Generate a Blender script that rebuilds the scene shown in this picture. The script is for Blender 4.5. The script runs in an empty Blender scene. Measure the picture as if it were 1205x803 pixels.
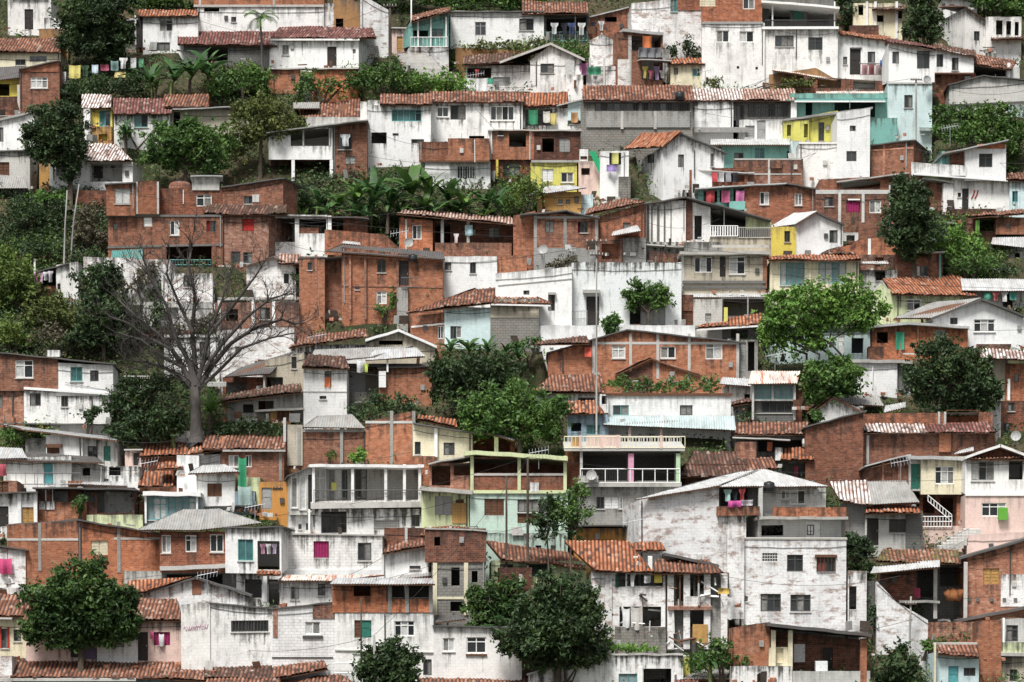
import bpy, math, random
from mathutils import Vector, Matrix, noise
R = random.Random(11)
SC = bpy.context.scene
COL = SC.collection
# ---------------------------------------------------------------- camera geometry
F_PX = 3250.0
PITCH = math.atan((401.5 - 250) / F_PX)
CAM = Vector((0, -200, 33))
FW = Vector((0, math.cos(PITCH), -math.sin(PITCH)))
UP = Vector((0, math.sin(PITCH), math.cos(PITCH)))
RT = Vector((1, 0, 0))
def ray(px, py):
    return (FW * F_PX + RT * (px - 602.5) + UP * (401.5 - py)).normalized()
SL = 0.729
def plane_z(y): return 8 + SL * y
def ground(px, py):
    d = ray(px, py)
    # CAM.z + t dz = 8 + SL (CAM.y + t dy)
    t = (8 + SL * CAM.y - CAM.z) / (d.z - SL * d.y)
    return CAM + d * t
# ---------------------------------------------------------------- node materials
class NT:
    def __init__(s, name):
        s.m = bpy.data.materials.new(name); s.m.use_nodes = True
        s.t = s.m.node_tree; s.t.nodes.clear()
        s.out = s.t.nodes.new('ShaderNodeOutputMaterial')
    def n(s, typ, ins=None, **kw):
        nd = s.t.nodes.new(typ)
        for k, v in kw.items(): setattr(nd, k, v)
        for k, v in (ins or {}).items():
            sk = nd.inputs[k]
            if isinstance(v, bpy.types.NodeSocket): s.t.links.new(v, sk)
            else: sk.default_value = v
        return nd
    def math(s, op, a, b=0.0, clamp=False):
        return s.n('ShaderNodeMath', {0: a, 1: b}, operation=op, use_clamp=clamp).outputs[0]
    def noise(s, vec, scale, detail=4, rough=.55):
        return s.n('ShaderNodeTexNoise', {'Vector': vec, 'Scale': scale, 'Detail': detail, 'Roughness': rough}).outputs['Fac']
    def ramp(s, f, a, b):
        return s.n('ShaderNodeMapRange', {'Value': f, 'From Min': a, 'From Max': b}, clamp=True).outputs[0]
    def mix(s, f, a, b, typ='MIX'):
        nd = s.n('ShaderNodeMix', data_type='RGBA', blend_type=typ)
        for i, v in ((0, f), (6, a), (7, b)):
            sk = nd.inputs[i]
            if isinstance(v, bpy.types.NodeSocket): s.t.links.new(v, sk)
            else: sk.default_value = v if i == 0 else (*v[:3], 1)
        return nd.outputs[2]
    def colors(s, f, cols):
        nd = s.n('ShaderNodeValToRGB', {'Fac': f})
        cr = nd.color_ramp; cr.interpolation = 'LINEAR'
        while len(cr.elements) < len(cols): cr.elements.new(.5)
        for i, (p, c) in enumerate(cols):
            cr.elements[i].position = p; cr.elements[i].color = (*c, 1)
        return nd.outputs[0]
    def vec(s, scale=(1, 1, 1)):
        uv = s.n('ShaderNodeTexCoord').outputs['UV']
        r = s.n('ShaderNodeObjectInfo').outputs['Random']
        off = s.n('ShaderNodeCombineXYZ', {0: s.math('MULTIPLY', r, 37.3), 1: s.math('MULTIPLY', r, 91.7), 2: s.math('MULTIPLY', r, 13.1)}).outputs[0]
        v = s.n('ShaderNodeVectorMath', {0: uv, 1: off}, operation='ADD').outputs[0]
        return uv, v
    def scaled(s, v, sc):
        return s.n('ShaderNodeVectorMath', {0: v, 1: sc}, operation='MULTIPLY').outputs[0]
    def finish(s, col, rough=.9, bump=None, bstr=.3, bdist=.03, spec=.2, metal=0.0, trans=0.0):
        p = s.n('ShaderNodeBsdfPrincipled', {'Roughness': rough, 'Metallic': metal, 'Specular IOR Level': spec})
        if isinstance(col, bpy.types.NodeSocket): s.t.links.new(col, p.inputs['Base Color'])
        else: p.inputs['Base Color'].default_value = (*col, 1)
        if bump is not None:
            b = s.n('ShaderNodeBump', {'Height': bump, 'Strength': bstr, 'Distance': bdist})
            s.t.links.new(b.outputs[0], p.inputs['Normal'])
        sh = p.outputs[0]
        if trans:
            tr = s.n('ShaderNodeBsdfTranslucent')
            if isinstance(col, bpy.types.NodeSocket): s.t.links.new(col, tr.inputs['Color'])
            else: tr.inputs['Color'].default_value = (*col, 1)
            sh = s.n('ShaderNodeMixShader', {0: trans, 1: sh, 2: tr.outputs[0]}).outputs[0]
        s.t.links.new(sh, s.out.inputs[0])
        return s.m
BRICKC = [(0, (.095, .044, .031)), (.35, (.19, .08, .05)), (.65, (.27, .117, .073)), (1, (.39, .2, .14))]
def plaster(name, col, stain=.5, peel=0., block=0., grime=.5):
    s = NT(name); uv, v = s.vec()
    big = s.noise(v, .45, 6, .65)
    st = s.noise(s.scaled(v, (2.6, .3, 1)), 1.0, 6, .62)
    fine = s.noise(v, 7., 5, .7)
    blot = s.noise(v, 1.7, 8, .75)
    dirty = tuple(c * .62 + .012 for c in col)
    rn = s.n('ShaderNodeObjectInfo').outputs['Random']
    w2 = s.n('ShaderNodeTexWhiteNoise', {'W': rn}, noise_dimensions='1D'); rr_ = s.math('ADD', .3, s.math('MULTIPLY', w2.outputs['Value'], 1.1))
    tint = s.mix(.75, (1, 1, 1), s.colors(w2.outputs['Value'], [(0, (.92, .94, .96)), (.3, (1, 1, 1)), (.55, (.97, .96, .93)), (.75, (1, 1, 1)), (1, (.88, .88, .88))]))
    col0 = col; c = s.mix(s.math('MULTIPLY', s.ramp(big, .42, .72), grime), s.mix(1.0, tint, col, 'MULTIPLY'), dirty)
    c = s.mix(s.math('MULTIPLY', s.math('MULTIPLY', s.ramp(blot, .52, .74), rr_), grime * .75), c, tuple(x * .42 + .02 for x in col))
    k = s.math('ADD', st, s.math('MULTIPLY', s.math('SUBTRACT', big, .5), .7))
    c = s.mix(s.math('MULTIPLY', s.math('MULTIPLY', s.ramp(k, .55, .8), rr_), stain * .85, True), c, (.075, .074, .068))
    ed = s.n('ShaderNodeSeparateXYZ', {0: s.n('ShaderNodeUVMap', uv_map='Edge').outputs[0]}).outputs[0]
    has = s.math('GREATER_THAN', ed, .0005)
    run = s.noise(s.scaled(v, (3.2, .12, 1)), 1.0, 6, .65)
    e1 = s.math('SUBTRACT', s.math('ADD', run, s.math('MULTIPLY', s.math('SUBTRACT', blot, .5), .5)), s.math('MULTIPLY', ed, .16))
    c = s.mix(s.math('MULTIPLY', s.math('MULTIPLY', s.ramp(e1, .37, .56), s.math('MULTIPLY', has, rr_)), min(.9, .4 + stain * .7), True), c, (.085, .082, .075))
    if peel:
        pn = s.noise(s.scaled(v, (1, 1.9, 1)), 1.1, 10, .72)
        f2 = s.noise(v, 11., 3, .6)
        pm = s.math('MULTIPLY', s.ramp(pn, .66 - .16 * peel, .75 - .16 * peel), .85)
        c = s.mix(pm, c, s.colors(f2, [(.3, (.17, .1, .075)), (.5, (.3, .21, .175)), (.7, (.45, .39, .36))]))
    bump = s.math('ADD', s.math('MULTIPLY', fine, .5), blot)
    if block:
        bt = s.n('ShaderNodeTexBrick', {'Vector': v, 'Color1': (1, 1, 1, 1), 'Color2': (.86, .86, .86, 1), 'Mortar': (.3, .29, .27, 1), 'Scale': 1.0,
                 'Mortar Size': .016, 'Mortar Smooth': .3, 'Brick Width': .42, 'Row Height': .21}).outputs['Color']
        c = s.mix(block, c, s.mix(1.0, c, bt, 'MULTIPLY'))
    c = s.mix(s.ramp(fine, .3, .75), c, s.mix(1.0, c, (.8, .79, .77), 'MULTIPLY'))
    return s.finish(c, .92, bump, .35, .03)
def brick(name, cols=BRICKC, soot=.5, pale=.35, mort=(.27, .23, .2)):
    s = NT(name); uv, v = s.vec()
    big = s.noise(v, .5, 6, .65); fine = s.noise(v, 9., 3, .6); blot = s.noise(v, 1.9, 7, .7)
    bt = s.n('ShaderNodeTexBrick', {'Vector': v, 'Color1': (0, 0, 0, 1), 'Color2': (1, 1, 1, 1), 'Mortar': (.5, .5, .5, 1), 'Scale': 1.0,
             'Mortar Size': .013, 'Mortar Smooth': .2, 'Brick Width': .3, 'Row Height': .14})
    f = s.math('ADD', s.math('MULTIPLY', bt.outputs['Color'], .5), s.math('ADD', s.math('MULTIPLY', fine, .3), s.math('MULTIPLY', big, .25)))
    c = s.colors(f, cols)
    c = s.mix(s.math('MULTIPLY', bt.outputs['Fac'], .45), c, mort)
    c = s.mix(s.math('MULTIPLY', s.ramp(blot, .47, .7), soot), c, (.05, .03, .025))
    c = s.mix(s.math('MULTIPLY', s.ramp(s.noise(s.scaled(v, (2.4, .3, 1)), 1.0, 6, .65), .52, .72), soot * .9), c, (.045, .03, .026))
    c = s.mix(s.math('MULTIPLY', s.ramp(s.noise(v, .8, 8, .7), .55, .72), pale), c, (.4, .31, .25))
    ed = s.n('ShaderNodeSeparateXYZ', {0: s.n('ShaderNodeUVMap', uv_map='Edge').outputs[0]}).outputs[0]
    run = s.noise(s.scaled(v, (2.6, .15, 1)), 1.0, 6, .65)
    e1 = s.math('SUBTRACT', s.math('ADD', run, s.math('MULTIPLY', s.math('SUBTRACT', blot, .5), .6)), s.math('MULTIPLY', ed, .13))
    c = s.mix(s.math('MULTIPLY', s.math('MULTIPLY', s.ramp(e1, .36, .56), s.math('GREATER_THAN', ed, .0005)), .8), c, (.05, .038, .034))
    w2 = s.n('ShaderNodeTexWhiteNoise', {'W': s.n('ShaderNodeObjectInfo').outputs['Random']}, noise_dimensions='1D').outputs['Value']
    c = s.mix(1.0, c, s.colors(w2, [(0, (.68, .66, .65)), (.25, (1.05, 1.0, .94)), (.5, (.82, .8, .78)), (.75, (1.4, 1.14, .95)), (1, (.6, .57, .56))]), 'MULTIPLY')
    sm = s.noise(s.scaled(v, (1, 1.6, 1)), 2.6, 6, .7); c = s.mix(s.math('MULTIPLY', s.ramp(sm, .58, .7), .55 * pale + .15), c, (.3, .27, .245))
    return s.finish(c, .92, s.math('SUBTRACT', fine, bt.outputs['Fac']), .5, .03)
def tile(name, cols, black=.5, moss=0., dirt=.85):
    s = NT(name); uv, v = s.vec()
    sp = s.n('ShaderNodeSeparateXYZ', {0: uv})
    fl = s.n('ShaderNodeCombineXYZ', {0: s.math('FLOOR', sp.outputs[0]), 1: s.math('FLOOR', sp.outputs[1]), 2: s.math('MULTIPLY', s.n('ShaderNodeObjectInfo').outputs['Random'], 99.)}).outputs[0]
    wn = s.n('ShaderNodeTexWhiteNoise', {'Vector': fl}, noise_dimensions='3D').outputs['Value']
    big = s.noise(v, .13, 7, .7); blot = s.noise(v, .5, 6, .7)
    f = s.math('ADD', s.math('MULTIPLY', wn, .62), s.math('MULTIPLY', s.ramp(big, .3, .7), .38))
    c = s.colors(f, cols)
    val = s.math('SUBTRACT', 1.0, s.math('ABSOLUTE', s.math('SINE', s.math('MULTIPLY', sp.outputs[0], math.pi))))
    c = s.mix(s.math('MULTIPLY', s.ramp(val, .12, .62), dirt), c, (.03, .022, .018))  # tile colour goes near black towards the valleys between barrels
    c = s.mix(s.math('MULTIPLY', s.ramp(blot, .5, .72), black), c, (.035, .028, .024))
    w3 = s.n('ShaderNodeTexWhiteNoise', {'Vector': s.n('ShaderNodeVectorMath', {0: fl, 1: (7.7, 3.3, 1.1)}, operation='ADD').outputs[0]}, noise_dimensions='3D').outputs['Value']
    c = s.mix(s.math('MULTIPLY', s.math('GREATER_THAN', w3, .955), .8), c, (.03, .024, .02)); c = s.mix(s.math('MULTIPLY', s.math('LESS_THAN', w3, .03), .4), c, (.36, .29, .24))
    c = s.mix(s.math('MULTIPLY', s.ramp(s.noise(v, .9, 6, .75), .53, .66), .5), c, (.1, .085, .072))
    if moss: c = s.mix(s.math('MULTIPLY', s.ramp(s.noise(v, .22, 6, .7), .5, .65), moss), c, (.075, .085, .03))
    return s.finish(c, .9, wn, .2, .02)
def sheet(name, col, rust=.3, dark=.4, rustc=(.2, .075, .035)):
    s = NT(name); uv, v = s.vec()
    st = s.noise(s.scaled(v, (.8, .12, 1)), 1.0, 6, .65); big = s.noise(v, .3, 7, .7); fine = s.noise(v, 4., 4, .7)
    c = s.mix(s.ramp(big, .35, .7), col, tuple(x * .6 for x in col))
    c = s.mix(s.math('MULTIPLY', s.ramp(st, .5, .62), rust), c, rustc)
    c = s.mix(s.math('MULTIPLY', s.ramp(fine, .52, .72), dark), c, (.05, .048, .045))
    return s.finish(c, .6, fine, .2, .02, spec=.35)
def plain(name, col, rough=.7, var=.25, spec=.3, metal=0., scale=5.):
    s = NT(name); uv, v = s.vec()
    f = s.noise(v, scale, 4, .65)
    c = s.mix(s.ramp(f, .35, .7), col, tuple(x * (1 - var) for x in col))
    return s.finish(c, rough, spec=spec, metal=metal)
def leafmat(name, cols, sc=.55):
    s = NT(name)
    pos = s.n('ShaderNodeNewGeometry').outputs['Position']
    a = s.noise(pos, sc, 3, .6); b = s.noise(pos, 4.5, 2, .6)
    rnd = s.n('ShaderNodeNewGeometry').outputs['Random Per Island']
    f = s.math('ADD', s.math('MULTIPLY', s.ramp(a, .3, .7), .5), s.math('ADD', s.math('MULTIPLY', b, .2), s.math('MULTIPLY', rnd, .3)))
    return s.finish(s.colors(f, cols), .55, spec=.3, trans=.28)
TERRA = [(0, (.055, .026, .018)), (.3, (.135, .055, .034)), (.55, (.21, .085, .05)), (.8, (.3, .15, .1)), (1, (.42, .3, .24))]
TERRAO = [(0, (.1, .037, .02)), (.35, (.24, .082, .038)), (.7, (.34, .13, .065)), (1, (.46, .27, .18))]
TERRAD = [(0, (.03, .018, .014)), (.35, (.075, .036, .026)), (.65, (.14, .065, .045)), (1, (.3, .2, .16))]
TERRAR = [(0, (.07, .026, .022)), (.5, (.14, .05, .042)), (.8, (.22, .1, .085)), (1, (.48, .38, .35))]
TERRAW = [(0, (.16, .09, .07)), (.3, (.36, .26, .23)), (.6, (.55, .49, .46)), (1, (.76, .73, .71))]
TERRAP = [(0, (.14, .07, .05)), (.4, (.3, .17, .13)), (.7, (.42, .29, .24)), (1, (.55, .45, .4))]
_spec = {
 'W1': lambda: plaster('white_plaster', (.83, .83, .82), .45, .06, 0, .4),
 'W2': lambda: plaster('stained_white_plaster', (.81, .805, .79), .85, .3, .15, .6),
 'W3': lambda: plaster('peeling_white_plaster', (.8, .79, .78), .85, .9, .25, .7),
 'WB': lambda: plaster('whitewashed_block', (.8, .79, .78), .8, .35, .45, .65),
 'WC': lambda: plaster('cool_white_plaster', (.78, .81, .81), .55, .1, .1, .4),
 'GC': lambda: plaster('grey_concrete', (.33, .325, .31), .55, 0, .3, .6),
 'GL': lambda: plaster('pale_grey_render', (.56, .555, .53), .55, .1, .2, .5),
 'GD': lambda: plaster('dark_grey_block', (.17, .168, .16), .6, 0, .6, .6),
 'ST': lambda: plaster('rough_stone', (.27, .26, .235), .6, .6, .8, .9),
 'YE': lambda: plaster('yellow_paint', (.7, .57, .12), .45, 0, .1, .35),
 'LY': lambda: plaster('lime_yellow_paint', (.64, .61, .16), .45, 0, .1, .35),
 'LG': lambda: plaster('pale_lime_paint', (.6, .66, .4), .45, 0, 0, .4),
 'TQ': lambda: plaster('turquoise_paint', (.22, .46, .41), .5, 0, .1, .45),
 'LB': lambda: plaster('pale_blue_paint', (.58, .71, .72), .45, 0, .1, .35),
 'BS': lambda: plaster('slate_blue_paint', (.3, .4, .48), .4, 0, .2, .5),
 'MG': lambda: plaster('mint_paint', (.5, .63, .55), .5, 0, .1, .4),
 'CR': lambda: plaster('cream_paint', (.74, .68, .5), .4, 0, .1, .4),
 'BG': lambda: plaster('beige_render', (.5, .45, .36), .6, .1, .2, .6),
 'PK': lambda: plaster('pink_paint', (.72, .54, .48), .4, .05, .1, .45),
 'OC': lambda: plaster('ochre_paint', (.5, .29, .1), .45, .2, .2, .6),
 'OR': lambda: plaster('orange_paint', (.52, .25, .07), .5, 0, .1, .4),
 'BR': lambda: brick('red_brick', BRICKC, .65, .4),
 'BO': lambda: brick('orange_brick', [(0, (.19, .078, .045)), (.4, (.33, .13, .07)), (.7, (.41, .18, .105)), (1, (.5, .3, .21))], .5, .3, (.4, .26, .19)),
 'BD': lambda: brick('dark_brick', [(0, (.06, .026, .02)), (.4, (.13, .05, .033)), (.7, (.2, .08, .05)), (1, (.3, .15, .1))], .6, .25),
 'BP': lambda: brick('weathered_pale_brick', [(0, (.16, .07, .05)), (.4, (.27, .13, .09)), (.7, (.36, .2, .15)), (1, (.5, .4, .34))], .5, .75),
 'EA': lambda: plaster('bare_earth_bank', (.36, .2, .09), .3, .4, 0, .9),
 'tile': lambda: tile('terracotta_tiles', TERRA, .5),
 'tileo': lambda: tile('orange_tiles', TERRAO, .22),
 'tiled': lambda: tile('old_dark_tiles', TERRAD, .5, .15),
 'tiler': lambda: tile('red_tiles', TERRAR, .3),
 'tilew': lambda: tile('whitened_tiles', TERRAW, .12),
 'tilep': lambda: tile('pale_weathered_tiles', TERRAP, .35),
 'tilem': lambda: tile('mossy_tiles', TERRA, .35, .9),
 'zinc': lambda: sheet('zinc_sheet', (.42, .43, .43), .3, .3),
 'fib': lambda: sheet('grey_fibre_sheet', (.3, .295, .28), .1, .55),
 'fibd': lambda: sheet('dark_fibre_sheet', (.1, .098, .095), .15, .4),
 'wsh': lambda: sheet('white_sheet', (.46, .465, .46), .35, .55, (.25, .2, .17)),
 'bsh': lambda: sheet('pale_blue_sheet', (.4, .48, .48), .2, .4),
 'rsh': lambda: sheet('rusty_sheet', (.6, .55, .5), .95, .35, (.32, .1, .04)),
 'gsh': lambda: sheet('green_sheet', (.08, .22, .2), .2, .3),
 'conc': lambda: plaster('concrete', (.42, .41, .385), .5, 0, 0, .6),
 'concl': lambda: plaster('pale_concrete', (.5, .485, .46), .6, 0, 0, .6),
 'cw': lambda: plaster('white_trim', (.8, .8, .79), .3, 0, 0, .3),
 'fw': lambda: plain('white_frame', (.74, .74, .72), .5),
 'fk': lambda: plain('dark_frame', (.075, .072, .07), .5),
 'fg': lambda: plain('grey_frame', (.3, .3, .29), .5),
 'ft': lambda: plain('teal_frame', (.1, .27, .26), .5),
 'gl': lambda: plain('dark_glass', (.03, .035, .038), .06, .4, .9, 0, 2.),
 'gt': lambda: plain('teal_glass', (.06, .15, .15), .12, .4, .6, 0, 2.),
 'gb': lambda: plain('sky_glass', (.2, .27, .28), .12, .3, .6, 0, 2.),
 'cu': lambda: plain('pale_curtain', (.5, .5, .48), .8, .4, .1, 0, 6.),
 'cu2': lambda: plain('grey_curtain', (.22, .215, .2), .8, .5, .1, 0, 6.),
 'wd': lambda: plain('brown_wood', (.13, .062, .035), .7, .5),
 'wo': lambda: plain('ochre_wood', (.45, .26, .09), .7, .4),
 'dd': lambda: plain('dark_door', (.035, .03, .028), .6, .4),
 'dn': lambda: plain('green_door', (.035, .16, .12), .5, .3),
 'dt': lambda: plain('teal_door', (.1, .34, .36), .5, .3),
 'dv': lambda: plain('violet_door', (.16, .11, .2), .5, .3),
 'rdk': lambda: plain('dull_red_curtain', (.2, .05, .035), .7, .5),
 'mg': lambda: plain('magenta_cloth', (.26, .018, .09), .8, .3),
 'rd': lambda: plain('red_cloth', (.38, .03, .025), .8, .3),
 'pkc': lambda: plain('pink_paint_gloss', (.6, .3, .42), .5, .3),
 'gnc': lambda: plain('pale_green_post', (.4, .55, .36), .5, .2),
 'black': lambda: plain('black_interior', (.012, .012, .012), .9, .3),
 'metal': lambda: plain('galvanised_metal', (.4, .41, .42), .4, .3, .5, .6),
 'pole': lambda: plaster('pole_concrete', (.27, .265, .25), .4, 0, 0, .5),
 'wpole': lambda: plain('dark_timber', (.06, .045, .035), .8, .4),
 'wire': lambda: plain('black_cable', (.02, .02, .02), .6, .2),
 'bark': lambda: plain('tree_bark', (.085, .068, .052), .9, .5, .1),
 'barkg': lambda: plain('grey_bark', (.072, .065, .06), .9, .5, .1, 0, 3.),
 'blk': lambda: plain('black_plastic', (.02, .02, .022), .4, .3),
 'blu': lambda: plain('blue_plastic', (.03, .1, .3), .4, .3),
 'L1': lambda: leafmat('dark_leaves', [(0, (0.011, 0.021, 0.010)), (.5, (0.034, 0.061, 0.022)), (1, (0.091, 0.140, 0.043))]),
 'L2': lambda: leafmat('green_leaves', [(0, (0.015, 0.037, 0.011)), (.5, (0.059, 0.120, 0.027)), (1, (0.159, 0.256, 0.055))]),
 'L2b': lambda: leafmat('deep_green_leaves', [(0, (0.009, 0.020, 0.007)), (.5, (0.037, 0.076, 0.020)), (1, (0.122, 0.201, 0.043))]),
 'L3': lambda: leafmat('bright_leaves', [(0, (0.037, 0.085, 0.017)), (.5, (0.104, 0.207, 0.037)), (1, (0.244, 0.378, 0.079))]),
 'L4': lambda: leafmat('olive_leaves', [(0, (0.034, 0.043, 0.015)), (.5, (0.098, 0.122, 0.034)), (1, (0.232, 0.244, 0.073))]),
 'L5': lambda: leafmat('banana_leaves', [(0, (.012, .036, .013)), (.5, (.036, .088, .026)), (1, (.12, .2, .06))], 1.2),
 'L7': lambda: leafmat('yellow_green_leaves', [(0, (.026, .048, .012)), (.5, (.085, .13, .026)), (1, (.21, .27, .065))]),
 'L6': lambda: leafmat('dry_shrub', [(0, (0.037, 0.034, 0.022)), (.5, (0.091, 0.083, 0.051)), (1, (0.195, 0.171, 0.104))]),
}
_cache = {}
def M(k):
    if k not in _cache: _cache[k] = _spec[k]()
    return _cache[k]
def paint(name, col, rough=.75):
    k = 'paint_' + name
    if k not in _cache: _cache[k] = plain(name.replace(' ', '_') + '_cloth', col, rough, .25, .15, 0, 8.)
    return _cache[k]
# ---------------------------------------------------------------- mesh builder
class MB:
    def __init__(s): s.V = []; s.F = []; s.U = []; s.K = []; s.E = {}
    def face(s, pts, uvs=None, m=0, e=None):
        if e: s.E[len(s.F)] = e
        b = len(s.V); s.V += [tuple(p) for p in pts]; s.F.append(tuple(range(b, b + len(pts))))
        s.U.append(uvs or [(p[0] + p[1] * .7, p[2]) for p in pts]); s.K.append(m)
    def box(s, x0, x1, y0, y1, z0, z1, m=0, fr=None, zt=None):
        # fr maps (along, into wall, up) to local space; zt = other end's top height
        f = fr or (lambda a, d, z: (a, d, z)); z1b = z1 if zt is None else zt
        P = [f(x0, y0, z0), f(x1, y0, z0), f(x1, y1, z0), f(x0, y1, z0), f(x0, y0, z1), f(x1, y0, z1b), f(x1, y1, z1b), f(x0, y1, z1)]
        for q, ax in (((0, 1, 5, 4), 0), ((2, 3, 7, 6), 0), ((1, 2, 6, 5), 1), ((3, 0, 4, 7), 1), ((4, 5, 6, 7), 2), ((3, 2, 1, 0), 2)):
            c = [(x0, y0, z0), (x1, y0, z0), (x1, y1, z0), (x0, y1, z0), (x0, y0, z1), (x1, y0, z1b), (x1, y1, z1b), (x0, y1, z1)]
            uv = [((c[i][0], c[i][2]) if ax == 0 else (c[i][1], c[i][2]) if ax == 1 else (c[i][0], c[i][1])) for i in q]
            s.face([P[i] for i in q], uv, m)
    def tube(s, pts, rad, n=6, m=0, cap=True):
        rings = []
        for i, p in enumerate(pts):
            p = Vector(p)
            t = (Vector(pts[min(i + 1, len(pts) - 1)]) - Vector(pts[max(i - 1, 0)]))
            t = t.normalized() if t.length > 1e-6 else Vector((0, 0, 1))
            a = t.cross(Vector((0.31, .95, .02))); a = a.normalized() if a.length > 1e-3 else t.orthogonal().normalized()
            b = t.cross(a); r = rad[i] if isinstance(rad, (list, tuple)) else rad
            rings.append([p + (a * math.cos(k * 2 * math.pi / n) + b * math.sin(k * 2 * math.pi / n)) * r for k in range(n)])
        base = len(s.V)
        for rg in rings: s.V += [tuple(q) for q in rg]
        for i in range(len(rings) - 1):
            for k in range(n):
                k2 = (k + 1) % n
                s.F.append((base + i * n + k, base + i * n + k2, base + (i + 1) * n + k2, base + (i + 1) * n + k))
                s.U.append([(k * .2, i * .5), (k * .2 + .2, i * .5), (k * .2 + .2, i * .5 + .5), (k * .2, i * .5 + .5)]); s.K.append(m)
        if cap:
            for ring, o in ((rings[0], 0), (rings[-1], (len(rings) - 1) * n)):
                s.F.append(tuple(base + o + k for k in range(n))); s.U.append([(0, 0)] * n); s.K.append(m)
    def build(s, name, mats, parent=None, smooth=False, loc=None):
        me = bpy.data.meshes.new(name); me.from_pydata(s.V, [], s.F)
        if not isinstance(mats, (list, tuple)): mats = [mats]
        for m in mats: me.materials.append(m)
        uv = me.uv_layers.new(name='UVMap')
        flat = [c for f in s.U for q in f for c in q]
        uv.data.foreach_set('uv', flat)
        if s.E:
            u2 = me.uv_layers.new(name='Edge'); fe = []
            for i, f in enumerate(s.F):
                for d in (s.E.get(i) or [9.] * len(f)): fe += [d, 0.]
            u2.data.foreach_set('uv', fe)
        me.polygons.foreach_set('material_index', s.K)
        if smooth: me.polygons.foreach_set('use_smooth', [True] * len(s.F))
        me.update()
        o = bpy.data.objects.new(name, me); COL.objects.link(o)
        if parent: o.parent = parent
        if loc: o.location = loc
        return o
def empty(name, loc, rz=0):
    o = bpy.data.objects.new(name, None); o.empty_display_size = .5; COL.objects.link(o)
    o.location = loc; o.rotation_euler = (0, 0, rz); return o
def tag(o, label=None, cat=None, group=None, kind=None):
    if label: o['label'] = label
    if cat: o['category'] = cat
    if group: o['group'] = group
    if kind: o['kind'] = kind
    return o
FOOT = []   # footprints cut into the hillside
def facade(mb, fr, tops, zb, holes, rev=.22):
    xs = sorted({round(t[0], 4) for t in tops} | {round(h[i], 4) for h in holes for i in (0, 1)})
    a0, a1 = tops[0][0], tops[-1][0]; nj = int((a1 - a0) / .75); sj = R.random() * 60
    xs = sorted(set(xs) | {round(a0 + (a1 - a0) * k / nj, 4) for k in range(1, nj)}) if nj > 1 else xs
    xs = [x for x in xs if a0 - 1e-3 <= x <= a1 + 1e-3]
    def top(x):
        for (xa, za), (xb, zb_) in zip(tops, tops[1:]):
            if x <= xb + 1e-6: return .055 * noise.noise(Vector((x * 1.1 + sj, sj, 0))) + za + (zb_ - za) * ((x - xa) / max(xb - xa, 1e-6))
        return tops[-1][1]
    def q(pts, e=None): mb.face([fr(x, 0, z) for x, z in pts], pts, 0, e or [max(0., top(x) - z) + .001 for x, z in pts])
    for a, b in zip(xs, xs[1:]):
        if b - a < 1e-3: continue
        mid = (a + b) / 2; z = zb
        for lo, hi in sorted((h[2], h[3]) for h in holes if h[0] < mid < h[1]):
            if lo > z + 1e-3: q([(a, z), (b, z), (b, lo), (a, lo)], [lo - z + .25, lo - z + .25, .25, .25])
            z = max(z, hi)
        ta, tb = top(a), top(b)
        if max(ta, tb) > z + 1e-3: q([(a, z), (b, z), (b, max(tb, z)), (a, max(ta, z))])
    for x0, x1, z0, z1 in [h[:4] for h in holes]:
        for p, e in (((x0, z0), (x1, z0)), ((x1, z0), (x1, z1)), ((x1, z1), (x0, z1)), ((x0, z1), (x0, z0))):
            L = abs(p[0] - e[0]) + abs(p[1] - e[1])
            mb.face([fr(p[0], 0, p[1]), fr(e[0], 0, e[1]), fr(e[0], rev, e[1]), fr(p[0], rev, p[1])], [(0, 0), (L, 0), (L, rev), (0, rev)])
PERIOD = .33
PROFILE = {'t': (.27, .09), 's': (.19, .03), 'f': (.24, .035)}
def kindof(mat): return 't' if mat.startswith('tile') else 's'
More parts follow.
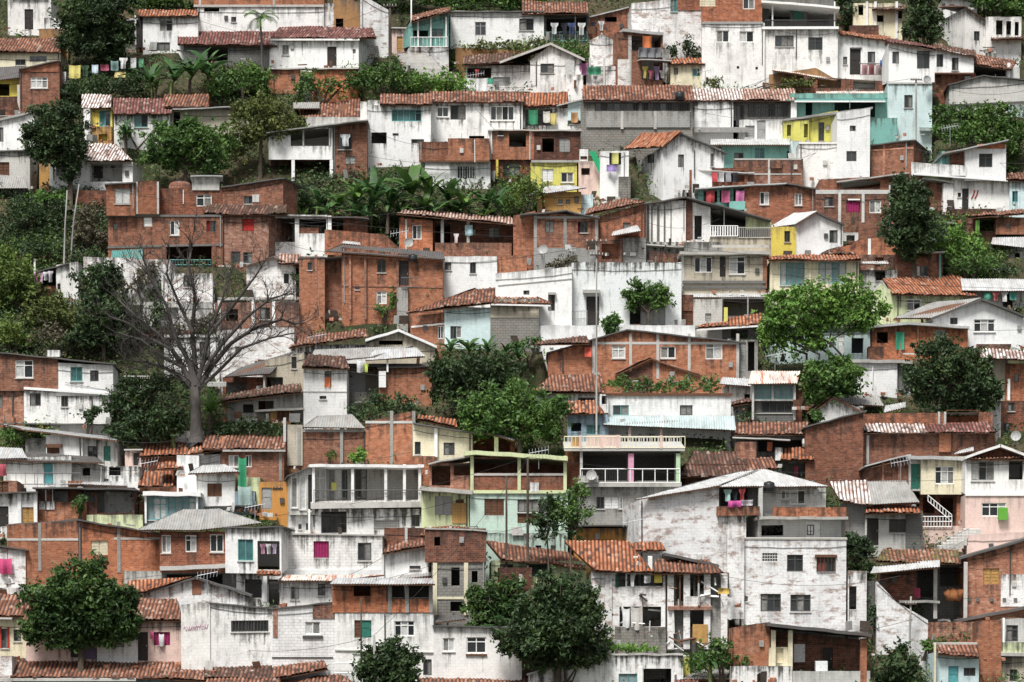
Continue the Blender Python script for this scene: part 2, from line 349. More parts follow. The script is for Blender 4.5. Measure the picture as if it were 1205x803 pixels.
def patch(mb, mat, p0, p1, q0, q1, wav=None, m=0, th=.07):
    p0, p1, q0, q1 = map(Vector, (p0, p1, q0, q1))
    per, amp = PROFILE[wav or kindof(mat)]
    w = (p1 - p0).length; eu = (p1 - p0) / max(w, 1e-6)
    s0, s1 = (q0 - p0).dot(eu), (q1 - p0).dot(eu)
    ev = ((q0 + q1) / 2 - (p0 + p1) / 2); ln = ev.length
    nrm = eu.cross(ev).normalized()
    if nrm.z < 0: nrm = -nrm
    lo, hi = min(0, s0), max(w, s1)
    ist = kindof(mat) == 't'; N = max(4, int((hi - lo) / per * (6 if ist else 4))); rows = max(2, int(ln / .42))
    sd = R.random() * 50; ist = kindof(mat) == 't'
    base = len(mb.V); jit = [R.uniform(-.5, .5) for _ in range(N + 1)]
    for j in range(rows + 1):
        v = j / rows
        for i in range(N + 1):
            s_ = lo + (hi - lo) * i / N
            sl, sr = s0 * v, w + (s1 - w) * v
            t = (min(max(s_, min(sl, sr)), max(sl, sr)) - sl) / (sr - sl) if abs(sr - sl) > 1e-4 else .5
            P = (p0.lerp(p1, t)).lerp(q0.lerp(q1, t), v)
            h = amp * abs(math.sin(math.pi * (s_ - lo) / per)) if ist else amp * math.sin(2 * math.pi * (s_ - lo) / per)
            sag = noise.noise(Vector((s_ * .35 + sd, v * ln * .35, sd))) * (.16 if ist else .06)
            if ist:
                if i % 6 == 0: tj = R.uniform(-.035, .035); te = R.uniform(-.12, .1)
                h += tj; ext = te if j == 0 else 0
            else: ext = jit[i] * .03 if j == 0 else 0
            P = P + nrm * (h + sag + .03) - (ev.normalized() * ext)
            mb.V.append(tuple(P))
    for j in range(rows):
        for i in range(N):
            a = base + j * (N + 1) + i
            mb.F.append((a, a + 1, a + N + 2, a + N + 1)); mb.K.append(m)
            u0, u1 = (hi - lo) * i / N / per, (hi - lo) * (i + 1) / N / per
            v0, v1 = j * ln / rows / .42, (j + 1) * ln / rows / .42
            mb.U.append([(u0, v0 + .01), (u1, v0 + .01), (u1, v1 - .01), (u0, v1 - .01)])
    d = nrm * -th
    c = [p0 + d, p1 + d, q1 + d, q0 + d]; t_ = [p0 + nrm * .01, p1 + nrm * .01, q1 + nrm * .01, q0 + nrm * .01]
    mb.face(c, None, 1)
    for i in range(4):
        k = (i + 1) % 4
        if (c[i] - c[k]).length > .05: mb.face([c[i], c[k], t_[k], t_[i]], None, 1)
KIND = {  # letter: (part name, frame material, panes)
 'w': ('window', 'fw', ('gl', 'cu', 'gl', 'cu2')), 'k': ('window', 'fk', ('gl', 'gl', 'cu2')), 'g': ('window', 'fg', ('gl', 'gl', 'cu2', 'cu')),
 'c': ('window', 'fw', ('cu', 'cu', 'cu2', 'gl')), 't': ('window', 'ft', ('gt', 'gt', 'gl', 'cu2')), 'l': ('window', 'ft', ('gb', 'gb', 'cu', 'gb')),
 'b': ('barred_window', 'fk', ('gl',)), 'B': ('barred_window', 'fw', ('gl',)),
 's': ('shutter', 'wd', None), 'S': ('shutter', 'fw', None), 'O': ('shutter', 'wo', None), 'G': ('shutter', 'fg', None),
 'd': ('door', 'dd', None), 'D': ('door', 'fw', None), 'n': ('door', 'dn', None), 'T': ('door', 'dt', None), 'V': ('door', 'dv', None), 'e': ('door', 'wd', None), 'y': ('door', 'fg', None),
 'R': ('window', 'wd', ('rdk', 'rdk', 'gl')), 'm': ('curtain', 'mg', None), 'r': ('curtain', 'rd', None), 'Y': ('shutter', 'CR', None),
}
GH = 'houses packed on the hillside'
class B:
    """one building: pixels are traced back onto its own facade plane, so every part has real size and depth"""
    def __init__(s, label, x, y, yaw=None, d=0, name='house', cat='house', group=GH):
        P = ground(x, y); v = P - CAM; P = CAM + v * (1 - d / v.length)
        if yaw is None: yaw = R.uniform(-5, 5)
        s.yaw = math.radians(yaw); s.P = P; s.x, s.y = x, y
        s.o = tag(empty(name, P, s.yaw), label, cat, group)
        s.Ri = Matrix.Rotation(-s.yaw, 3, 'Z'); s.c = s.Ri @ (CAM - P); s.u0 = s.u1 = 0; s.lastoff = 0
    def L(s, px, py, off=0):
        d = s.Ri @ ray(px, py); t = (off - s.c.y) / d.y; return s.c + d * t
    def S(s, px, py, lx):
        d = s.Ri @ ray(px, py); t = (lx - s.c.x) / d.x; return s.c + d * t
    def world(s, p): return s.P + Matrix.Rotation(s.yaw, 3, 'Z') @ Vector(p)
    def hole(s, h, off, side=None):
        k, x0, y0, x1, y1 = h[:5]
        if side is None:
            a, b = s.L(x0, y1, off), s.L(x1, y0, off); return [min(a.x, b.x), max(a.x, b.x), a.z, b.z]
        a, b = s.S(x0, y1, side), s.S(x1, y0, side); z0 = s.S((x0 + x1) / 2, y1, side).z; z1 = s.S((x0 + x1) / 2, y0, side).z
        return [min(a.y, b.y), max(a.y, b.y), z0, z1]
    def w(s, mat, xl, xr, yt, yb, ytr=None, pk=None, dep=4, off=0, fn=2.2, hs=(), sh=(), rise=None, name='wall', lid='conc', sx=None, cut=True):
        a = s.L(xl, yt, off); b = s.L(xr, yt if ytr is None else ytr, off)
        zb = s.L((xl + xr) / 2, yb, off).z - fn
        u0, u1 = a.x, b.x
        if sx is not None:   # far pixel edge of the side wall that shows
            lx = u0 if sx < (xl + xr) / 2 else u1
            dep = max(.6, min(14, s.S(sx, yb, lx).y - off))
        rise = -.2 * dep if rise is None else rise
        tops = [(u0, a.z)]
        pks = [] if pk is None else (pk if isinstance(pk, list) else [pk])
        for p in pks: q = s.L(p[0], p[1], off); tops.append((q.x, q.z))
        tops.append((u1, b.z))
        mb = MB(); H = [s.hole(h, off) for h in hs]
        fr = lambda x, d, z: (x, off + d, z)
        facade(mb, fr, tops, zb, H)
        mb.face([(u0, off + dep, zb), (u1, off + dep, zb), (u1, off + dep, b.z + rise)] + [(p[0], off + dep, p[1] + rise) for p in tops[1:-1][::-1]] + [(u0, off + dep, a.z + rise)])
        lx = None
        for xs_, zt, sg in ((u0, a.z, 1), (u1, b.z, -1)):
            vis = (s.yaw > 0) == (sg == 1)
            f2 = (lambda xs_, sg: lambda y, d, z: (xs_ + sg * d, y, z))(xs_, sg)
            HS = [s.hole(h, off, xs_) for h in sh] if (vis and sh) else []
            facade(mb, f2, [(off, zt), (off + dep, zt + rise)], zb, HS)
            for h, q in zip(sh if HS else (), HS): s.fill(h, q, f2)
        for (xa, za), (xb, zb2) in zip(tops, tops[1:]):
            mb.face([(xa, off, za), (xb, off, zb2), (xb, off + dep, zb2 + rise), (xa, off + dep, za + rise)], None, 1)
        o = mb.build(name, [M(mat), M(lid)], s.o)
        for h, q in zip(hs, H): s.fill(h, q, fr)
        hgt = min(a.z, b.z) - (zb + fn)
        free = lambda x, w_: all(x + w_ < q[0] or x - w_ > q[1] for q in H)
        if u1 - u0 > 2.2 and hgt > 1.6 and name in ('wall', 'upper_wall'):
            if R.random() < .5:
                x = R.choice([u0 + .18, u1 - .18, R.uniform(u0 + .3, u1 - .3)])
                if free(x, .1):
                    zt_ = a.z + (b.z - a.z) * (x - u0) / (u1 - u0) - .1; pb = MB(); pb.tube([(x, off - .06, zt_), (x + R.uniform(-.04, .04), off - .06, zt_ - hgt * R.uniform(.5, 1))], .045, 5)
                    pb.build('downpipe', M(R.choice(['fk', 'fg', 'fw', 'fk'])), s.o)
            if R.random() < .55:
                pb = MB(); n_ = 8; dz_ = R.uniform(.25, .6); pts_ = [(u0 + (u1 - u0) * i / n_, off - .03, a.z + (b.z - a.z) * i / n_ - dz_ - .12 * math.sin(math.pi * i / n_) + R.uniform(-.03, .03)) for i in range(n_ + 1)]
                pb.tube(pts_, .016, 4); pb.build('wiring', M('wire'), s.o)
            if R.random() < .4:
                x = R.uniform(u0 + .4, u1 - .4); z = zb + fn + hgt * R.uniform(.35, .7)
                if free(x, .25): pb = MB(); pb.box(x - .16, x + .16, off - .12, off - .004, z, z + .4); pb.build('meter_box', M(R.choice(['fg', 'fk', 'GL'])), s.o)
            if mat in ('BR', 'BO', 'BD', 'BP', 'GC', 'WB') and R.random() < .5:
                pb = MB()
                for k in range(R.randint(2, 4)):
                    pb = MB(); x = R.uniform(u0 + .1, u1 - .1); zt_ = a.z + (b.z - a.z) * (x - u0) / (u1 - u0)
                    xx = x; pb.tube([(xx, off + .15, zt_ - .3), (xx + R.uniform(-.1, .1), off + .15, zt_ + R.uniform(.3, .8))], .016, 4)
                    pb.build('reinforcing_bar', M('wd'), s.o)
        if name == 'wall' and u1 - u0 > 2.5 and R.random() < .45:
            sg_ = R.choice([-1, 1]); A_ = Vector((u0 if sg_ < 0 else u1, off - .05, a.z - .3)); B_ = A_ + Vector((sg_ * R.uniform(4, 13), R.uniform(-1.5, 1.), R.uniform(-2.5, 2.5))); sag_ = R.uniform(.2, .8)
            pb = MB(); pb.tube([A_.lerp(B_, i / 10) - Vector((0, 0, sag_ * 4 * (i / 10) * (1 - i / 10))) for i in range(11)], .014, 4); pb.build('service_cable', M('wire'), s.o)
        s.u0, s.u1, s.lastoff, s.dep = u0, u1, off, dep
        if cut and fn > 0: FOOT.append((s.P.copy(), s.yaw, u0, u1, off, off + dep, s.P.z + zb + fn - .15))
        return o
    def fill(s, h, q, fr):
        k = h[0]; x0, x1, z0, z1 = q
        if k == 'o': return
        if k == 'v':
            mb = MB(); n = max(2, int((x1 - x0) / .16)); r = max(1, int((z1 - z0) / .16))
            for i in range(n + 1):
                x = x0 + (x1 - x0) * i / n; mb.box(x - .025, x + .025, .03, .1, z0, z1, 0, fr)
            for j in range(r + 1):
                z = z0 + (z1 - z0) * j / r; mb.box(x0, x1, .035, .095, z - .025, z + .025, 0, fr)
            mb.build('vent', M('GL'), s.o); return
        nm, fm, panes = KIND[k]; w = x1 - x0; t = min(.07, w * .12); mb = MB()
        if panes is None:
            if nm == 'curtain':
                n = 10; pts = []
                for i in range(n):
                    a, b = x0 + .04 + (w - .08) * i / n, x0 + .04 + (w - .08) * (i + 1) / n
                    da, db = (.08, .13) if i % 2 else (.13, .08)
                    mb.face([fr(a, da, z0 + .03), fr(b, db, z0 + .03), fr(b, db, z1 - .03), fr(a, da, z1 - .03)], None, 0)
                mb.build('curtain', M(fm), s.o); return
            n = 1 if nm == 'door' else max(1, round(w / .55))
            for i in range(n):
                a, b = x0 + w * i / n, x0 + w * (i + 1) / n
                mb.box(a + .012, b - .012, .1, .15, z0 + .01, z1 - .01, 0, fr)
                m2 = 2 if nm == 'door' else max(3, int((z1 - z0) / .2))
                for j in range(m2):
                    za, zb = z0 + (z1 - z0) * (j + .12) / m2, z0 + (z1 - z0) * (j + .88) / m2
                    mb.box(a + .07, max(b - .07, a + .1), .08, .1, za, zb, 0, fr)
            o = mb.build(nm, M(fm), s.o)
            if nm == 'door' and w > .35:
                hb = MB(); hb.box(x1 - .13, x1 - .09, .03, .08, z0 + min(1., (z1 - z0) * .5), z0 + min(1., (z1 - z0) * .5) + .14, 0, fr); hb.build('handle', M('metal'), o)
            return
        n = max(2, round(w / .55)) if w > .45 else 1
        mb.box(x0, x1, .06, .13, z1 - t, z1, 0, fr); mb.box(x0, x1, .06, .13, z0, z0 + t, 0, fr)
        mb.box(x0, x0 + t, .062, .128, z0 + t, z1 - t, 0, fr); mb.box(x1 - t, x1, .062, .128, z0 + t, z1 - t, 0, fr)
        for i in range(1, n):
            x = x0 + w * i / n; mb.box(x - t * .45, x + t * .45, .064, .126, z0 + t, z1 - t, 0, fr)
        if w > .8 and (z1 - z0) > .9 and R.random() < .5:
            z = z0 + (z1 - z0) * .7; mb.box(x0 + t, x1 - t, .066, .124, z - t * .4, z + t * .4, 0, fr)
        if nm == 'barred_window':
            nb = max(3, int(w / .2))
            for i in range(nb):
                x = x0 + w * (i + .5) / nb; mb.box(x - .018, x + .018, .0, .036, z0 + .02, z1 - .02, 0, fr)
        o = mb.build(nm, M(fm), s.o)
        pb = MB(); ms = list(dict.fromkeys(panes))
        for i in range(n):
            a, b = x0 + w * i / n, x0 + w * (i + 1) / n; pm = R.choice(panes)
            t1, t2 = R.uniform(-.025, .025), R.uniform(-.03, .03)
            pb.face([fr(a, .11 + t1 + t2, z0 + .02), fr(b, .11 - t1 + t2, z0 + .02), fr(b, .11 - t1 - t2, z1 - .02), fr(a, .11 + t1 - t2, z1 - .02)], None, ms.index(pm))
        pb.build('pane', [M(m) for m in ms], o)
        if R.random() < .55:
            sb = MB(); sb.box(x0 - .06, x1 + .06, -.07, .05, z0 - .07, z0 - .004, 0, fr); sb.build('sill', M('concl'), o)
    def b(s, name, mat, x0, y0, x1, y1, off=0, th=.15, y0r=None):
        a = s.L(x0, y1, off); b = s.L(x1, y0, off); z = s.L(x0, y0, off).z
        mb = MB(); mb.box(a.x, b.x, off, off + th, a.z, z, 0, None, (s.L(x1, y0r, off).z if y0r is not None else None))
        return mb.build(name, M(mat), s.o)
    def cols(s, xs, yt, yb, mat='concl', off=0, wd=.22, th=.2, name='column'):
        for x in xs:
            a, b = s.L(x, yb, off), s.L(x, yt, off); mb = MB()
            mb.box(a.x - wd / 2, a.x + wd / 2, off - .035, off + th, a.z, b.z); mb.build(name, M(mat), s.o)
    def beam(s, xl, xr, ys, mat='concl', off=0, ht=.2, name='beam', th=.1):
        for y in ys:
            yl, yr = y if isinstance(y, tuple) else (y, y)
            a, b = s.L(xl, yl, off), s.L(xr, yr, off); mb = MB(); o2 = off - .022 - R.random() * .008
            P = [(a.x, o2, a.z - ht / 2), (b.x, o2, b.z - ht / 2), (b.x, o2, b.z + ht / 2), (a.x, o2, a.z + ht / 2)]
            Q = [(p[0], off + th, p[2]) for p in P]
            mb.face(P); mb.face(Q[::-1])
            for i in range(4): k = (i + 1) % 4; mb.face([P[i], P[k], Q[k], Q[i]])
            mb.build(name, M(mat), s.o)
    def r(s, mat, xl, xr, ye, yr, yer=None, yrr=None, xrl=None, xrr=None, dep=3, off=0, ov=.35, back=True, name='roof', under='wd', wav=None):
        yer = ye if yer is None else yer; yrr = yr if yrr is None else yrr
        p0, p1 = s.L(xl, ye, off - ov), s.L(xr, yer, off - ov)
        q0, q1 = s.L(xl if xrl is None else xrl, yr, off + dep), s.L(xr if xrr is None else xrr, yrr, off + dep)
        mb = MB(); patch(mb, mat, p0, p1, q0, q1, wav)
        if back:
            dz = max(.2, (q0.z - p0.z) * .9); b0, b1 = q0 + Vector((0, dep, -dz)), q1 + Vector((0, dep, -dz))
            mb.face([q0, q1, b1, b0], None, 0)
        return mb.build(name, [M(mat), M(under)], s.o, smooth=kindof(mat) == 't')
    def g(s, mat, xl, yl, xp, yp, xr, yr, dep=5, off=0, ov=.35, under='wd', trim=None, name='roof'):
        f = lambda x, y: s.L(x, y, off - ov)
        pl, pp, pr = f(xl, yl), f(xp, yp), f(xr, yr); dv = Vector((0, dep + ov, 0))
        mb = MB()
        patch(mb, mat, pl + dv, pl, pp + dv, pp); patch(mb, mat, pr, pr + dv, pp, pp + dv)
        o = mb.build(name, [M(mat), M(under)], s.o, smooth=kindof(mat) == 't')
        if trim:
            tb = MB()
            for a, b in ((pl, pp), (pp, pr)):
                P = [a + Vector((0, -.04, -.16)), b + Vector((0, -.04, -.16)), b + Vector((0, -.04, .06)), a + Vector((0, -.04, .06))]
                Q = [p + Vector((0, .035, 0)) for p in P]; tb.face(P); tb.face(Q[::-1]); tb.face([P[3], P[2], Q[2], Q[3]]); tb.face([P[0], P[1], Q[1], Q[0]])
            tb.build('fascia', M(trim), o)
        return o
    def q(s, mat, A, Bp, C_, D, name='roof', under='wd', wav=None):
        """roof plane through four (px, py, depth) points: eave left, eave right, ridge left, ridge right"""
        mb = MB(); patch(mb, mat, s.L(*A), s.L(*Bp), s.L(*C_), s.L(*D), wav); return mb.build(name, [M(mat), M(under)], s.o, smooth=kindof(mat) == 't')
    def sl(s, mat, xl, xr, y, yr=None, dep=4, off=0, th=.1, ov=.25, name='roof_slab', pk=None):
        a, b = s.L(xl, y, off - ov), s.L(xr, y if yr is None else yr, off - ov); mb = MB()
        pts = [a] + ([s.L(pk[0], pk[1], off - ov)] if pk else []) + [b]
        q_ = []
        for a, b in zip(pts, pts[1:]):
            k_ = max(1, int((b.x - a.x) / .8))
            q_ += [a.lerp(b, i / k_) for i in range(k_)]
        pts = [p + Vector((0, 0, R.uniform(-.035, .035))) for p in q_ + [pts[-1]]]
        for a, b in zip(pts, pts[1:]):
            y0, y1 = off - ov, off + dep + .2
            T = [(a.x, y0, a.z), (b.x, y0, b.z), (b.x, y1, b.z - .2 * dep), (a.x, y1, a.z - .2 * dep)]; Bm = [(p[0], p[1], p[2] - th) for p in T]
            mb.face(T, [(p[0], p[1]) for p in T]); mb.face(Bm[::-1], [(p[0], p[1]) for p in Bm])
            for i in range(4): k = (i + 1) % 4; mb.face([Bm[i], Bm[k], T[k], T[i]])
        return mb.build(name, M(mat), s.o)
    def rail(s, x0, x1, yt, yb, mat='fw', off=-.05, n=None, ytr=None, ybr=None, name='railing', bw=.03, mid=False):
        a, b = s.L(x0, yb, off), s.L(x1, yb if ybr is None else ybr, off); c, d = s.L(x0, yt, off), s.L(x1, yt if ytr is None else ytr, off)
        mb = MB(); n = n or max(3, int((b.x - a.x) / .22))
        for p, q in ((a, b), (c, d)) + (((a.lerp(c, .5), b.lerp(d, .5)),) if mid else ()):
            mb.tube([p, q], .032, 4)
        for i in range(n + 1):
            t = i / n; p, q = a.lerp(b, t), c.lerp(d, t); mb.box(p.x - bw / 2, p.x + bw / 2, off - .012, off + .012, p.z, q.z)
        return mb.build(name, M(mat), s.o)
    def cloth(s, label, col, x0, y0, x1, y1, off=-.2, kind='sheet', group='laundry hung out to dry', colname=None):
        g_ = sum(col) / 3; col = tuple(.85 * (c_ * .78 + g_ * .22) for c_ in col)
        a, b = s.L(x0, y1, off), s.L(x1, y0, off); w, h = b.x - a.x, b.z - a.z; mb = MB()
        nx, nz = max(4, int(w / .12)), 5; ph = R.random() * 6; tl = R.uniform(-.06, .06)
        def shape(t, v):   # v 0 top .. 1 bottom
            x = t
            if kind == 'shirt':
                half = .5 if v < .35 else .3
                x = .5 + (t - .5) * 2 * half
            if kind == 'trousers': x = t if v < .3 else (t * .8 if t < .5 else t * .8 + .2)
            return x
        G = []
        for j in range(nz + 1):
            v = j / nz; row = []
            for i in range(nx + 1):
                t = i / nx; x = shape(t, v)
                yy = .06 * math.sin(t * w / .35 * 3 + ph) * (.5 + v) * 1.5 + .05 * math.sin(v * 4 + ph)
                row.append(s.world((a.x + w * (x + tl * v), off + yy, b.z - h * v - .06 * h * math.sin(math.pi * t) * (1 if kind == 'sheet' else .3))) - s.world((a.x, off, b.z)))
            G.append(row)
        for j in range(nz):
            for i in range(nx): mb.face([G[j][i], G[j][i + 1], G[j + 1][i + 1], G[j + 1][i]])
        nm = {'sheet': 'hanging_sheet', 'shirt': 'hanging_shirt', 'trousers': 'hanging_trousers', 'towel': 'hanging_towel', 'awning': 'cloth_awning'}[kind]
        o = mb.build(nm, paint(colname or '%.2f_%.2f_%.2f' % col, col), None, True, s.world((a.x, off, b.z)))
        return tag(o, label, {'sheet': 'sheet', 'shirt': 'shirt', 'trousers': 'trousers', 'towel': 'towel', 'awning': 'awning'}[kind], group)
    def pt(s, px, py, off=0): return s.world(s.L(px, py, off))
# ---------------------------------------------------------------- plants
def leaf_quad(mb, c, size, up=.3):
    n = Vector((R.gauss(0, 1), R.gauss(0, 1) - .35, R.gauss(0, 1) + up)).normalized()
    a = n.orthogonal().normalized(); b = n.cross(a); t = R.random() * 6.28
    a, b = a * math.cos(t) + b * math.sin(t), b * math.cos(t) - a * math.sin(t)
    l, w = size * R.uniform(.7, 1.3), size * R.uniform(.35, .6)
    mb.face([c - a * l, c + b * w + n * size * .15, c + a * l, c - b * w + n * size * .15], [(0, 0)] * 4)
def blob_leaves(mb, blobs, dens=1., size=.17, org=None, thin=.85):
    for c, rx, ry, rz in list(blobs):
        for _ in range(int(3 + rx * 2)):
            v = Vector((R.gauss(0, 1), R.gauss(0, 1), R.gauss(.3, 1))).normalized(); e = c + Vector((v.x * rx, v.y * ry, v.z * rz)) * R.uniform(1.02, 1.28)
            for _ in range(9): leaf_quad(mb, e + Vector((R.gauss(0, .14), R.gauss(0, .14), R.gauss(0, .12))) - org, size)
        area = (rx * rz + rx * ry + ry * rz) * 4
        nc = max(6, int(area * .5))
        for _ in range(nc):
            v = Vector((R.gauss(0, 1), R.gauss(0, 1), R.gauss(0, 1))).normalized()
            rr = R.uniform(.5, 1.08) + .3 * noise.noise(v * 1.9 + c)
            cc = c + Vector((v.x * rx, v.y * ry, v.z * rz)) * rr
            cr = R.uniform(.25, .62) * min(1.3, max(.4, min(rx, rz) * .55))
            for _ in range(int(60 * dens * (cr / .5) ** 2) + 4):
                w = Vector((R.gauss(0, .5), R.gauss(0, .5), R.gauss(0, .42)))
                leaf_quad(mb, cc + w * cr - org, size)
        for _ in range(int(area * 13 * dens)):   # inner leaves so the crown is not a shell
            v = Vector((R.gauss(0, 1), R.gauss(0, 1), R.gauss(0, 1))).normalized() * (R.random() ** .5) * thin
            leaf_quad(mb, c + Vector((v.x * rx, v.y * ry, v.z * rz)) - org, size * 1.25)
def px_blobs(P, pb):
    out = []
    for cx, cy, rx, ry in pb:
        d = ray(cx, cy); t = (P.y - CAM.y) / d.y; c = CAM + d * t; k = t / F_PX
        c = c + Vector((0, R.uniform(-.25, .25) * rx * k, 0))
        out.append((c, rx * k, max(.5, min(rx, ry) * k * .95), ry * k))
    return out
def tree(label, base, pb, leaf='L2', d=0, name='tree', cat='tree', group='trees among the houses', size=.17, dens=1., trunk=.16, bark='bark', stems=1):
    P = ground(*base); v = P - CAM; P = CAM + v * (1 - d / v.length)
    o = tag(empty(name, P), label, cat, group); pb = [tuple(b) for b in pb]
    for cx, cy, rx, ry in list(pb):
        for _ in range(3):
            an = R.uniform(0, 6.28); pb.append((cx + math.cos(an) * rx * .8, cy + math.sin(an) * ry * .8, rx * R.uniform(.3, .5), ry * R.uniform(.3, .5)))
    bl = px_blobs(P, pb)
    mb = MB()
    fork = Vector((bl[0][0].x * .6 + P.x * .4 - P.x, 0, (bl[0][0].z - P.z) * .45))
    for k in range(stems):
        off = Vector(((k - (stems - 1) / 2) * .9, R.uniform(-.4, .4), 0)) if stems > 1 else Vector((0, 0, 0))
        f = fork + off * 1.6
        mb.tube([off + Vector((0, 0, -1.5)), off + Vector((R.uniform(-.1, .1), 0, f.z * .5)), f], [trunk * 1.3, trunk, trunk * .8], 7)
        for ib, (c, rx, ry, rz) in enumerate(bl):
            if stems > 1 and (ib % stems != k or ib > 11): continue
            e = c - P; mid = (f + e) / 2 + Vector((R.uniform(-.3, .3), R.uniform(-.3, .3), R.uniform(-.2, .4)))
            mb.tube([f, mid, e], [trunk * .7, trunk * .45, trunk * .2], 5)
            for _ in range(4):
                q = e + Vector((R.uniform(-.8, .8) * rx, R.uniform(-.8, .8) * ry, R.uniform(-.3, .8) * rz))
                mb.tube([mid.lerp(e, R.random()), (mid + q) / 2 + Vector((0, 0, .1)), q], [trunk * .3, trunk * .2, trunk * .08], 4)
    mb.build('trunk', M(bark), o, True)
    lb = MB(); blob_leaves(lb, bl, dens, size, P); lb.build('crown', M(leaf), o)
    return o
def bush(label, base, pb, leaf='L2', d=0, size=.15, dens=1., group='shrubs on the hillside', name='shrub'):
    P = ground(*base); v = P - CAM; P = CAM + v * (1 - d / v.length)
    o = tag(empty(name, P), label, 'shrub', group); bl = px_blobs(P, pb); mb = MB()
    for c, rx, ry, rz in bl:
        for _ in range(3):
            mb.tube([Vector((R.uniform(-.3, .3), 0, -.8)), (c - P) * .6, c - P + Vector((R.uniform(-.5, .5) * rx, 0, .3 * rz))], [.06, .045, .015], 4)
    mb.build('stem', M('bark'), o); lb = MB(); blob_leaves(lb, bl, dens, size, P); lb.build('foliage', M(leaf), o)
    return o
def banana(label, base, top, nl=8, d=0, leaf='L5', spread=1.2, group='banana plants between the houses'):
    P = ground(*base); v = P - CAM; P = CAM + v * (1 - d / v.length)
    dr = ray(*top); T = CAM + dr * ((P.y - CAM.y) / dr.y) - P
    o = tag(empty('banana_plant', P), label, 'banana plant', group); H = T.z
    st = MB(); top_ = Vector((T.x, 0, H * R.uniform(.3, .5))); st.tube([(0, 0, -.6), (T.x * .4, 0, H * .3), top_], [.16, .13, .09], 7); st.build('stem', M('bark' if R.random() < .4 else 'L4'), o, True)
    lb = MB()
    for i in range(nl):
        az = i * 2.4 + R.uniform(-.4, .4); ln = H * .66 * R.uniform(.7, 1.2) * spread; el = R.uniform(.75, 1.3) if i % 3 else R.uniform(1.3, 1.56)
        dirh = Vector((math.cos(az), math.sin(az), 0)); side = Vector((-dirh.y, dirh.x, 0)); pts = []
        p = top_.copy(); e = el; n = 8; wmax = ln * R.uniform(.07, .115)
        for k in range(n + 1):
            t = k / n; wd = wmax * (math.sin(math.pi * min(1, t * .9 + .08)) ** .7) if t > .12 else .04
            pts.append((p.copy(), wd)); p = p + (dirh * math.cos(e) + Vector((0, 0, math.sin(e)))) * ln / n; e -= R.uniform(.06, .3)
        tw = R.uniform(-.4, .4); sd = side * math.cos(tw) + Vector((0, 0, math.sin(tw)))
        b = len(lb.V)
        for p, wd in pts:
            lb.V += [tuple(p - sd * wd + Vector((0, 0, -wd * .35 * R.random()))), tuple(p), tuple(p + sd * wd + Vector((0, 0, -wd * .35 * R.random())))]
        for k in range(n):
            for j in (0, 1):
                a = b + k * 3 + j; lb.F.append((a, a + 1, a + 4, a + 3)); lb.U.append([(0, 0)] * 4); lb.K.append(0)
    lb.build('foliage', M(leaf), o, True)
    return o
def pole(label, x, yb, yt, wd=.14, mat='pole', arms=(), d=0, lean=0, name='utility_pole', cat='utility pole', group='poles carrying cables', rig=True):
    P = ground(x, yb); v = P - CAM; P = CAM + v * (1 - d / v.length)
    dr = ray(x + lean, yt); T = CAM + dr * ((P.y - CAM.y) / dr.y) - P
    o = tag(empty(name, P), label, cat, group); mb = MB()
    mb.tube([(0, 0, -2.5), T * .5, T], [wd, wd * .88, wd * .7], 8); mb.build('shaft', M(mat), o, True)
    for t, w in arms:
        c = T * t; ab = MB(); ab.box(c.x - w, c.x + w, c.y - .16, c.y - .06, c.z - .05, c.z + .05); a = ab.build('crossarm', M('wpole'), o)
        ib = MB()
        for k in (-.9, -.4, .4, .9): ib.tube([(c.x + k * w, c.y - .11, c.z + .05), (c.x + k * w, c.y - .11, c.z + .2)], [.04, .03], 6)
        ib.build('insulator', M('GL'), a)
    return P + T
def cable(label, A, Bp, sag=.6, r=.014, group='overhead cables'):
    A, Bp = Vector(A), Vector(Bp); mb = MB()
    pts = [A.lerp(Bp, i / 14) - Vector((0, 0, sag * 4 * (i / 14) * (1 - i / 14))) - A for i in range(15)]
    mb.tube(pts, r, 4); o = mb.build('overhead_cable', M('wire'), None, True, A)
    return tag(o, label, 'cable', group)
# ================================================================ top rows of houses
h = B('whitewashed house with a tall dark doorway behind shrubs in the top left corner', 32, 38)
h.w('W2', 9, 60, -6, 37, hs=[('d', 29, 11, 39, 35)]); h.w('W2', 52, 75, 21, 36, off=-.6, dep=.4, name='parapet'); h.sl('fibd', 14, 56, -4, dep=4)
h = B('low ochre earth retaining wall below the top left whitewashed house', 62, 50, name='retaining_wall', cat='wall', group='retaining walls')
h.w('EA', 46, 80, 34, 48, dep=.6)
h = B('cream house under a striped terracotta roof at the upper left edge', 34, 84)
h.w('CR', -12, 71, 62, 86, hs=[('k', 18, 70, 30, 77), ('g', 35, 66, 55, 73)]); h.r('tile', -14, 72, 62, 46, dep=2.6)
h = B('brick house with sloping dark roof and white framed window at the left edge', 46, 133, yaw=3)
h.w('BR', 22, 70, 81, 133, 71, hs=[('c', 36, 91, 56, 104)]); h.w('YE', -8, 22, 92, 137, off=.6, hs=[('o', -2, 99, 11, 113)]); h.r('fibd', -8, 23, 95, 80, 92, 78, off=.3, dep=2.2)
h.w('BR', -8, 21, 114, 137, off=.2, dep=.3, name='parapet'); h.cols([22], 100, 134); h.sl('fibd', 22, 70, 80.5, 70.5, dep=4); h.b('parapet', 'BR', 23, 82, 69, 84.5, -.06, .05, 73)
h = B('white house with thin red roof and grey windows behind banana plants', 200, 62)
h.w('W1', 168, 233, 20, 60, hs=[('g', 188, 24, 203, 37), ('k', 180, 50, 200, 60)]); h.r('tileo', 163, 233, 19.5, 12, dep=2.2); h.b('side_wall', 'dd', 160, 20, 168, 56, .5, .2)
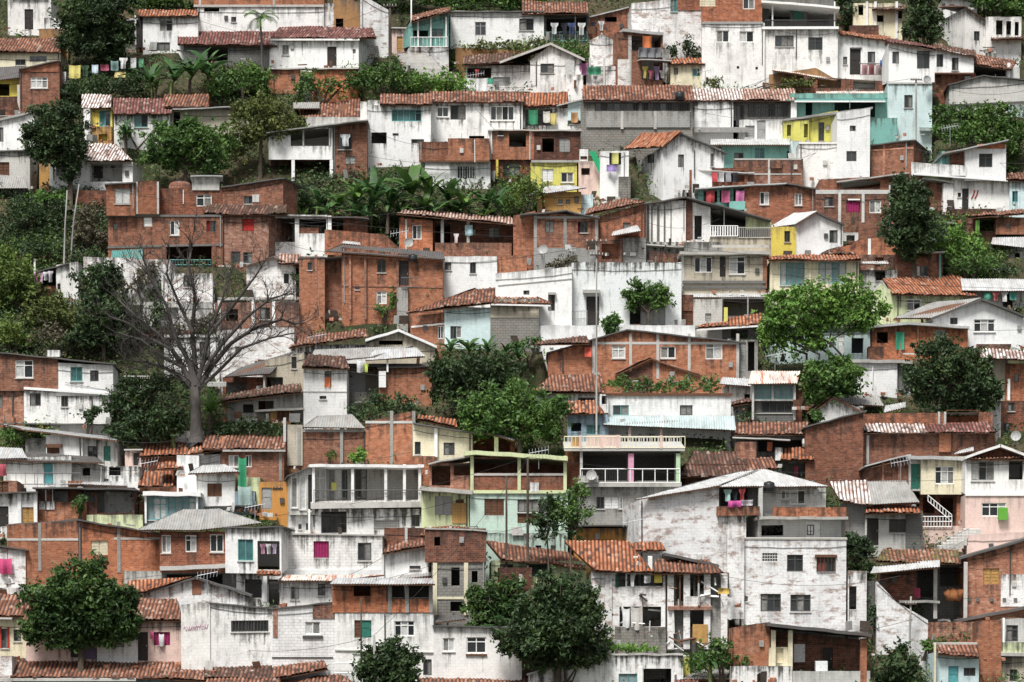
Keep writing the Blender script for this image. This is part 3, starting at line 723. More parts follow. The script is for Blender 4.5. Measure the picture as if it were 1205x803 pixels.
h.cols([159.5], 18, 53, 'cw', -.5, .14, .14, 'post')
h = B('long white house with a raw orange brick upper storey along the top edge', 306, 40, yaw=0)
h.w('W2', 232, 381, 7, 40, hs=[('o', 240, 9, 258, 14), ('k', 272, 20, 278, 26)]); h.w('BO', 228, 381, -14, 6.2, fn=0, off=-.1, dep=4.3, name='upper_wall')
h.cols([235.5, 322.5], -14, 7, 'concl', -.1); h.beam(228, 381, [7], 'concl', -.1)
h = B('low shed with dark red tiled roof behind the palm', 270, 72)
h.w('GD', 216, 318, 53, 74, hs=[('o', 244, 56, 268, 72)]); h.r('tiler', 209, 326, 53, 38, dep=2.6, yer=55)
h = B('white bungalow with red tiles, white fascia and dark door above a brick wall', 378, 82, yaw=-14)
h.w('W1', 317, 422, 46, 80, hs=[('g', 332, 53, 340, 65), ('d', 385, 55, 396, 78), ('k', 415, 58, 418.5, 63)], sx=441); h.r('tiler', 319, 443, 45.5, 33, dep=2.8, xrl=328, xrr=438); h.beam(318, 423, [46.8], 'cw', -.35, .16)
h = B('raw brick terrace wall with a gap full of plants under the white bungalow', 370, 108, name='retaining_wall', cat='wall', group='retaining walls')
h.w('BO', 316, 352, 81, 107, dep=.6); h.w('BO', 367, 421, 81, 108, dep=.6); h.w('GD', 352, 367, 90, 108, off=.5, dep=.5); h.sl('concl', 315, 422, 80, dep=.5, th=.12)
h = B('crumbling ochre brick ruin under the top edge beside the steep white steps', 405, 38)
h.w('EA', 392, 426, -4, 36, 4, hs=[('o', 395, 22, 404, 33)]); h.w('BO', 400, 416, -10, 6, off=.6, fn=0, dep=2, name='upper_wall'); h.w('W3', 380, 393, 4, 38, dep=2)
h = B('steep whitewashed stair wall climbing beside the ochre ruin', 440, 66, name='stair_wall', cat='wall', group='retaining walls')
h.w('W3', 424, 457, -6, 66, 12, pk=(440, 2), dep=1.2)
h = B('small salmon kiosk with orange doorway beside the timber pole', 468, 62, name='kiosk', cat='kiosk')
h.w('PK', 461, 477, 33, 64, hs=[('O', 467, 43, 474, 60)]); h.sl('concl', 460, 478, 32.5)
h = B('pale stone stairway zigzagging down past the timber pole', 490, 92, name='stairway', cat='stairs', group='stairways', yaw=0)
for k in range(8):
    x0 = 468 + k * 5; h.b('step', 'concl', x0, 63 + k * 3.6, x0 + 34, 70 + k * 3.6, -.25 * k, .5)
h = B('white house with turquoise balcony and a small sloping tile roof', 508, 88, yaw=12)
h.w('W3', 482, 528, 55, 90, dep=5); h.w('TQ', 482, 528, 27, 55, 15, fn=0, dep=5, hs=[('o', 486, 36, 504, 44), ('t', 508, 34, 522, 46)], name='upper_wall')
h.rail(483, 527, 44, 55, 'cw', -.4, 9); h.cols([492, 507, 525], 20, 55, 'cw', -.35, .12, .12, 'post'); h.r('tile', 484, 530, 27, 19, 13, 8, off=-.4, dep=3)
h = B('broad white house with two windows and a porch of hanging clothes at top centre', 590, 52, yaw=0)
h.w('W2', 530, 640, 13, 52, hs=[('g', 559, 26, 572, 42), ('k', 611, 22, 628, 36)]); h.w('GD', 640, 694, 15, 50, hs=[('o', 643, 19, 690, 40)], dep=3.5, off=.4)
h.r('tile', 614, 692, 17, 3, dep=3, off=0); h.sl('fibd', 529, 640, 13); h.rail(641, 691, 38, 48, 'ft', .2); h.cols([677], 18, 48, 'fg', .2, .1, .1, 'post')
for i, (x, c, n) in enumerate(((648, (.6, .6, .62), 'pale grey'), (660, (.03, .03, .04), 'black'), (668, (.05, .08, .2), 'navy'), (680, (.62, .62, .6), 'white'))):
    h.cloth(n + ' shirt hanging in the porch of the broad white house at top centre', c, x, 27, x + 9, 40 + i % 2, -.1, 'shirt', 'laundry in the top centre porch')
h = B('ochre earth bank below the broad white house at top centre', 580, 72, name='retaining_wall', cat='wall', group='retaining walls')
h.w('EA', 536, 622, 56, 76, 60, dep=.8)
h = B('whitewashed house with a dark gable and fibre roof above tiled roofs', 640, 106, yaw=-3)
h.w('W2', 624, 684, 71, 106, 71, pk=(648, 53), hs=[('k', 636, 75, 652, 86)]); h.w('W2', 548, 624, 77, 106, off=.6, hs=[('o', 549.5, 80, 578, 92), ('y', 580, 91, 600, 101)])
h.g('fibd', 588, 73, 648, 51, 688, 70, trim='concl'); h.r('tiled', 545, 604, 77, 66, 73, 62, off=.4, dep=2.5); h.w('W2', 664, 686, 88, 106, off=-.8, dep=.5, name='parapet'); h.b('curtain', 'cu', 665, 70, 676, 88, -.15, .06)
h.cloth('red shirt hanging in the wide opening of the gabled white house', (.5, .03, .04), 559, 82, 564, 90, -.15, 'shirt')
h.cloth('green towel on the ledge of the gabled white house', (.03, .3, .18), 571, 92, 580, 99, -.2, 'towel')
h.cloth('white tarpaulin spread below the wide opening of the gabled white house', (.78, .78, .77), 546, 92, 574, 110, -.7, 'sheet')
h = B('small rounded whitewashed outbuilding with green awning beside the brick tower', 710, 104)
h.w('W3', 694, 724, 48, 78, 48, pk=(709, 40), off=.8); h.w('W3', 690, 728, 78, 106); h.cols([694, 711], 68, 104, 'GL', -.1, .18)
h.cloth('green cloth awning on the rounded whitewashed outbuilding', (.04, .3, .16), 691, 79, 707, 88, -.5, 'awning'); h.cloth('purple sheet hung at the corner of the gabled white house', (.35, .1, .25), 682, 74, 692, 88, -.5)
h = B('brick house with slanted white roof edge behind the brick tower', 722, 40)
h.w('BR', 694, 742, 20, 42, 8, hs=[('o', 712, 20, 726, 26)], dep=3); h.sl('wsh', 692, 740, 20, 8, dep=3)
h.cloth('black shirt hanging under the slanted white roof behind the brick tower', (.03, .03, .035), 696, 26, 702, 36, -.2, 'shirt'); h.cloth('white shirt hanging under the slanted white roof behind the brick tower', (.65, .65, .66), 704, 25, 711, 36, -.2, 'shirt')
h = B('narrow brick tower house with two open floors and an orange cloth', 754, 104, yaw=14)
h.w('BR', 726, 780, 38, 102, 40, hs=[('o', 742, 43, 778, 60), ('o', 755, 73, 783, 94)], dep=4); h.w('GC', 752, 788, 58, 68, off=-.5, fn=0, dep=.4, name='parapet'); h.sl('wsh', 733, 781, 34, 38.5, th=.25); h.sl('wsh', 753, 790, 69, 71, dep=.6, off=-.6)
h.cols([741], 42, 102, 'concl', 0, .3); h.b('side_wall', 'W3', 727, 70, 741, 102, -.06, .05)
h.cloth('orange sheet hanging in the upper floor of the brick tower', (.7, .17, .02), 756, 42, 767, 58, -.25); h.cloth('grey blanket over the balcony of the brick tower', (.2, .21, .23), 752, 56, 778, 67, -.62)
for i, (c, n) in enumerate((((.62, .5, .05), 'yellow'), ((.5, .1, .15), 'crimson'), ((.3, .2, .35), 'lilac'), ((.6, .58, .55), 'cream'))):
    h.cloth(n + ' shirt on the lower porch line of the brick tower', c, 756 + i * 6.5, 78 + (i % 2) * 5, 763 + i * 6.5, 92 + (i % 3), -.3, 'shirt', 'laundry on the brick tower porch')
h = B('tall whitewashed wall house with flaking plaster and pale green windows at top', 786, 76)
h.w('W3', 743, 826, 4, 76, -4, dep=4, hs=[('t', 789, -4, 797, 14)]); h.w('BR', 797, 826, -12, 12, off=-.08, fn=0, dep=.3, name='upper_wall')
h = B('tiny ochre and cream house with tile edge beside the large white house', 808, 100)
h.w('CR', 789, 829, 76, 101, hs=[('k', 793, 80, 798, 88), ('t', 815, 81, 824, 90)]); h.r('tileo', 787, 830, 76, 70, dep=1.6)
h = B('large white house with brick upper room and dark railed balcony at top right', 905, 104, yaw=-3)
h.w('W2', 826, 900, 27, 104, hs=[('w', 843, 36, 858, 50), ('w', 870, 37, 887, 50), ('o', 867, 78, 870, 81), ('o', 889, 79, 892, 82)], dep=6)
h.w('W2', 900, 986, 33, 102, off=.25, dep=6, hs=[('k', 912, 42, 934, 55), ('k', 951, 44, 968, 59)]); h.w('BR', 826, 897, -14, 26.5, fn=0, off=-.06, dep=5, hs=[('Y', 823, -6, 842, 8), ('w', 874, -2, 888, 11)], name='upper_wall')
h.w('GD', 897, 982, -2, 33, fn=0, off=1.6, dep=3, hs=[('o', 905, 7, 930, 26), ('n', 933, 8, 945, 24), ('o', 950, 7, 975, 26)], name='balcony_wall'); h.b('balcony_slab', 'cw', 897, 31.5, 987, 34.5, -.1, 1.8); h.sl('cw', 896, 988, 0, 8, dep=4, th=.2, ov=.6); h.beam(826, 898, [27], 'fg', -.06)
h.rail(900, 984, 24, 31.5, 'fk', -.05); h.cols([909, 982], 2, 32, 'cw', 0, .12, .12, 'post')
h.b('pipe', 'fk', 896.5, 34, 897.5, 76, -.08, .06)
h = B('rusty shed roof on the bare earth slope below the large white house', 945, 104, name='shed', cat='shed')
h.w('EA', 905, 988, 88, 104, 96, pk=(960, 80), dep=1.); h.r('rsh', 909, 984, 83, 80, 95, 92, off=-.6, dep=1.6)
h = B('white house with black door and red lined roof right of the large white house', 1015, 96, yaw=4)
h.w('W1', 986, 1046, 40, 100, 47, hs=[('d', 1000, 58, 1013, 88), ('k', 1021, 61, 1030, 74), ('k', 992, 67, 997, 76)], dep=5); h.r('tileo', 988, 1048, 41, 37, 49, 45, dep=2)
h.rail(1012, 1040, 75, 88, 'fk', -.4); h.beam(1000, 1014, [57], 'fk', -.05, .15)
for i, (c, n) in enumerate((((.45, .2, .22), 'dusty pink'), ((.3, .08, .08), 'maroon'), ((.35, .25, .25), 'mauve'))):
    h.cloth(n + ' towel over the railing beside the black door', c, 1014 + i * 8, 76, 1021 + i * 8, 88, -.5, 'towel', 'towels on the railing beside the black door')
h = B('tall house, white above and pale blue below, with red tiled edge', 1072, 160, yaw=-2)
h.w('W1', 1046, 1100, 49, 97, 59, fn=0, hs=[('k', 1050, 61, 1058, 75), ('k', 1079, 60, 1094, 81)], dep=6, name='upper_wall'); h.w('LB', 1044.5, 1097, 97, 160, off=.05, hs=[('k', 1064, 112, 1074, 127)], dep=6); h.r('tiler', 1044, 1101, 50, 45, 60, 55, dep=2.5)
h.beam(1045, 1097, [98], 'GL', -.02, .12); h.b('awning', 'bsh', 1083, 150, 1098, 154, -.6, .6)
h = B('low white wing with two windows over a raw brick base', 1122, 104)
h.w('W1', 1100, 1146, 56, 86, 66, fn=0, hs=[('k', 1102, 64, 1110, 79), ('k', 1120, 68, 1128, 83)], name='upper_wall'); h.w('BR', 1100, 1148, 86, 112, off=.5, dep=3); h.r('tiled', 1098, 1148, 57, 52, 68, 61, dep=2.5); h.beam(1100, 1146, [86.5], 'wd', -.1, .14)
h = B('open shed with rusty tiled canopy at the right edge', 1165, 94, name='shed', cat='shed')
h.w('GL', 1138, 1200, 72, 98, 80, hs=[('o', 1146, 75, 1184, 90)]); h.q('tile', (1132, 74, -.8), (1190, 83, -.8), (1136, 62, 2.5), (1196, 73, 2.5)); h.cols([1187], 74, 95, 'cw', -.2, .25)
h = B('tall white gabled house with stained side wall in the top right corner', 1138, 62, yaw=20)
h.w('W2', 1136, 1166, 9, 62, 29, hs=[('k', 1146, 37, 1153, 48), ('k', 1160, 38, 1163, 47)], sx=1103); h.q('fibd', (1134, 7, -.3), (1168, 29, -.3), (1104, 8, 4), (1150, 20, 4))
h = B('white house with small columns under a dark tile strip in the top right corner', 1180, 60)
h.w('W2', 1160, 1202, 20, 60, hs=[('o', 1172, 24, 1180, 41), ('o', 1184, 25, 1190, 41), ('o', 1194, 26, 1199, 42)]); h.r('tiled', 1166, 1204, 47, 42, dep=1.5, off=-.4)
h = B('long pale concrete block shed with a shallow gable at the right edge', 1157, 126, yaw=-2)
h.w('GL', 1117, 1212, 100, 140, 94, pk=(1158, 89), hs=[], dep=5); h.sl('fibd', 1115, 1212, 99.5, 94, pk=(1158, 88.5), dep=5); h.beam(1117, 1205, [(124, 120)], 'fibd', -.1, .14); h.w('LB', 1186, 1204, 124, 150, off=-.3)
h = B('jumble of small pale rooms with columns behind the white gabled corner', 1035, 46)
h.w('CR', 1004, 1062, 4, 48, hs=[('o', 1010, 6, 1016, 18), ('o', 1032, 18, 1040, 26), ('o', 1054, 8, 1062, 22)]); h.cols([1020, 1030, 1055], 2, 46, 'cw', -.1, .22); h.r('tiled', 1026, 1066, 12, 6, off=-.3, dep=1.6); h.w('BD', 1000, 1034, 30, 48, off=-.8, dep=.6, name='parapet')
h = B('small house with gable roof half hidden by the dark tree at the top right', 1090, 12)
h.w('W2', 1110, 1150, -4, 12); h.r('tiled', 1105, 1152, -2, -8)
h = B('dim timber porch house half hidden by the dark tree at top left', 148, 60)
h.w('GL', 126, 160, 22, 60, off=1, hs=[('o', 134, 30, 156, 52)]); h.sl('zinc', 124, 162, 26, 22)
# ---- second row
h = B('white house with grey slanting roof at the left edge beside the round dark tree', 18, 176)
h.w('W1', -10, 40, 143, 182, 133, hs=[('k', -4, 150, 4, 167)]); h.sl('fib', -12, 62, 143, 124, dep=4, th=.2)
h = B('small pale house with red brown shutter at the left edge', 16, 224)
h.w('GL', -10, 35, 177, 226, fn=2, hs=[('s', -3, 191, 11, 207)]); h.sl('fibd', -12, 36, 177)
h.q('fib', (-10, 222, -1.2), (33, 222, -1.2), (-10, 206, .1), (28, 208, .1), name='lean_to_roof')
h = B('little yellow and white house with whitened roof tiles left of centre', 115, 160)
h.w('YE', 101, 132, 127, 150, hs=[('t', 117, 130, 130, 149)]); h.w('OC', 104, 131, 149, 168, off=-.5, dep=.6, hs=[('o', 116, 158, 126, 166)]); h.r('tilew', 96, 131, 128, 113, dep=2.2); h.w('W1', 98, 106, 128, 166, off=-.55, dep=.4, name='side_wall')
h = B('white house with faded pink tiles and teal window above the leafy tree', 166, 168)
h.w('W2', 134, 200, 134, 172, hs=[('t', 158, 135, 174, 150)]); h.r('tiler', 133, 202, 135, 116, dep=2.8, yer=134)
h = B('grey shed with striped orange tile roof above the leafy tree', 228, 160, name='shed', cat='shed')
h.w('BG', 200, 300, 129, 165, hs=[('o', 204, 132, 212, 150)]); h.r('tile', 193, 246, 126, 112, dep=2.4); h.sl('zinc', 203, 300, 128, 124, dep=2, off=-.4)
h = B('white house with white striped tin roof and recessed porch behind the round dark tree', 106, 226, yaw=-5)
h.w('W1', 58, 105, 190, 226, hs=[('k', 66, 194, 95, 207)], dep=4); h.w('W1', 104, 156, 191, 226, hs=[('o', 104.5, 192, 144, 214)], dep=4); h.w('GL', 104, 146, 189, 216, fn=0, off=1.4, dep=1.5, hs=[('d', 110, 193, 121, 210), ('k', 130, 193, 135, 198)], name='porch_wall')
h.q('tilew', (98, 190, -.5), (156, 190, -.5), (100, 170, 3.2), (136, 170, 3.2)); h.w('OC', 46, 58, 193, 222, off=.6, dep=3, name='side_wall'); h.cols([146], 192, 215, 'fg', .1, .12)
h = B('weathered brick retaining wall under the white striped tin roof', 108, 246, name='retaining_wall', cat='wall', group='retaining walls')
h.w('BD', 88, 128, 224, 248, dep=.5)
h = B('two storey brick building with a bright orange corner room and green awning', 190, 310, yaw=5)
h.w('BR', 127, 262, 254, 312, dep=6, hs=[('k', 133, 263, 139, 271), ('S', 169, 256, 179, 267), ('w', 200, 260, 211, 277), ('r', 243, 260, 247, 272), ('k', 247.5, 260, 254, 273), ('o', 196, 289, 249, 318)])
h.w('BO', 125, 159, 217, 254, 215, fn=0, off=-.5, dep=4, hs=[('g', 135, 222, 153, 240)], name='upper_wall'); h.w('BO', 160, 187, 213, 252, fn=0, off=-.3, dep=4, name='upper_wall')
h.w('BD', 187, 266, 222, 254, fn=0, off=1.2, dep=4, hs=[('w', 231, 229, 249, 243)], name='upper_wall'); h.sl('fibd', 123, 160, 216, 214, off=-.5, dep=4); h.cols([161, 186], 214, 252, 'concl', -.3, .16)
h.beam(127, 262, [254, (291, 288)], 'GD', -.05, .18); h.cols([193, 252], 289, 312, 'BR', -.04, .3); h.q('gsh', (130, 306, -1.2), (168, 309, -1.2), (132, 295, 0), (168, 293, 0), name='awning'); h.w('GL', 226, 258, 207, 224, fn=0, off=1.1, dep=2, name='roof_room'); h.sl('zinc', 224, 262, 206.5, off=1, dep=2)
h.rail(200, 248, 306, 312, 'ft', -.02)
h = B('mottled brick house with red curtain and slanted upper storey left of centre', 300, 312, yaw=-18)
h.w('BP', 255, 316, 252, 314, hs=[('r', 285, 258, 299, 272), ('k', 246, 260, 254, 272), ('k', 272, 296, 283, 310), ('k', 286, 297, 297, 310)], dep=5); h.w('BR', 262, 333, 220, 252, 209, fn=0, off=.8, dep=4, sx=350, hs=[('k', 287, 231, 297, 240)], name='upper_wall')
h.sl('fibd', 260, 335, 219.5, 208.5, off=.8, dep=4); h.r('tiled', 240, 338, 253, 242, off=-.1, dep=.8, back=False, ov=.3); h.cols([255.5], 253, 313, 'concl', 0, .2); h.b('concrete_patch', 'GL', 297, 229, 305, 238, .75, .06)
h = B('open white framed terrace house beside the mottled brick house', 350, 302, yaw=0)
h.w('W1', 316, 385, 253, 304, hs=[('o', 321, 257, 347, 285), ('o', 352, 258, 384, 275)], dep=4); h.b('parapet', 'BR', 353, 268, 375, 276, .3, .1); h.w('BD', 384, 432, 255, 300, off=.5, hs=[('o', 391, 258, 404, 282)], dep=3); h.cols([388], 254, 292, 'cw', -.05, .3); h.sl('fibd', 314, 434, 253, 256, dep=3.5); h.w('GC', 316, 384, 244, 252, off=.5, fn=0, dep=2.5, name='roof_parapet') if 0 else None
h = B('porch house on white stilts with slanting roof above the banana plants', 372, 208, yaw=0)
h.w('W1', 316, 391, 156, 188, 146, fn=0, hs=[('o', 342, 152, 390, 172)], dep=4, name='wall'); h.w('BR', 391, 432, 146, 212, 141, hs=[('k', 398, 158, 414, 176), ('G', 406, 184, 418, 193)], off=.3); h.sl('fib', 313, 433, 155.5, 140.5, dep=4.2, ov=.6)
h.w('BD', 318, 391, 188, 225, off=2.2, dep=2, hs=[('o', 340, 190, 388, 206)], name='back_wall'); h.cols([345, 390], 188, 214, 'cw', .05, .28); h.cols([357, 388], 151, 172, 'concl', 0, .14); h.w('GL', 360, 432, 138, 150, off=2.5, fn=0, dep=2, name='back_room')
h.cloth('white shirt drying on the porch of the stilt house', (.6, .62, .62), 400, 158, 412, 172, -.15, 'shirt')
h = B('shed with steep terracotta roof between the leafy tree and the tall white house', 392, 142, name='shed', cat='shed')
h.w('GL', 360, 432, 138, 150, 138); h.r('tile', 353, 424, 139, 127, 139, 117, dep=2.6); h.q('fib', (345, 128, 0), (376, 128, 0), (345, 121, 2), (376, 121, 2))
h = B('tall white house with teal window and rusty tiles beside the stilt house', 470, 192, yaw=2)
h.w('W1', 432, 507, 124, 194, hs=[('t', 461, 129, 496, 143), ('o', 437, 156, 455, 169), ('k', 462, 157, 469, 160), ('k', 484, 164, 499, 169)], dep=5); h.r('tile', 447, 509, 124, 112, dep=2.4); h.w('W2', 432, 447, 118, 126, fn=0, off=.2, dep=1, name='chimney'); h.w('W2', 424, 432, 120, 180, off=.5, dep=3, name='side_wall')
h = B('white house with wide curtained window under a tile roof left of the orange house', 560, 166, yaw=1)
h.w('W2', 507, 615, 120, 168, hs=[('w', 514, 126, 528, 138), ('k', 530, 124, 548, 141), ('w', 577, 125, 605, 142), ('o', 552, 160, 570, 163)], dep=5); h.r('tile', 505, 617, 121, 108, dep=2.6)
h = B('reddish brick balcony block over a whitewashed ground floor', 536, 218, yaw=0)
h.w('BO', 493, 529, 167, 190, fn=0, name='upper_wall'); h.w('BO', 527, 576, 163, 190, fn=0, off=-.4, name='upper_wall'); h.w('W2', 500, 577, 190, 220, off=.2, hs=[('B', 537, 195, 560, 211)]); h.beam(493, 576, [190], 'wd', -.42, .16)
h = B('bright orange brick room with a square black opening beside the dark brown house', 600, 210)
h.w('BO', 576, 626, 153, 188, fn=0, hs=[('o', 599, 156, 619, 173), ('k', 586, 156, 592, 159.5)], name='upper_wall', dep=5); h.w('BD', 576, 625, 188, 214, off=.3, hs=[('k', 592, 192, 612, 208)]); h.sl('concl', 574, 627, 152.5); h.cols([577, 624], 154, 188, 'concl', 0, .2); h.cols([585], 188, 212, 'YE', 0, .2)
h = B('dark brown house with black opening over a yellow ground floor', 652, 218)
h.w('BD', 626, 683, 153, 190, fn=0, hs=[('o', 638, 163, 652, 179), ('G', 658, 163, 671, 179)], name='upper_wall', dep=5); h.w('LY', 625, 679, 190, 220, off=.1, hs=[('S', 638, 199, 651, 214), ('w', 660, 203, 675, 215)]); h.sl('concl', 625, 685, 152.5, dep=5); h.beam(625, 683, [190], 'conc', -.02); h.cols([626.5], 154, 188, 'BR', 0, .3)
h = B('sheltered laundry terrace under orange tiles above the dark brown house', 650, 152)
h.w('W2', 615, 690, 127, 154, hs=[('o', 618, 128, 650, 148), ('k', 668, 130, 688, 146)], dep=3); h.r('tileo', 612, 668, 126, 112, 125, 108, dep=2.6); h.sl('zinc', 655, 692, 124, 115, dep=2.5, off=-.3); h.b('panel', 'LB', 668, 120, 690, 142, -.2, .1)
for i, (x, y0, x1, y1, c, n) in enumerate(((622, 129, 633, 146, (.03, .28, .13), 'green'), (639, 131, 647, 144, (.6, .58, .5), 'cream'), (647, 133, 655, 146, (.55, .45, .1), 'mustard'), (672, 132, 680, 144, (.6, .3, .1), 'orange'), (684, 136, 690, 146, (.55, .2, .2), 'salmon'))):
    h.cloth(n + ' sheet drying on the terrace above the dark brown house', c, x, y0, x1, y1, -.4, 'sheet', 'laundry on the terrace above the dark brown house')
h = B('long grey house with mesh screens and terracotta roof above the white gable', 752, 180, yaw=0)
h.w('ST', 684, 815, 119, 182, hs=[('b', 700, 121, 752, 131), ('b', 756, 121, 812, 131)], dep=5); h.w('GC', 690, 812, 131, 150, fn=0, off=-.12, dep=.15, name='parapet'); h.r('tile', 686, 815, 119, 102, dep=3.2); h.cols([732, 771], 131, 152, 'concl', -.15, .25)
h.beam(688, 812, [119.5], 'fk', -.3, .12)
h = B('white block house with whitened broken roof tiles and grey screens', 872, 168, yaw=0)
h.w('W2', 812, 863, 120, 154, hs=[], off=-.2); h.w('GD', 863, 931, 121, 142, fn=0, hs=[('b', 866, 124, 876, 148), ('b', 880, 122, 928, 138)], dep=4, off=.3); h.w('W2', 870, 922, 141, 170, off=.1, hs=[('G', 877, 148, 888, 163), ('y', 891, 142, 901, 166)]); h.r('tilew', 806, 874, 119, 105, dep=3); h.r('tilep', 874, 936, 119, 106, dep=2.8)
h.cols([934], 120, 142, 'cw', -.1, .5); h.b('awning', 'fib', 816, 150, 880, 156, -.8, .8)
h = B('vivid yellow house with grey sloping roof beside the tall white tower house', 955, 170, yaw=4)
h.w('LY', 925, 986, 142, 170, 130, hs=[('k', 938, 148, 943, 164), ('k', 963, 144, 970, 166)], dep=4); h.sl('fib', 922, 1027, 140, 126, dep=4, th=.18, ov=.6); h.w('LY', 922, 952, 142, 168, off=-.5, dep=.5, hs=[('o', 926, 147, 931, 160), ('o', 946, 146, 951, 162)], name='porch_wall')
h = B('tall white tower house with two small windows below its grey roof edge', 1004, 214, yaw=0)
h.w('W2', 985, 1024, 133, 214, 127, hs=[('k', 1000, 148, 1007, 154.5), ('k', 996, 178, 1008, 190)], dep=4.5); h.w('W2', 940, 985.5, 168, 212, off=.2, dep=4); h.beam(940, 985, [168.5], 'cw', .15, .14)
h = B('long turquoise house with white awning line behind the yellow house', 1000, 160)
h.w('TQ', 930, 1046, 110, 164, hs=[('o', 948, 121, 956, 136), ('o', 982, 121, 1030, 138)], dep=4); h.r('gsh', 925, 1042, 119, 112, dep=2, off=-.5); h.beam(935, 1042, [119.5], 'cw', -.9, .14); h.w('TQ', 1024, 1056, 139, 162, off=-.9, dep=.8, name='parapet')
h = B('dark timber shed with rusty tin roof above the turquoise house', 995, 110, name='shed', cat='shed')
h.w('BD', 946, 1046, 90, 114, 96, hs=[('o', 962, 92, 990, 104), ('o', 1004, 94, 1030, 106)], dep=3); h.r('rsh', 960, 1046, 112, 104, dep=2, off=-.8)
h = B('white gabled house with orange tile slope right of the banana plants', 800, 232, yaw=16)
h.w('W1', 780, 852, 172, 232, 178, pk=(803, 157), hs=[('k', 798, 182, 805, 197), ('k', 836, 181, 840, 196)], sx=734, sh=[('k', 761, 182, 770, 192)], dep=5); h.q('tileo', (735, 176, 5.0), (781, 173, -.4), (757, 157, 5.), (803, 156, -.4)); h.q('tiled', (803, 156, -.4), (855, 180, -.4), (790, 153, 3), (845, 172, 3)) if 0 else None
h.sl('fibd', 801, 856, 156, 180, dep=.5, ov=.3, th=.12, name='verge')
h = B('turquoise house with long white awning right of the white gable', 898, 190)
h.w('TQ', 850, 946, 170, 196, hs=[('k', 864, 180, 875, 188), ('t', 888, 174, 900, 187), ('o', 926, 178, 931, 190)], dep=4); h.r('wsh', 836, 930, 171, 164, yer=171, dep=2, off=-.5); h.w('LB', 929, 944, 166, 190, off=-.1, dep=.4, name='side_wall')
h = B('brick terrace block below the turquoise house with white awning', 904, 218)
h.w('BR', 864, 945, 187, 220, dep=4, hs=[]); h.beam(864, 943, [187.5, 205], 'conc', 0, .14); h.cols([905], 187, 218, 'concl', 0, .2); h.w('BR', 906, 920, 189, 198, off=-.25, dep=.2, fn=0, name='planter')
h = B('brick porch with dark openings and red laundry under the turquoise house', 838, 224)
h.w('BD', 812, 880, 198, 222, hs=[('o', 815, 200, 836, 214), ('o', 838, 201, 876, 214)], dep=3); h.w('BR', 797, 814, 200, 226, off=-.4, dep=3); h.sl('concl', 810, 888, 199, 203, dep=3)
for i, (c, n) in enumerate((((.5, .03, .04), 'red'), ((.6, .6, .6), 'white'), ((.25, .25, .27), 'grey'), ((.04, .04, .05), 'black'))):
    h.cloth(n + ' trousers on the dark brick porch under the turquoise house', c, 838 + i * 8, 203, 844 + i * 8, 214, -.3, 'trousers', 'laundry on the dark brick porch')
h = B('dark brick house with white roof edge and pink draped turquoise veranda', 908, 252, yaw=-2)
h.w('BR', 876, 964, 217, 256, 221, hs=[('w', 894, 226, 905, 241), ('w', 935, 228, 944, 242)], dep=5); h.sl('wsh', 818, 926, 221, 215, dep=4, ov=.5); h.sl('fibd', 924, 964, 215, 222, dep=4, ov=.4); h.w('TQ', 822, 877, 222, 248, off=.2, hs=[('o', 828, 225, 844, 238), ('o', 847, 224, 858, 238), ('o', 863, 222, 875, 237)], dep=3); h.b('parapet', 'TQ', 858, 237, 877, 247, -.3, .3)
for x, c, n in ((831, (.5, .04, .05), 'red'), (849, (.5, .08, .2), 'rose'), (866, (.7, .15, .4), 'hot pink')):
    h.cloth(n + ' sheet draped in the turquoise veranda', c, x, 224, x + 10, 238, -.2, 'sheet', 'sheets in the turquoise veranda')
h = B('brick flat topped house with magenta curtain left of the round leafed tree', 1002, 264, yaw=0)
h.w('BR', 960, 1046, 226, 264, hs=[('k', 970, 232, 981, 243), ('m', 996, 236, 1012, 250), ('w', 1023, 236, 1037, 251)], dep=5); h.cols([988, 1015.5], 226, 262, 'GL', -.01, .24); h.beam(960, 1046, [226], 'GL', 0, .34); h.w('BR', 964, 1046, 212, 225, 207, fn=0, off=.8, dep=3, hs=[('o', 990, 213, 1036, 222)], name='upper_wall'); h.sl('concl', 985, 1070, 213, 203, off=.6, dep=3)
h.beam(998, 1012, [235], 'cw', -.05, .12)
h = B('raw brick house with rounded corner behind the white balcony house', 1055, 212, yaw=-22)
h.w('BR', 1025, 1075, 171, 212, 165, dep=5, sx=1112, sh=[('g', 1086, 177, 1098, 190)]); h.cols([1040, 1066], 169, 208, 'BP', 0, .2); h.beam(1025, 1075, [(177, 174)], 'BP', 0, .16); h.sl('fibd', 1024, 1077, 170.5, 164, dep=5)
h = B('white house with long balcony and upper window under a slanted roof at right', 1130, 250, yaw=3)
h.w('W1', 1116, 1188, 212, 252, hs=[('d', 1132, 222, 1140, 247), ('k', 1127, 227, 1131, 232)], off=.5, dep=5); h.w('W1', 1136, 1184, 175, 213, 170, fn=0, hs=[('k', 1152, 181, 1168, 197)], dep=5, name='upper_wall'); h.w('W1', 1073, 1137, 191, 207, 195, fn=0, off=-.1, dep=.25, name='balcony_wall'); h.w('BR', 1118, 1137, 177, 196, fn=0, off=.6, dep=3, name='upper_wall'); h.w('TQ', 1108, 1118, 178, 194, fn=0, off=.7, dep=3, name='upper_wall')
h.sl('zinc', 1110, 1187, 180, 164, dep=5, ov=.5); h.b('upper_wall', 'BO', 1150, 170, 1183, 175, -.05, .04, 168.5); h.b('balcony_slab', 'cw', 1073, 206, 1186, 213, -.2, 1.) if 0 else None
h.beam(1075, 1186, [(205, 213)], 'cw', -.12, .12)
mb = MB()
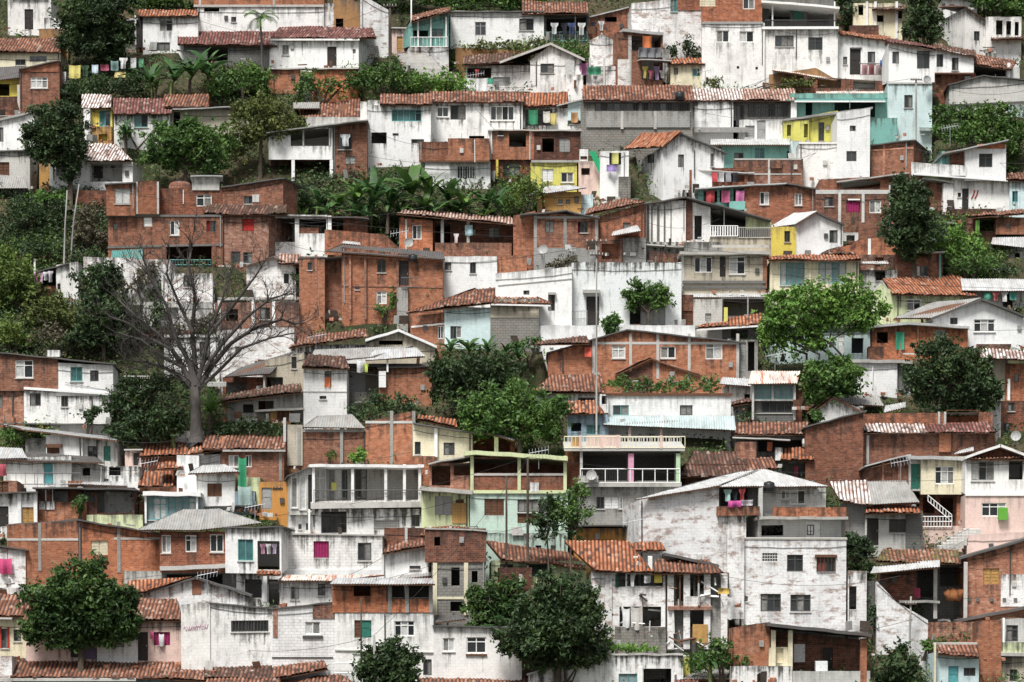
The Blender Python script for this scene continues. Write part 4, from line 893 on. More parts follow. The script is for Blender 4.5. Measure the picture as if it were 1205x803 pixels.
for i in range(2):
    a, b_ = h.L(1143 + i * 4, 234, .46), h.L(1147 + i * 4, 224, .46); mb.tube([a, (a + b_) / 2 + Vector((.06, 0, 0)), b_], .05, 4)
mb.build('graffiti', M('rd'), h.o)
h = B('brick store under the long white balcony beside the round leafed tree', 1100, 250)
h.w('BR', 1094, 1117, 212, 246, off=.8, hs=[('o', 1108, 218, 1115, 232)]); h.sl('wsh', 1086, 1122, 209, 214, dep=2, off=.2); h.w('W2', 1110, 1122, 216, 250, off=.2, dep=2)
h = B('small dark tiled house with teal window at the right edge', 1194, 246)
h.w('LB', 1188, 1212, 213, 250, hs=[('t', 1191, 225, 1198, 238)]); h.r('tile', 1184, 1214, 213, 205, dep=2)
h = B('orange brick house with dark porch and tin roof at the right edge', 1185, 290)
h.w('BO', 1172, 1212, 256, 276, off=0, hs=[('k', 1184, 262, 1189, 269)], fn=0, name='upper_wall'); h.w('BD', 1138, 1172, 256, 290, off=.5, hs=[('o', 1150, 258, 1170, 272)]); h.q('tile', (1136, 257, -.5), (1205, 252, -.5), (1160, 250, 2), (1205, 248, 2)); h.q('zinc', (1166, 288, -1.2), (1206, 292, -1.2), (1168, 280, 0), (1206, 279, 0)); h.w('GL', 1176, 1212, 290, 318, off=-.2, hs=[('o', 1194, 298, 1200, 312)]); h.cols([1190], 292, 316, 'metal', -.3, .12)
h.cloth('neon green towel hanging beside the orange house at the right edge', (.2, .5, .06), 1148, 259, 1153, 272, -.3, 'towel')
h = B('low brick yard wall with debris below the white balcony house', 1150, 258, name='retaining_wall', cat='wall', group='retaining walls')
h.w('BD', 1120, 1172, 246, 262, dep=.5)
# ================================================================ middle rows
h = B('yellow and white gabled cottage with blue grey roof in the middle right', 960, 300, yaw=14)
h.w('W1', 936, 992, 262, 302, 264, pk=(962, 250), hs=[('k', 976, 271, 986, 286)], dep=4, sx=908); h.q('zinc', (905, 268, 4.2), (937, 264, -.4), (935, 251, 4.2), (962, 249, -.4)); h.q('fibd', (962, 249, -.4), (994, 264, -.4), (950, 247, 3), (985, 258, 3)) if 0 else None
h.sl('fibd', 961, 994, 249, 264, dep=4, th=.14); h.w('YE', 909, 937, 267, 303, off=-.05, fn=1.5, dep=.3, hs=[('k', 923, 272, 930, 285)], name='side_wall')
h = B('white plank house with dark sloping roof and balustraded balcony', 835, 300, yaw=3)
h.w('W2', 757, 807, 238, 288, 236, dep=4); h.w('W2', 807, 836, 236, 286, 244, off=.3, hs=[('o', 817, 254, 826, 282)]); h.w('BD', 805, 815, 236, 286, off=.1, dep=.4, name='side_wall')
for x in (761, 766, 773, 781, 789): h.b('dark_plank', 'GD', x, 242, x + 1.2 + (x % 3), 286, -.03, .04)
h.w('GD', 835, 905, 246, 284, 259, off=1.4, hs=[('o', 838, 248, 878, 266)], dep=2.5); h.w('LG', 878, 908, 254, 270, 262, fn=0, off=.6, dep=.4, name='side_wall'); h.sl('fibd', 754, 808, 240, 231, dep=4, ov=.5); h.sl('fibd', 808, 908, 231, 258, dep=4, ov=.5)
h.rail(836, 868, 266, 278, 'cw', -.5, 11, bw=.1, name='balustrade'); h.rail(868, 911, 268, 280, 'conc', -.45, 18, bw=.05, name='balustrade'); h.w('BG', 836, 912, 279, 300, off=-.4, dep=2, fn=2, name='balcony_base'); h.cols([852], 246, 279, 'metal', .2, .08, .08, 'post')
h = B('low brick and concrete frame yard between the plank house and the white long wall', 780, 316)
h.w('BR', 764, 806, 295, 312, 300, hs=[], dep=3); h.w('GL', 752, 806, 285, 296, off=.8, dep=2); h.sl('concl', 750, 840, 287, 291, dep=3, ov=.2)
h = B('beige modernist house with grey slab roof and open shutters in the centre right', 850, 345, yaw=0)
h.w('BG', 803, 901, 297, 344, hs=[('c', 817, 303, 838, 321), ('c', 858, 302, 877, 323), ('d', 847, 302, 854, 326)], dep=5); h.sl('conc', 800, 906, 296, dep=5, th=.24, ov=.6); h.beam(803, 901, [332, 338], 'GD', -.1, .22); h.cols([900], 297, 340, 'BR', .02, .35); h.cols([803.5], 297, 344, 'GL', 0, .2)
h.r('zinc', 806, 905, 350, 342, dep=1.6, off=-.6); h.w('GC', 806, 850, 285, 296, off=1., dep=3, fn=0, name='roof_parapet'); h.beam(838, 905, [290], 'concl', .6, .2)
h = B('store with white painted panel and roll shutter below the beige modernist house', 840, 386)
h.w('GL', 816, 850, 352, 386, off=-.2, hs=[('G', 830, 369, 837, 378)]); h.w('BR', 784, 816, 347, 386, hs=[('s', 785, 366, 815, 382)]); h.w('GD', 848, 912, 350, 380, off=1, hs=[('o', 851, 352, 905, 372)]); h.cols([880], 350, 376, 'fg', .2, .1); h.cols([854], 362, 384, 'LY', -.3, .3)
h = B('cream yellow modern house with wide steel windows behind the bright tree', 956, 344, yaw=0)
h.w('CR', 906, 1011, 307, 348, hs=[('l', 918, 309, 947, 336), ('l', 963, 309, 996, 334)], dep=5); h.r('tileo', 904, 1013, 307, 302, dep=1.6, off=-.3); h.cols([908, 953], 308, 348, 'CR', -.05, .2)
h = B('brick house front with two black windows right of the orange tiled shed', 660, 316, yaw=0)
h.w('BR', 628, 702, 250, 294, 254, hs=[('k', 641, 260, 652, 274), ('m', 680, 261, 683, 274), ('k', 683, 261, 692, 274)], dep=5); h.w('BR', 604, 630, 254, 312, 248, off=.5, dep=4); h.cols([630, 665, 702], 254, 316, 'GC', 0, .26); h.beam(630, 702, [256], 'GC', 0, .2); h.w('GC', 628, 702, 292, 322, off=-.06, dep=.4, name='base_wall')
h.sl('fibd', 612, 668, 252, 247, dep=4, ov=.5); h.sl('fibd', 668, 706, 248, 256, dep=4, ov=.5)
h = B('brick house with long orange and white slanted roof and dim veranda', 540, 305, yaw=0)
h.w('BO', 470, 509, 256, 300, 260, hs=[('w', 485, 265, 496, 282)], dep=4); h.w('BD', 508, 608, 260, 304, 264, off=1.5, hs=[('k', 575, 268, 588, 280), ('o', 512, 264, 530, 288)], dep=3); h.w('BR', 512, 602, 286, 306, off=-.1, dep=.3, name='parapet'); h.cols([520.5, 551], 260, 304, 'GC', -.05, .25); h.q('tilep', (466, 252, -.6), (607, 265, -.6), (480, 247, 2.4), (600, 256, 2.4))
h.beam(470, 508, [263], 'BP', -.01, .14); h.cols([478], 258, 300, 'GL', -.05, .16)
h.cloth('white shirt drying on the dim veranda under the orange and white roof', (.6, .5, .52), 534, 275, 540, 286, -.2, 'shirt'); h.cloth('pale blue towel hanging on the dim veranda under the orange and white roof', (.3, .48, .52), 547, 265, 556, 277, -.2, 'towel')
h = B('two storey orange brick house with pale columns and black doorway in the centre left', 435, 378, yaw=0)
h.w('BO', 352, 382, 302, 378, off=-.2, dep=5, hs=[('k', 362, 309, 367, 318)]); h.w('BR', 381, 403, 304, 376, off=.8, dep=3); h.w('BO', 402, 521, 291, 376, 304, off=0, hs=[('k', 444, 306, 454, 321), ('d', 470, 307, 481, 338), ('c', 443, 343, 455, 358), ('k', 418, 335, 423, 341)], dep=5)
h.cols([372, 412, 430, 468], 300, 376, 'BP', -.2, .18); h.beam(402, 521, [(301, 308), (336, 338)], 'BP', -.02, .14); h.q('fibd', (384, 296, -.5), (524, 306, -.5), (402, 288, 2.5), (520, 297, 2.5)); h.sl('fibd', 350, 404, 303, 302, dep=4); h.q('wsh', (402, 287, -.1), (424, 289, -.1), (404, 284, 1), (424, 286, 1))
h.rail(472, 492, 327, 338, 'fk', -.5); h.w('GC', 467, 480, 338, 380, off=-.4, dep=.6, name='base_wall'); h.w('BR', 382, 470, 270, 300, 292, pk=(452, 276), off=2.8, fn=0, dep=.3, name='back_parapet') 
h = B('long white house with two dark slots above the terracotta hip roof', 556, 350, yaw=0)
h.w('W2', 520, 585, 302, 352, hs=[('k', 523, 309, 531, 318), ('k', 553, 309, 560, 322)], dep=4); h.w('BO', 584, 620, 301, 320, off=.4, dep=3, name='upper_wall')
h = B('big plain white house with stepped wall and shaded slit window in the centre', 628, 402, yaw=0)
h.w('W1', 583, 673, 322, 408, 314, hs=[('k', 645, 346, 653, 366), ('k', 616, 342, 623, 347)], dep=5); h.beam(586, 673, [(336, 328)], 'GL', -.02, .08); h.b('awning', 'conc', 645, 344, 654, 347, -.3, .3)
h = B('long pale blue white house with grey gate and dark door behind the utility pole', 738, 392, yaw=0)
h.w('WC', 672, 802, 309, 384, hs=[('d', 690, 349, 705, 383), ('o', 741, 353, 754, 382), ('G', 754, 354, 783, 382)], dep=5); h.b('awning', 'conc', 686, 341, 706, 345, -.6, .6); h.w('W1', 634, 818, 383, 412, off=-1.4, dep=1.3, name='terrace_wall'); h.rail(673, 691, 366, 384, 'fg', -.4, mid=True); h.b('awning', 'fg', 738, 346, 786, 353, -.5, .5)
h = B('small ochre cottage with grey white tin roof among the banana leaves', 660, 250)
h.w('OC', 637, 684, 226, 252, hs=[('k', 657, 235, 662, 240), ('k', 666, 235, 671, 240), ('k', 676, 231, 681, 239)]); h.q('zinc', (619, 232, -.6), (690, 221, -.6), (640, 220, 1.8), (668, 218, 1.8)); h.w('LB', 683, 698, 229, 246, off=.3, dep=2); h.w('OC', 632, 638, 234, 250, off=-.3, dep=1)
h = B('long whitewashed room with dim base below the orange brick balcony block', 592, 226) if 0 else None
h = B('brick corner house under tiles with a small white awning left of the plank house', 730, 312, yaw=-10)
h.w('BR', 700, 758, 256, 300, 240, hs=[('k', 733, 262, 742, 272)], dep=4); h.q('tile', (688, 254, -.4), (760, 238, -.4), (692, 246, 2.4), (735, 234, 2.4)); h.q('wsh', (719, 278, -1.6), (754, 272, -1.6), (722, 273, -.1), (750, 265, -.1), name='awning'); h.w('BD', 702, 732, 282, 312, off=-.8, dep=1.2, hs=[('o', 708, 287, 728, 305)]); h.w('GC', 732, 760, 280, 312, off=-.4, dep=2)
h = B('low brick house with slanted roofs just right of the yellow gabled cottage', 1010, 310)
h.w('BO', 965, 1056, 300, 316, 290, pk=[(1000, 288), (1012, 281), (1054, 279)], dep=4); h.cols([1023], 281, 302, 'W2', 0, .25); h.w('GL', 992, 1010, 274, 284, off=1.4, fn=0, hs=[('o', 996, 277, 1006, 284)], dep=2); h.q('tiled', (964, 300, -.3), (1006, 300, -.3), (992, 290, 2), (1008, 286, 2)); h.w('BP', 1012, 1058, 300, 318, off=-.5, dep=1., hs=[('o', 1030, 303, 1040, 314)])
h = B('brick house with long tin roof beside the leafy gully at right', 1084, 336)
h.w('BR', 1054, 1109, 298, 336, hs=[('k', 1083, 313, 1092, 325), ('S', 1079, 313, 1083, 325)], dep=4); h.sl('zinc', 1062, 1112, 296, dep=4, ov=.6); h.cols([1106], 298, 330, 'ft', -.3, .12); h.w('GL', 1012, 1056, 318, 336, off=-.3, dep=2, hs=[('o', 1030, 318, 1042, 330)]); h.q('wsh', (1012, 311, -.8), (1046, 311, -.8), (1014, 308, .5), (1044, 308, .5))
h = B('small white shed with dark doorway on the leafy slope at left', 80, 352, name='shed', cat='shed')
h.w('W2', 66, 92, 312, 354, 308, dep=3); h.w('BD', 44, 68, 318, 340, off=.6, hs=[('o', 47, 320, 66, 336)], dep=2); h.sl('fibd', 42, 80, 320, 309, dep=3); h.cols([41], 305, 340, 'cw', -.4, .14, .14, 'post')
for i, (c, n) in enumerate((((.55, .1, .35), 'magenta'), ((.6, .35, .5), 'pink'), ((.65, .65, .65), 'white'), ((.5, .45, .5), 'mauve'))):
    h.cloth(n + ' shirt on the line beside the white shed on the leafy slope', c, 40 + i * 5.5, 322 - i, 46 + i * 5.5, 332 + (i % 2) * 3 - i, -.5, 'shirt', 'laundry beside the white shed on the leafy slope')
h = B('flaking white stone wall behind the upper twigs of the bare tree', 140, 352, name='retaining_wall', cat='wall', group='retaining walls')
h.w('W3', 98, 200, 302, 356, 306, dep=3)
h = B('flaking white house with dark eave right of the bare tree crown', 315, 352)
h.w('W3', 290, 348, 312, 352, 314, pk=(322, 304), hs=[('k', 334, 322, 340, 334)], dep=4); h.g('fibd', 288, 314, 322, 303, 352, 314); h.r('tilep', 328, 354, 311, 300, dep=2, off=-.2); h.sl('conc', 256, 354, 350, dep=3, off=-.5, th=.2)
h = B('old brick strip wall behind the right limbs of the bare tree', 300, 392)
h.w('BP', 250, 352, 356, 392, hs=[('o', 266, 364, 280, 378), ('k', 306, 362, 318, 376)], dep=3); h.cols([258, 298, 322], 354, 390, 'W3', 0, .25); h.w('BR', 330, 366, 384, 404, off=-.7, dep=2)
h = B('old flaking house with reddish tile band behind the bare tree centre', 212, 396)
h.w('GL', 168, 262, 356, 398, hs=[('o', 196, 362, 210, 376)], dep=3); h.r('tiler', 170, 244, 398, 384, dep=2, off=-.8); h.w('W3', 190, 250, 322, 354, off=.4, hs=[('k', 216, 324, 224, 338)])
h = B('white house with pinkish flaking slope wall right of the bare tree trunk', 280, 438, yaw=2)
h.w('W2', 193, 258, 394, 440, hs=[('k', 235, 402, 247, 421)], dep=3); h.w('W3', 255, 346, 390, 434, 386, pk=(322, 384), off=.3, dep=3); h.beam(193, 256, [396], 'GL', -.1, .16)
h = B('terracotta hip roofed house with stone and pale blue walls in the centre', 580, 408, yaw=-4)
h.w('LB', 523, 578, 362, 408, hs=[('k', 530, 384, 537, 399), ('c', 537, 384, 543, 398)], dep=5); h.w('ST', 577, 634, 358, 408, dep=5, off=-.08); h.w('BO', 483, 524, 372, 402, 368, off=.3, hs=[('c', 515, 384, 522, 399)], dep=4); h.w('BG', 577, 634, 352, 374, fn=0, off=-.12, dep=.2, name='frieze'); h.beam(484, 523, [(385, 381)], 'W2', .25, .14)
h.q('tile', (478, 369, -.6), (579, 357, -.6), (560, 341, 2.6), (592, 339, 2.6)); h.q('tile', (577, 357, -.6), (650, 359, -.2), (592, 339, 2.6), (598, 339.5, 2.8)); h.beam(578, 648, [(358.5, 360)], 'cw', -.58, .12)
h = B('lime green house with bright orange tiled roof right of the bright tree', 1080, 376, yaw=14)
h.w('LG', 1054, 1138, 348, 378, hs=[('w', 1067, 352, 1084, 366)], dep=5, sx=1024); h.q('tileo', (1050, 347, -.5), (1150, 349, -.5), (1038, 328, 3.), (1130, 326, 3.)); h.w('LG', 1026, 1056, 346, 378, 346, pk=(1036, 334), off=.1, fn=1, dep=.3, name='gable_wall') 
h = B('white gabled house with dark grey roof slope and barred window at the right edge', 1150, 408, yaw=7)
h.w('W1', 1098, 1206, 374, 410, 373, pk=(1156, 353), hs=[('k', 1118, 374, 1127, 382), ('w', 1146, 376, 1171, 391)], dep=5); h.q('fib', (1052, 375, 1.2), (1098, 375, -.4), (1098, 356, 3.4), (1156, 351, -.4)); h.sl('fibd', 1155, 1206, 350.5, 371, dep=5, th=.16, ov=.45); h.sl('fibd', 1096, 1156, 374, 350.5, dep=1, th=.16, ov=.45); h.w('BP', 1150, 1190, 405, 416, off=-.3, dep=.5, name='base_wall')
h = B('brick house with pale flat roof and green curtain above the dark tree', 1080, 420, yaw=0)
h.w('BO', 1023, 1139, 384, 420, hs=[('G', 1100, 388, 1113, 402), ('o', 1032, 391, 1045, 404)], dep=4); h.sl('wsh', 1020, 1141, 384, 384, pk=(1070, 378.5), dep=4, th=.2, ov=.6); h.cols([1060, 1080], 384, 420, 'BP', 0, .16)
h.cloth('green curtain sheet on the brick house with pale flat roof', (.03, .42, .24), 1054, 390, 1064, 411, -.15)
h = B('white tin roofed hall with mixed laundry at the right edge', 1165, 358, name='shed', cat='shed')
h.w('GL', 1130, 1212, 342, 362, hs=[('o', 1180, 346, 1192, 362)], off=.6, dep=3); h.q('wsh', (1132, 342, -.8), (1206, 343, -.8), (1130, 328, 1.6), (1206, 329, 1.6))
for i, (c, n, k) in enumerate((((.05, .3, .2), 'green', 'towel'), ((.6, .12, .12), 'red', 'shirt'), ((.62, .6, .58), 'cream', 'shirt'), ((.05, .35, .3), 'teal', 'towel'))):
    h.cloth(n + ' ' + k + ' hung below the white tin roof at the right edge', c, 1158 + i * 10, 343 + (i % 2), 1166 + i * 10, 353 + (i % 3), -.6, k, 'laundry below the white tin roof')
# ---- row around y 400-500
h = B('brick and white two storey house with three windows at the left edge', 66, 502, yaw=2)
h.w('BR', -8, 68, 415, 460, 421, fn=0, hs=[('c', 18, 424, 39, 445)], dep=5, name='upper_wall'); h.w('W2', 66, 133, 427, 466, 430, fn=0, off=.05, hs=[('t', 83, 432, 97, 449), ('k', 106, 436, 116, 449)], dep=5, name='upper_wall'); h.w('W2', 28, 129, 459, 502, 466, off=.1, hs=[('k', 35, 463, 48, 478), ('k', 72, 464, 80, 479)], dep=5); h.w('BP', -8, 29, 458, 500, off=.2, hs=[('k', -2, 466, 3, 480)]); h.beam(28, 133, [(457, 464)], 'cw', -.1, .18); h.sl('fibd', -8, 135, 413.5, 428, dep=5); h.w('W1', 55, 70, 412, 420, off=1.2, fn=0, dep=1, name='chimney')
h.sl('GD', 0, 128, 498, 499, dep=.4, off=-.5, name='ledge')
h = B('pale gate of slim vertical bars beside the brick and white house', 154, 464, name='gate', cat='gate', group='gates and fences')
h.rail(134, 176, 443, 464, 'GL', 0, 16)
h = B('long low house with terracotta roof and white gable fascia in the middle left', 430, 436, yaw=0)
h.w('W2', 342, 436, 406, 436, hs=[('w', 344, 416, 355, 438), ('k', 358, 414, 366, 436)], dep=4); h.w('BG', 430, 512, 405, 432, 408, pk=(469, 389), hs=[('o', 446, 401, 474, 406)], dep=4, off=-.1); h.q('tile', (340, 410, -.5), (434, 396, -.5), (354, 398, 2.4), (430, 388, 2.4)); h.sl('cw', 430, 514, 399, 407, pk=(469, 387.5), dep=4, th=.2, ov=.5); h.q('tiled', (424, 412, -.9), (500, 412, -.9), (430, 404, .2), (496, 404, .2)) if 0 else None
h = B('dark tangled terrace with fallen roofing under the white gable fascia', 440, 470)
h.w('GD', 408, 506, 428, 472, off=.6, hs=[('o', 412, 432, 444, 462)], dep=3); h.q('fib', (362, 428, -.6), (440, 420, -.6), (370, 412, 1.6), (486, 408, 1.6)); h.q('zinc', (430, 424, -.9), (500, 420, -.9), (440, 412, .6), (490, 410, .6)); h.cols([456], 422, 438, 'cw', -.6, .14)
h.cloth('lime shirt on the dark tangled terrace', (.5, .65, .05), 428, 428, 434, 438, -.6, 'shirt'); h.cloth('white sheet on the dark tangled terrace', (.68, .68, .68), 420, 424, 428, 438, -.6)
h = B('narrow white tower house with an orange cloth in its slit window', 382, 502, yaw=0)
h.w('W2', 357, 408, 432, 504, 434, hs=[('k', 382, 437, 390, 456), ('k', 376, 466, 384, 470)], dep=3.5); h.q('tiled', (355, 433, -.5), (412, 435, -.5), (362, 418, 1.8), (406, 420, 1.8)); h.beam(357, 408, [461], 'GL', -.02, .06)
h.cloth('orange cloth hanging from the slit window of the narrow white tower house', (.72, .17, .03), 382, 444, 389, 456, -.1, 'towel')
h = B('orange brick house wall with a white pillar beside the dark green trees', 474, 472, yaw=0)
h.w('BO', 446, 508, 433, 474, 430, dep=4); h.cols([450], 437, 456, 'cw', -.3, .55, .3); h.sl('fibd', 444, 512, 433, 430, dep=4)
h = B('shack with slanting dark roof left of the narrow white tower house', 318, 462, name='shed', cat='shed')
h.w('BG', 312, 358, 424, 464, 416, hs=[('o', 313, 444, 333, 460), ('k', 343, 420, 349, 434)]); h.q('fibd', (264, 444, -.6), (318, 440, -.6), (286, 432, 1.4), (345, 414, 1.4)); h.w('BD', 262, 314, 444, 466, off=.4, hs=[('o', 266, 450, 290, 464)]); h.cols([311], 440, 470, 'concl', -.3, .14); h.b('awning', 'GL', 244, 450, 266, 455, -.6, .5)
h = B('low hut with long rusty tile roof left of the narrow white tower house', 310, 492, name='shed', cat='shed')
h.w('GC', 268, 358, 470, 494, 460, hs=[('o', 286, 476, 298, 486), ('o', 304, 472, 322, 484)], dep=3); h.q('tiled', (256, 474, -.6), (356, 462, -.6), (272, 464, 1.6), (354, 452, 1.6)); h.sl('conc', 300, 358, 482, 480, dep=1.4, off=-.7, th=.16); h.w('OC', 318, 342, 482, 496, off=-.5, dep=1, hs=[('s', 326, 484, 340, 496)])
h = B('long orange brick house with white frame and three windows in the centre right', 760, 446, yaw=0)
h.w('BO', 645, 868, 416, 448, 402, pk=(736, 388), hs=[('c', 720, 407, 736, 422), ('w', 777, 408, 795, 422), ('c', 830, 404, 850, 423)], dep=5); h.w('GC', 866, 892, 400, 446, off=.4, dep=3, hs=[('G', 868, 403, 878, 437), ('o', 880, 402, 888, 437)]); h.cols([698.5, 742, 774, 811, 868], 393, 446, 'concl', 0, .22); h.beam(698, 868, [404], 'concl', 0, .2)
h.sl('fibd', 643, 737, 415, 387.5, dep=4, ov=.3, th=.1); h.sl('fibd', 737, 872, 387.5, 402, dep=4, ov=.3, th=.1); h.q('tiled', (628, 406, -.7), (694, 405, -.7), (634, 402, .8), (690, 396, .8), name='awning')
h.cloth('red orange towel under the eave of the long orange brick house', (.75, .08, .03), 688, 409, 696, 420, -.4, 'towel')
h = B('curving terracotta porch roof with white edge above the long orange brick house', 858, 398, name='porch', cat='porch')
h.w('GD', 838, 900, 386, 402, off=.8, hs=[('o', 860, 388, 880, 398)], dep=2); h.q('tileo', (818, 387, -.6), (898, 382, -.6), (846, 377, 1.8), (896, 371, 1.8)); h.beam(820, 898, [(388.5, 383.5)], 'cw', -.62, .14); h.cols([895], 384, 402, 'W2', 0, .2)
h = B('low old house with brown tile roof in front of the long orange brick house', 668, 482)
h.w('W2', 632, 708, 463, 486, hs=[('o', 648, 468, 664, 482), ('k', 680, 468, 700, 482)]); h.q('tile', (626, 463, -.5), (712, 463, -.5), (648, 442, 2.6), (708, 441, 2.6))
h = B('small dark timber gable with old tile verges above the hedge', 768, 446)
h.w('BD', 732, 816, 442, 450, 442, pk=(766, 426), dep=3); h.g('tile', 724, 442, 766, 422, 824, 443, dep=3.2)
h = B('long whitewashed house with hedge on its flat roof and pale tin canopy', 786, 512, yaw=0)
h.w('W2', 712, 860, 466, 500, hs=[('t', 721, 477, 740, 489), ('k', 800, 477, 815, 489)], dep=5); h.beam(710, 862, [464.5], 'wd', -.1, .2); h.q('bsh', (710, 500, -1.7), (866, 507, -1.7), (712, 489.5, -.05), (864, 490, -.05), name='awning')
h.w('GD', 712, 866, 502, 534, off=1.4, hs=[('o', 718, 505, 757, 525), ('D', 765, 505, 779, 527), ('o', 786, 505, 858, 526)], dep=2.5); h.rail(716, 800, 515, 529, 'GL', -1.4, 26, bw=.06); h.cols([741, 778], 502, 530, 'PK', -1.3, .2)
h = B('kiosk house with rusty striped roof and glazed upper room', 910, 500, yaw=0, name='house')
h.w('GL', 885, 936, 452, 472, fn=0, hs=[('l', 887, 453, 908, 470), ('l', 911, 453, 933, 470)], dep=3, name='upper_wall'); h.w('GD', 886, 936, 470, 502, off=.3, hs=[('k', 888, 472, 932, 486)], dep=3); h.q('rsh', (880, 452, -.6), (938, 452, -.6), (884, 437, 2.), (942, 437, 2.)); h.cols([935, 886], 452, 494, 'concl', -.2, .16); h.w('BD', 936, 944, 450, 480, off=.3, dep=2)
h = B('grey roofed outhouse with stained wall beside the kiosk house', 872, 478)
h.w('GL', 856, 886, 452, 480, hs=[('o', 876, 464, 883, 470)]); h.q('zinc', (846, 452, -.5), (886, 455, -.5), (850, 444, 1.2), (884, 446, 1.2)); h.q('tiled', (860, 478, -1.0), (890, 474, -1.0), (862, 474, .2), (886, 468, .2))
h = B('flaking white wall with concrete coping between the two dark trees', 1034, 462, yaw=0)
h.w('W2', 1002, 1056, 425, 464, hs=[], dep=3); h.sl('conc', 994, 1074, 423, 424, dep=3, th=.25); h.w('GD', 1054, 1072, 428, 462, off=.3, dep=2); h.w('BR', 1022, 1040, 408, 422, off=.6, fn=0, dep=1, name='chimney')
h = B('pale house with barred shutters partly hidden behind the bright tree', 965, 424)
h.w('LB', 912, 1024, 386, 426, hs=[('D', 986, 388, 994, 420), ('k', 950, 394, 968, 412), ('o', 1002, 398, 1016, 416)]); h.sl('conc', 910, 1026, 384)
h = B('brick house with dark window and rusty white canopy at the right edge', 1190, 472)
h.w('BO', 1184, 1212, 428, 476, hs=[('k', 1193, 440, 1199, 450)], off=.2); h.q('tilew', (1152, 422, -1), (1206, 424, -1), (1156, 412, .4), (1206, 414, .4)); h.w('BG', 1168, 1186, 424, 474, off=.5, dep=2); h.cols([1187], 446, 480, 'W2', -.1, .2)
h = B('white house flank behind the dark tree at the right edge', 1160, 500)
h.w('W1', 1166, 1178, 472, 522, off=0, dep=3); h.w('BD', 1176, 1212, 472, 524, off=.3, hs=[('k', 1180, 498, 1188, 516), ('k', 1186, 474, 1194, 484)])
# ================================================================ lower rows
h = B('white house with long curved grey roof and teal door at the left', 95, 548, yaw=-4)
h.w('W2', 54, 97, 512, 552, 514, hs=[('s', 55, 523, 70, 534)], dep=4); h.w('GL', 96, 138, 514, 552, 520, off=.3, hs=[('k', 103, 525, 115, 539), ('n', 122, 525, 130, 546)], dep=4); h.q('zinc', (28, 506, -.5), (138, 519, -.5), (4, 500, 2), (126, 514, 2)); h.b('awning', 'wd', 54, 523, 72, 527, -.4, .4); h.w('GC', 30, 56, 516, 538, off=.4, dep=2)
h = B('low long white house with bowed grey eave and small teal door at the left', 62, 582, yaw=0)
h.w('W2', 4, 84, 539, 585, 537, hs=[('T', 52, 545, 62, 570)], dep=4); h.w('GC', 83, 122, 538, 580, 548, off=.2, hs=[('o', 97, 551, 106, 560)], dep=3); h.q('fibd', (-4, 542, -.5), (122, 545, -.5), (8, 531, 1.8), (112, 538, 1.8)); h.rail(8, 95, 557, 570, 'fk', -.8, 8, mid=False); h.q('zinc', (-10, 540, -.4), (32, 540, -.4), (-8, 526, 1.6), (26, 528, 1.6))
h.cloth('red and white towel hanging at the left edge by the bowed eave', (.5, .06, .1), 0, 546, 7, 560, -.5, 'towel')
h = B('cluttered small white yard room between the bowed house and the salmon shed', 140, 578)
h.w('W2', 118, 164, 549, 582, hs=[('o', 128, 550, 142, 560), ('o', 106, 564, 128, 572)], dep=2.5); h.q('zinc', (80, 570, -.8), (150, 572, -.8), (98, 563, .6), (146, 564, .6)); h.w('BP', 80, 96, 566, 576, off=-.7, dep=1)
h = B('long black roofed open workshop with brick base at the left', 110, 614, yaw=0)
h.w('BD', 42, 158, 574, 614, hs=[('o', 64, 577, 112, 591), ('o', 114, 577, 156, 604)], dep=4); h.w('BO', 44, 102, 591, 616, off=-.1, dep=.3, name='base_wall'); h.sl('fibd', 38, 160, 573, 575, dep=4, ov=.8, th=.12); h.w('W2', 46, 64, 590, 600, off=-.16, fn=0, dep=.1, name='white_panel'); h.w('LG', 102, 168, 606, 618, off=-1.2, dep=.3, name='parapet')
h = B('white corner house with wooden shutter and black door at the left edge', 20, 626, yaw=0)
h.w('W2', -8, 42, 580, 632, hs=[('d', -4, 596, 10, 620), ('O', 26, 597, 40, 618)], dep=4); h.cols([23, 42], 580, 630, 'cw', -.1, .26); h.w('BP', 2, 20, 566, 582, off=.5, hs=[('s', -4, 567, 10, 581)], fn=0, name='upper_wall'); h.sl('fibd', -8, 44, 580, 578, dep=3, ov=.5)
h = B('salmon shed with small dark doorway left of the orange roofs', 155, 552, name='shed', cat='shed')
h.w('PK', 147, 166, 530, 556, hs=[('d', 157, 533, 164, 548)]); h.sl('concl', 146, 168, 529, 528); h.w('PK', 166, 186, 534, 556, off=.5)
h = B('orange roofed house with broken tiles in the lower left', 200, 552)
h.w('BR', 168, 224, 537, 556, dep=3); h.q('tileo', (164, 538, -.5), (224, 537, -.5), (168, 523, 2.4), (218, 522, 2.4)); h.w('W3', 200, 240, 507, 526, off=2.6, dep=1)
h = B('low orange roofed shed beside a tall antenna in the lower left', 185, 582, name='shed', cat='shed')
h.w('BP', 164, 212, 572, 584, dep=2); h.q('tileo', (162, 574, -.5), (204, 573, -.5), (166, 556, 2), (202, 555, 2)); h.q('tileo', (184, 553, -.6), (216, 552, -.6), (188, 545, 1), (214, 544, 1)); h.w('BD', 204, 232, 552, 582, off=.6, hs=[('o', 206, 554, 222, 566)])
h = B('white gabled house with long terracotta slope in the lower left centre', 245, 562, yaw=0)
h.w('W2', 214, 262, 538, 566, 534, off=.2, dep=3); h.q('tileo', (216, 536, -.4), (262, 530, -.4), (242, 516, 2.4), (268, 514, 2.4))
h = B('brick house with terracotta eave and white window strip behind the orange gate', 300, 568, yaw=0)
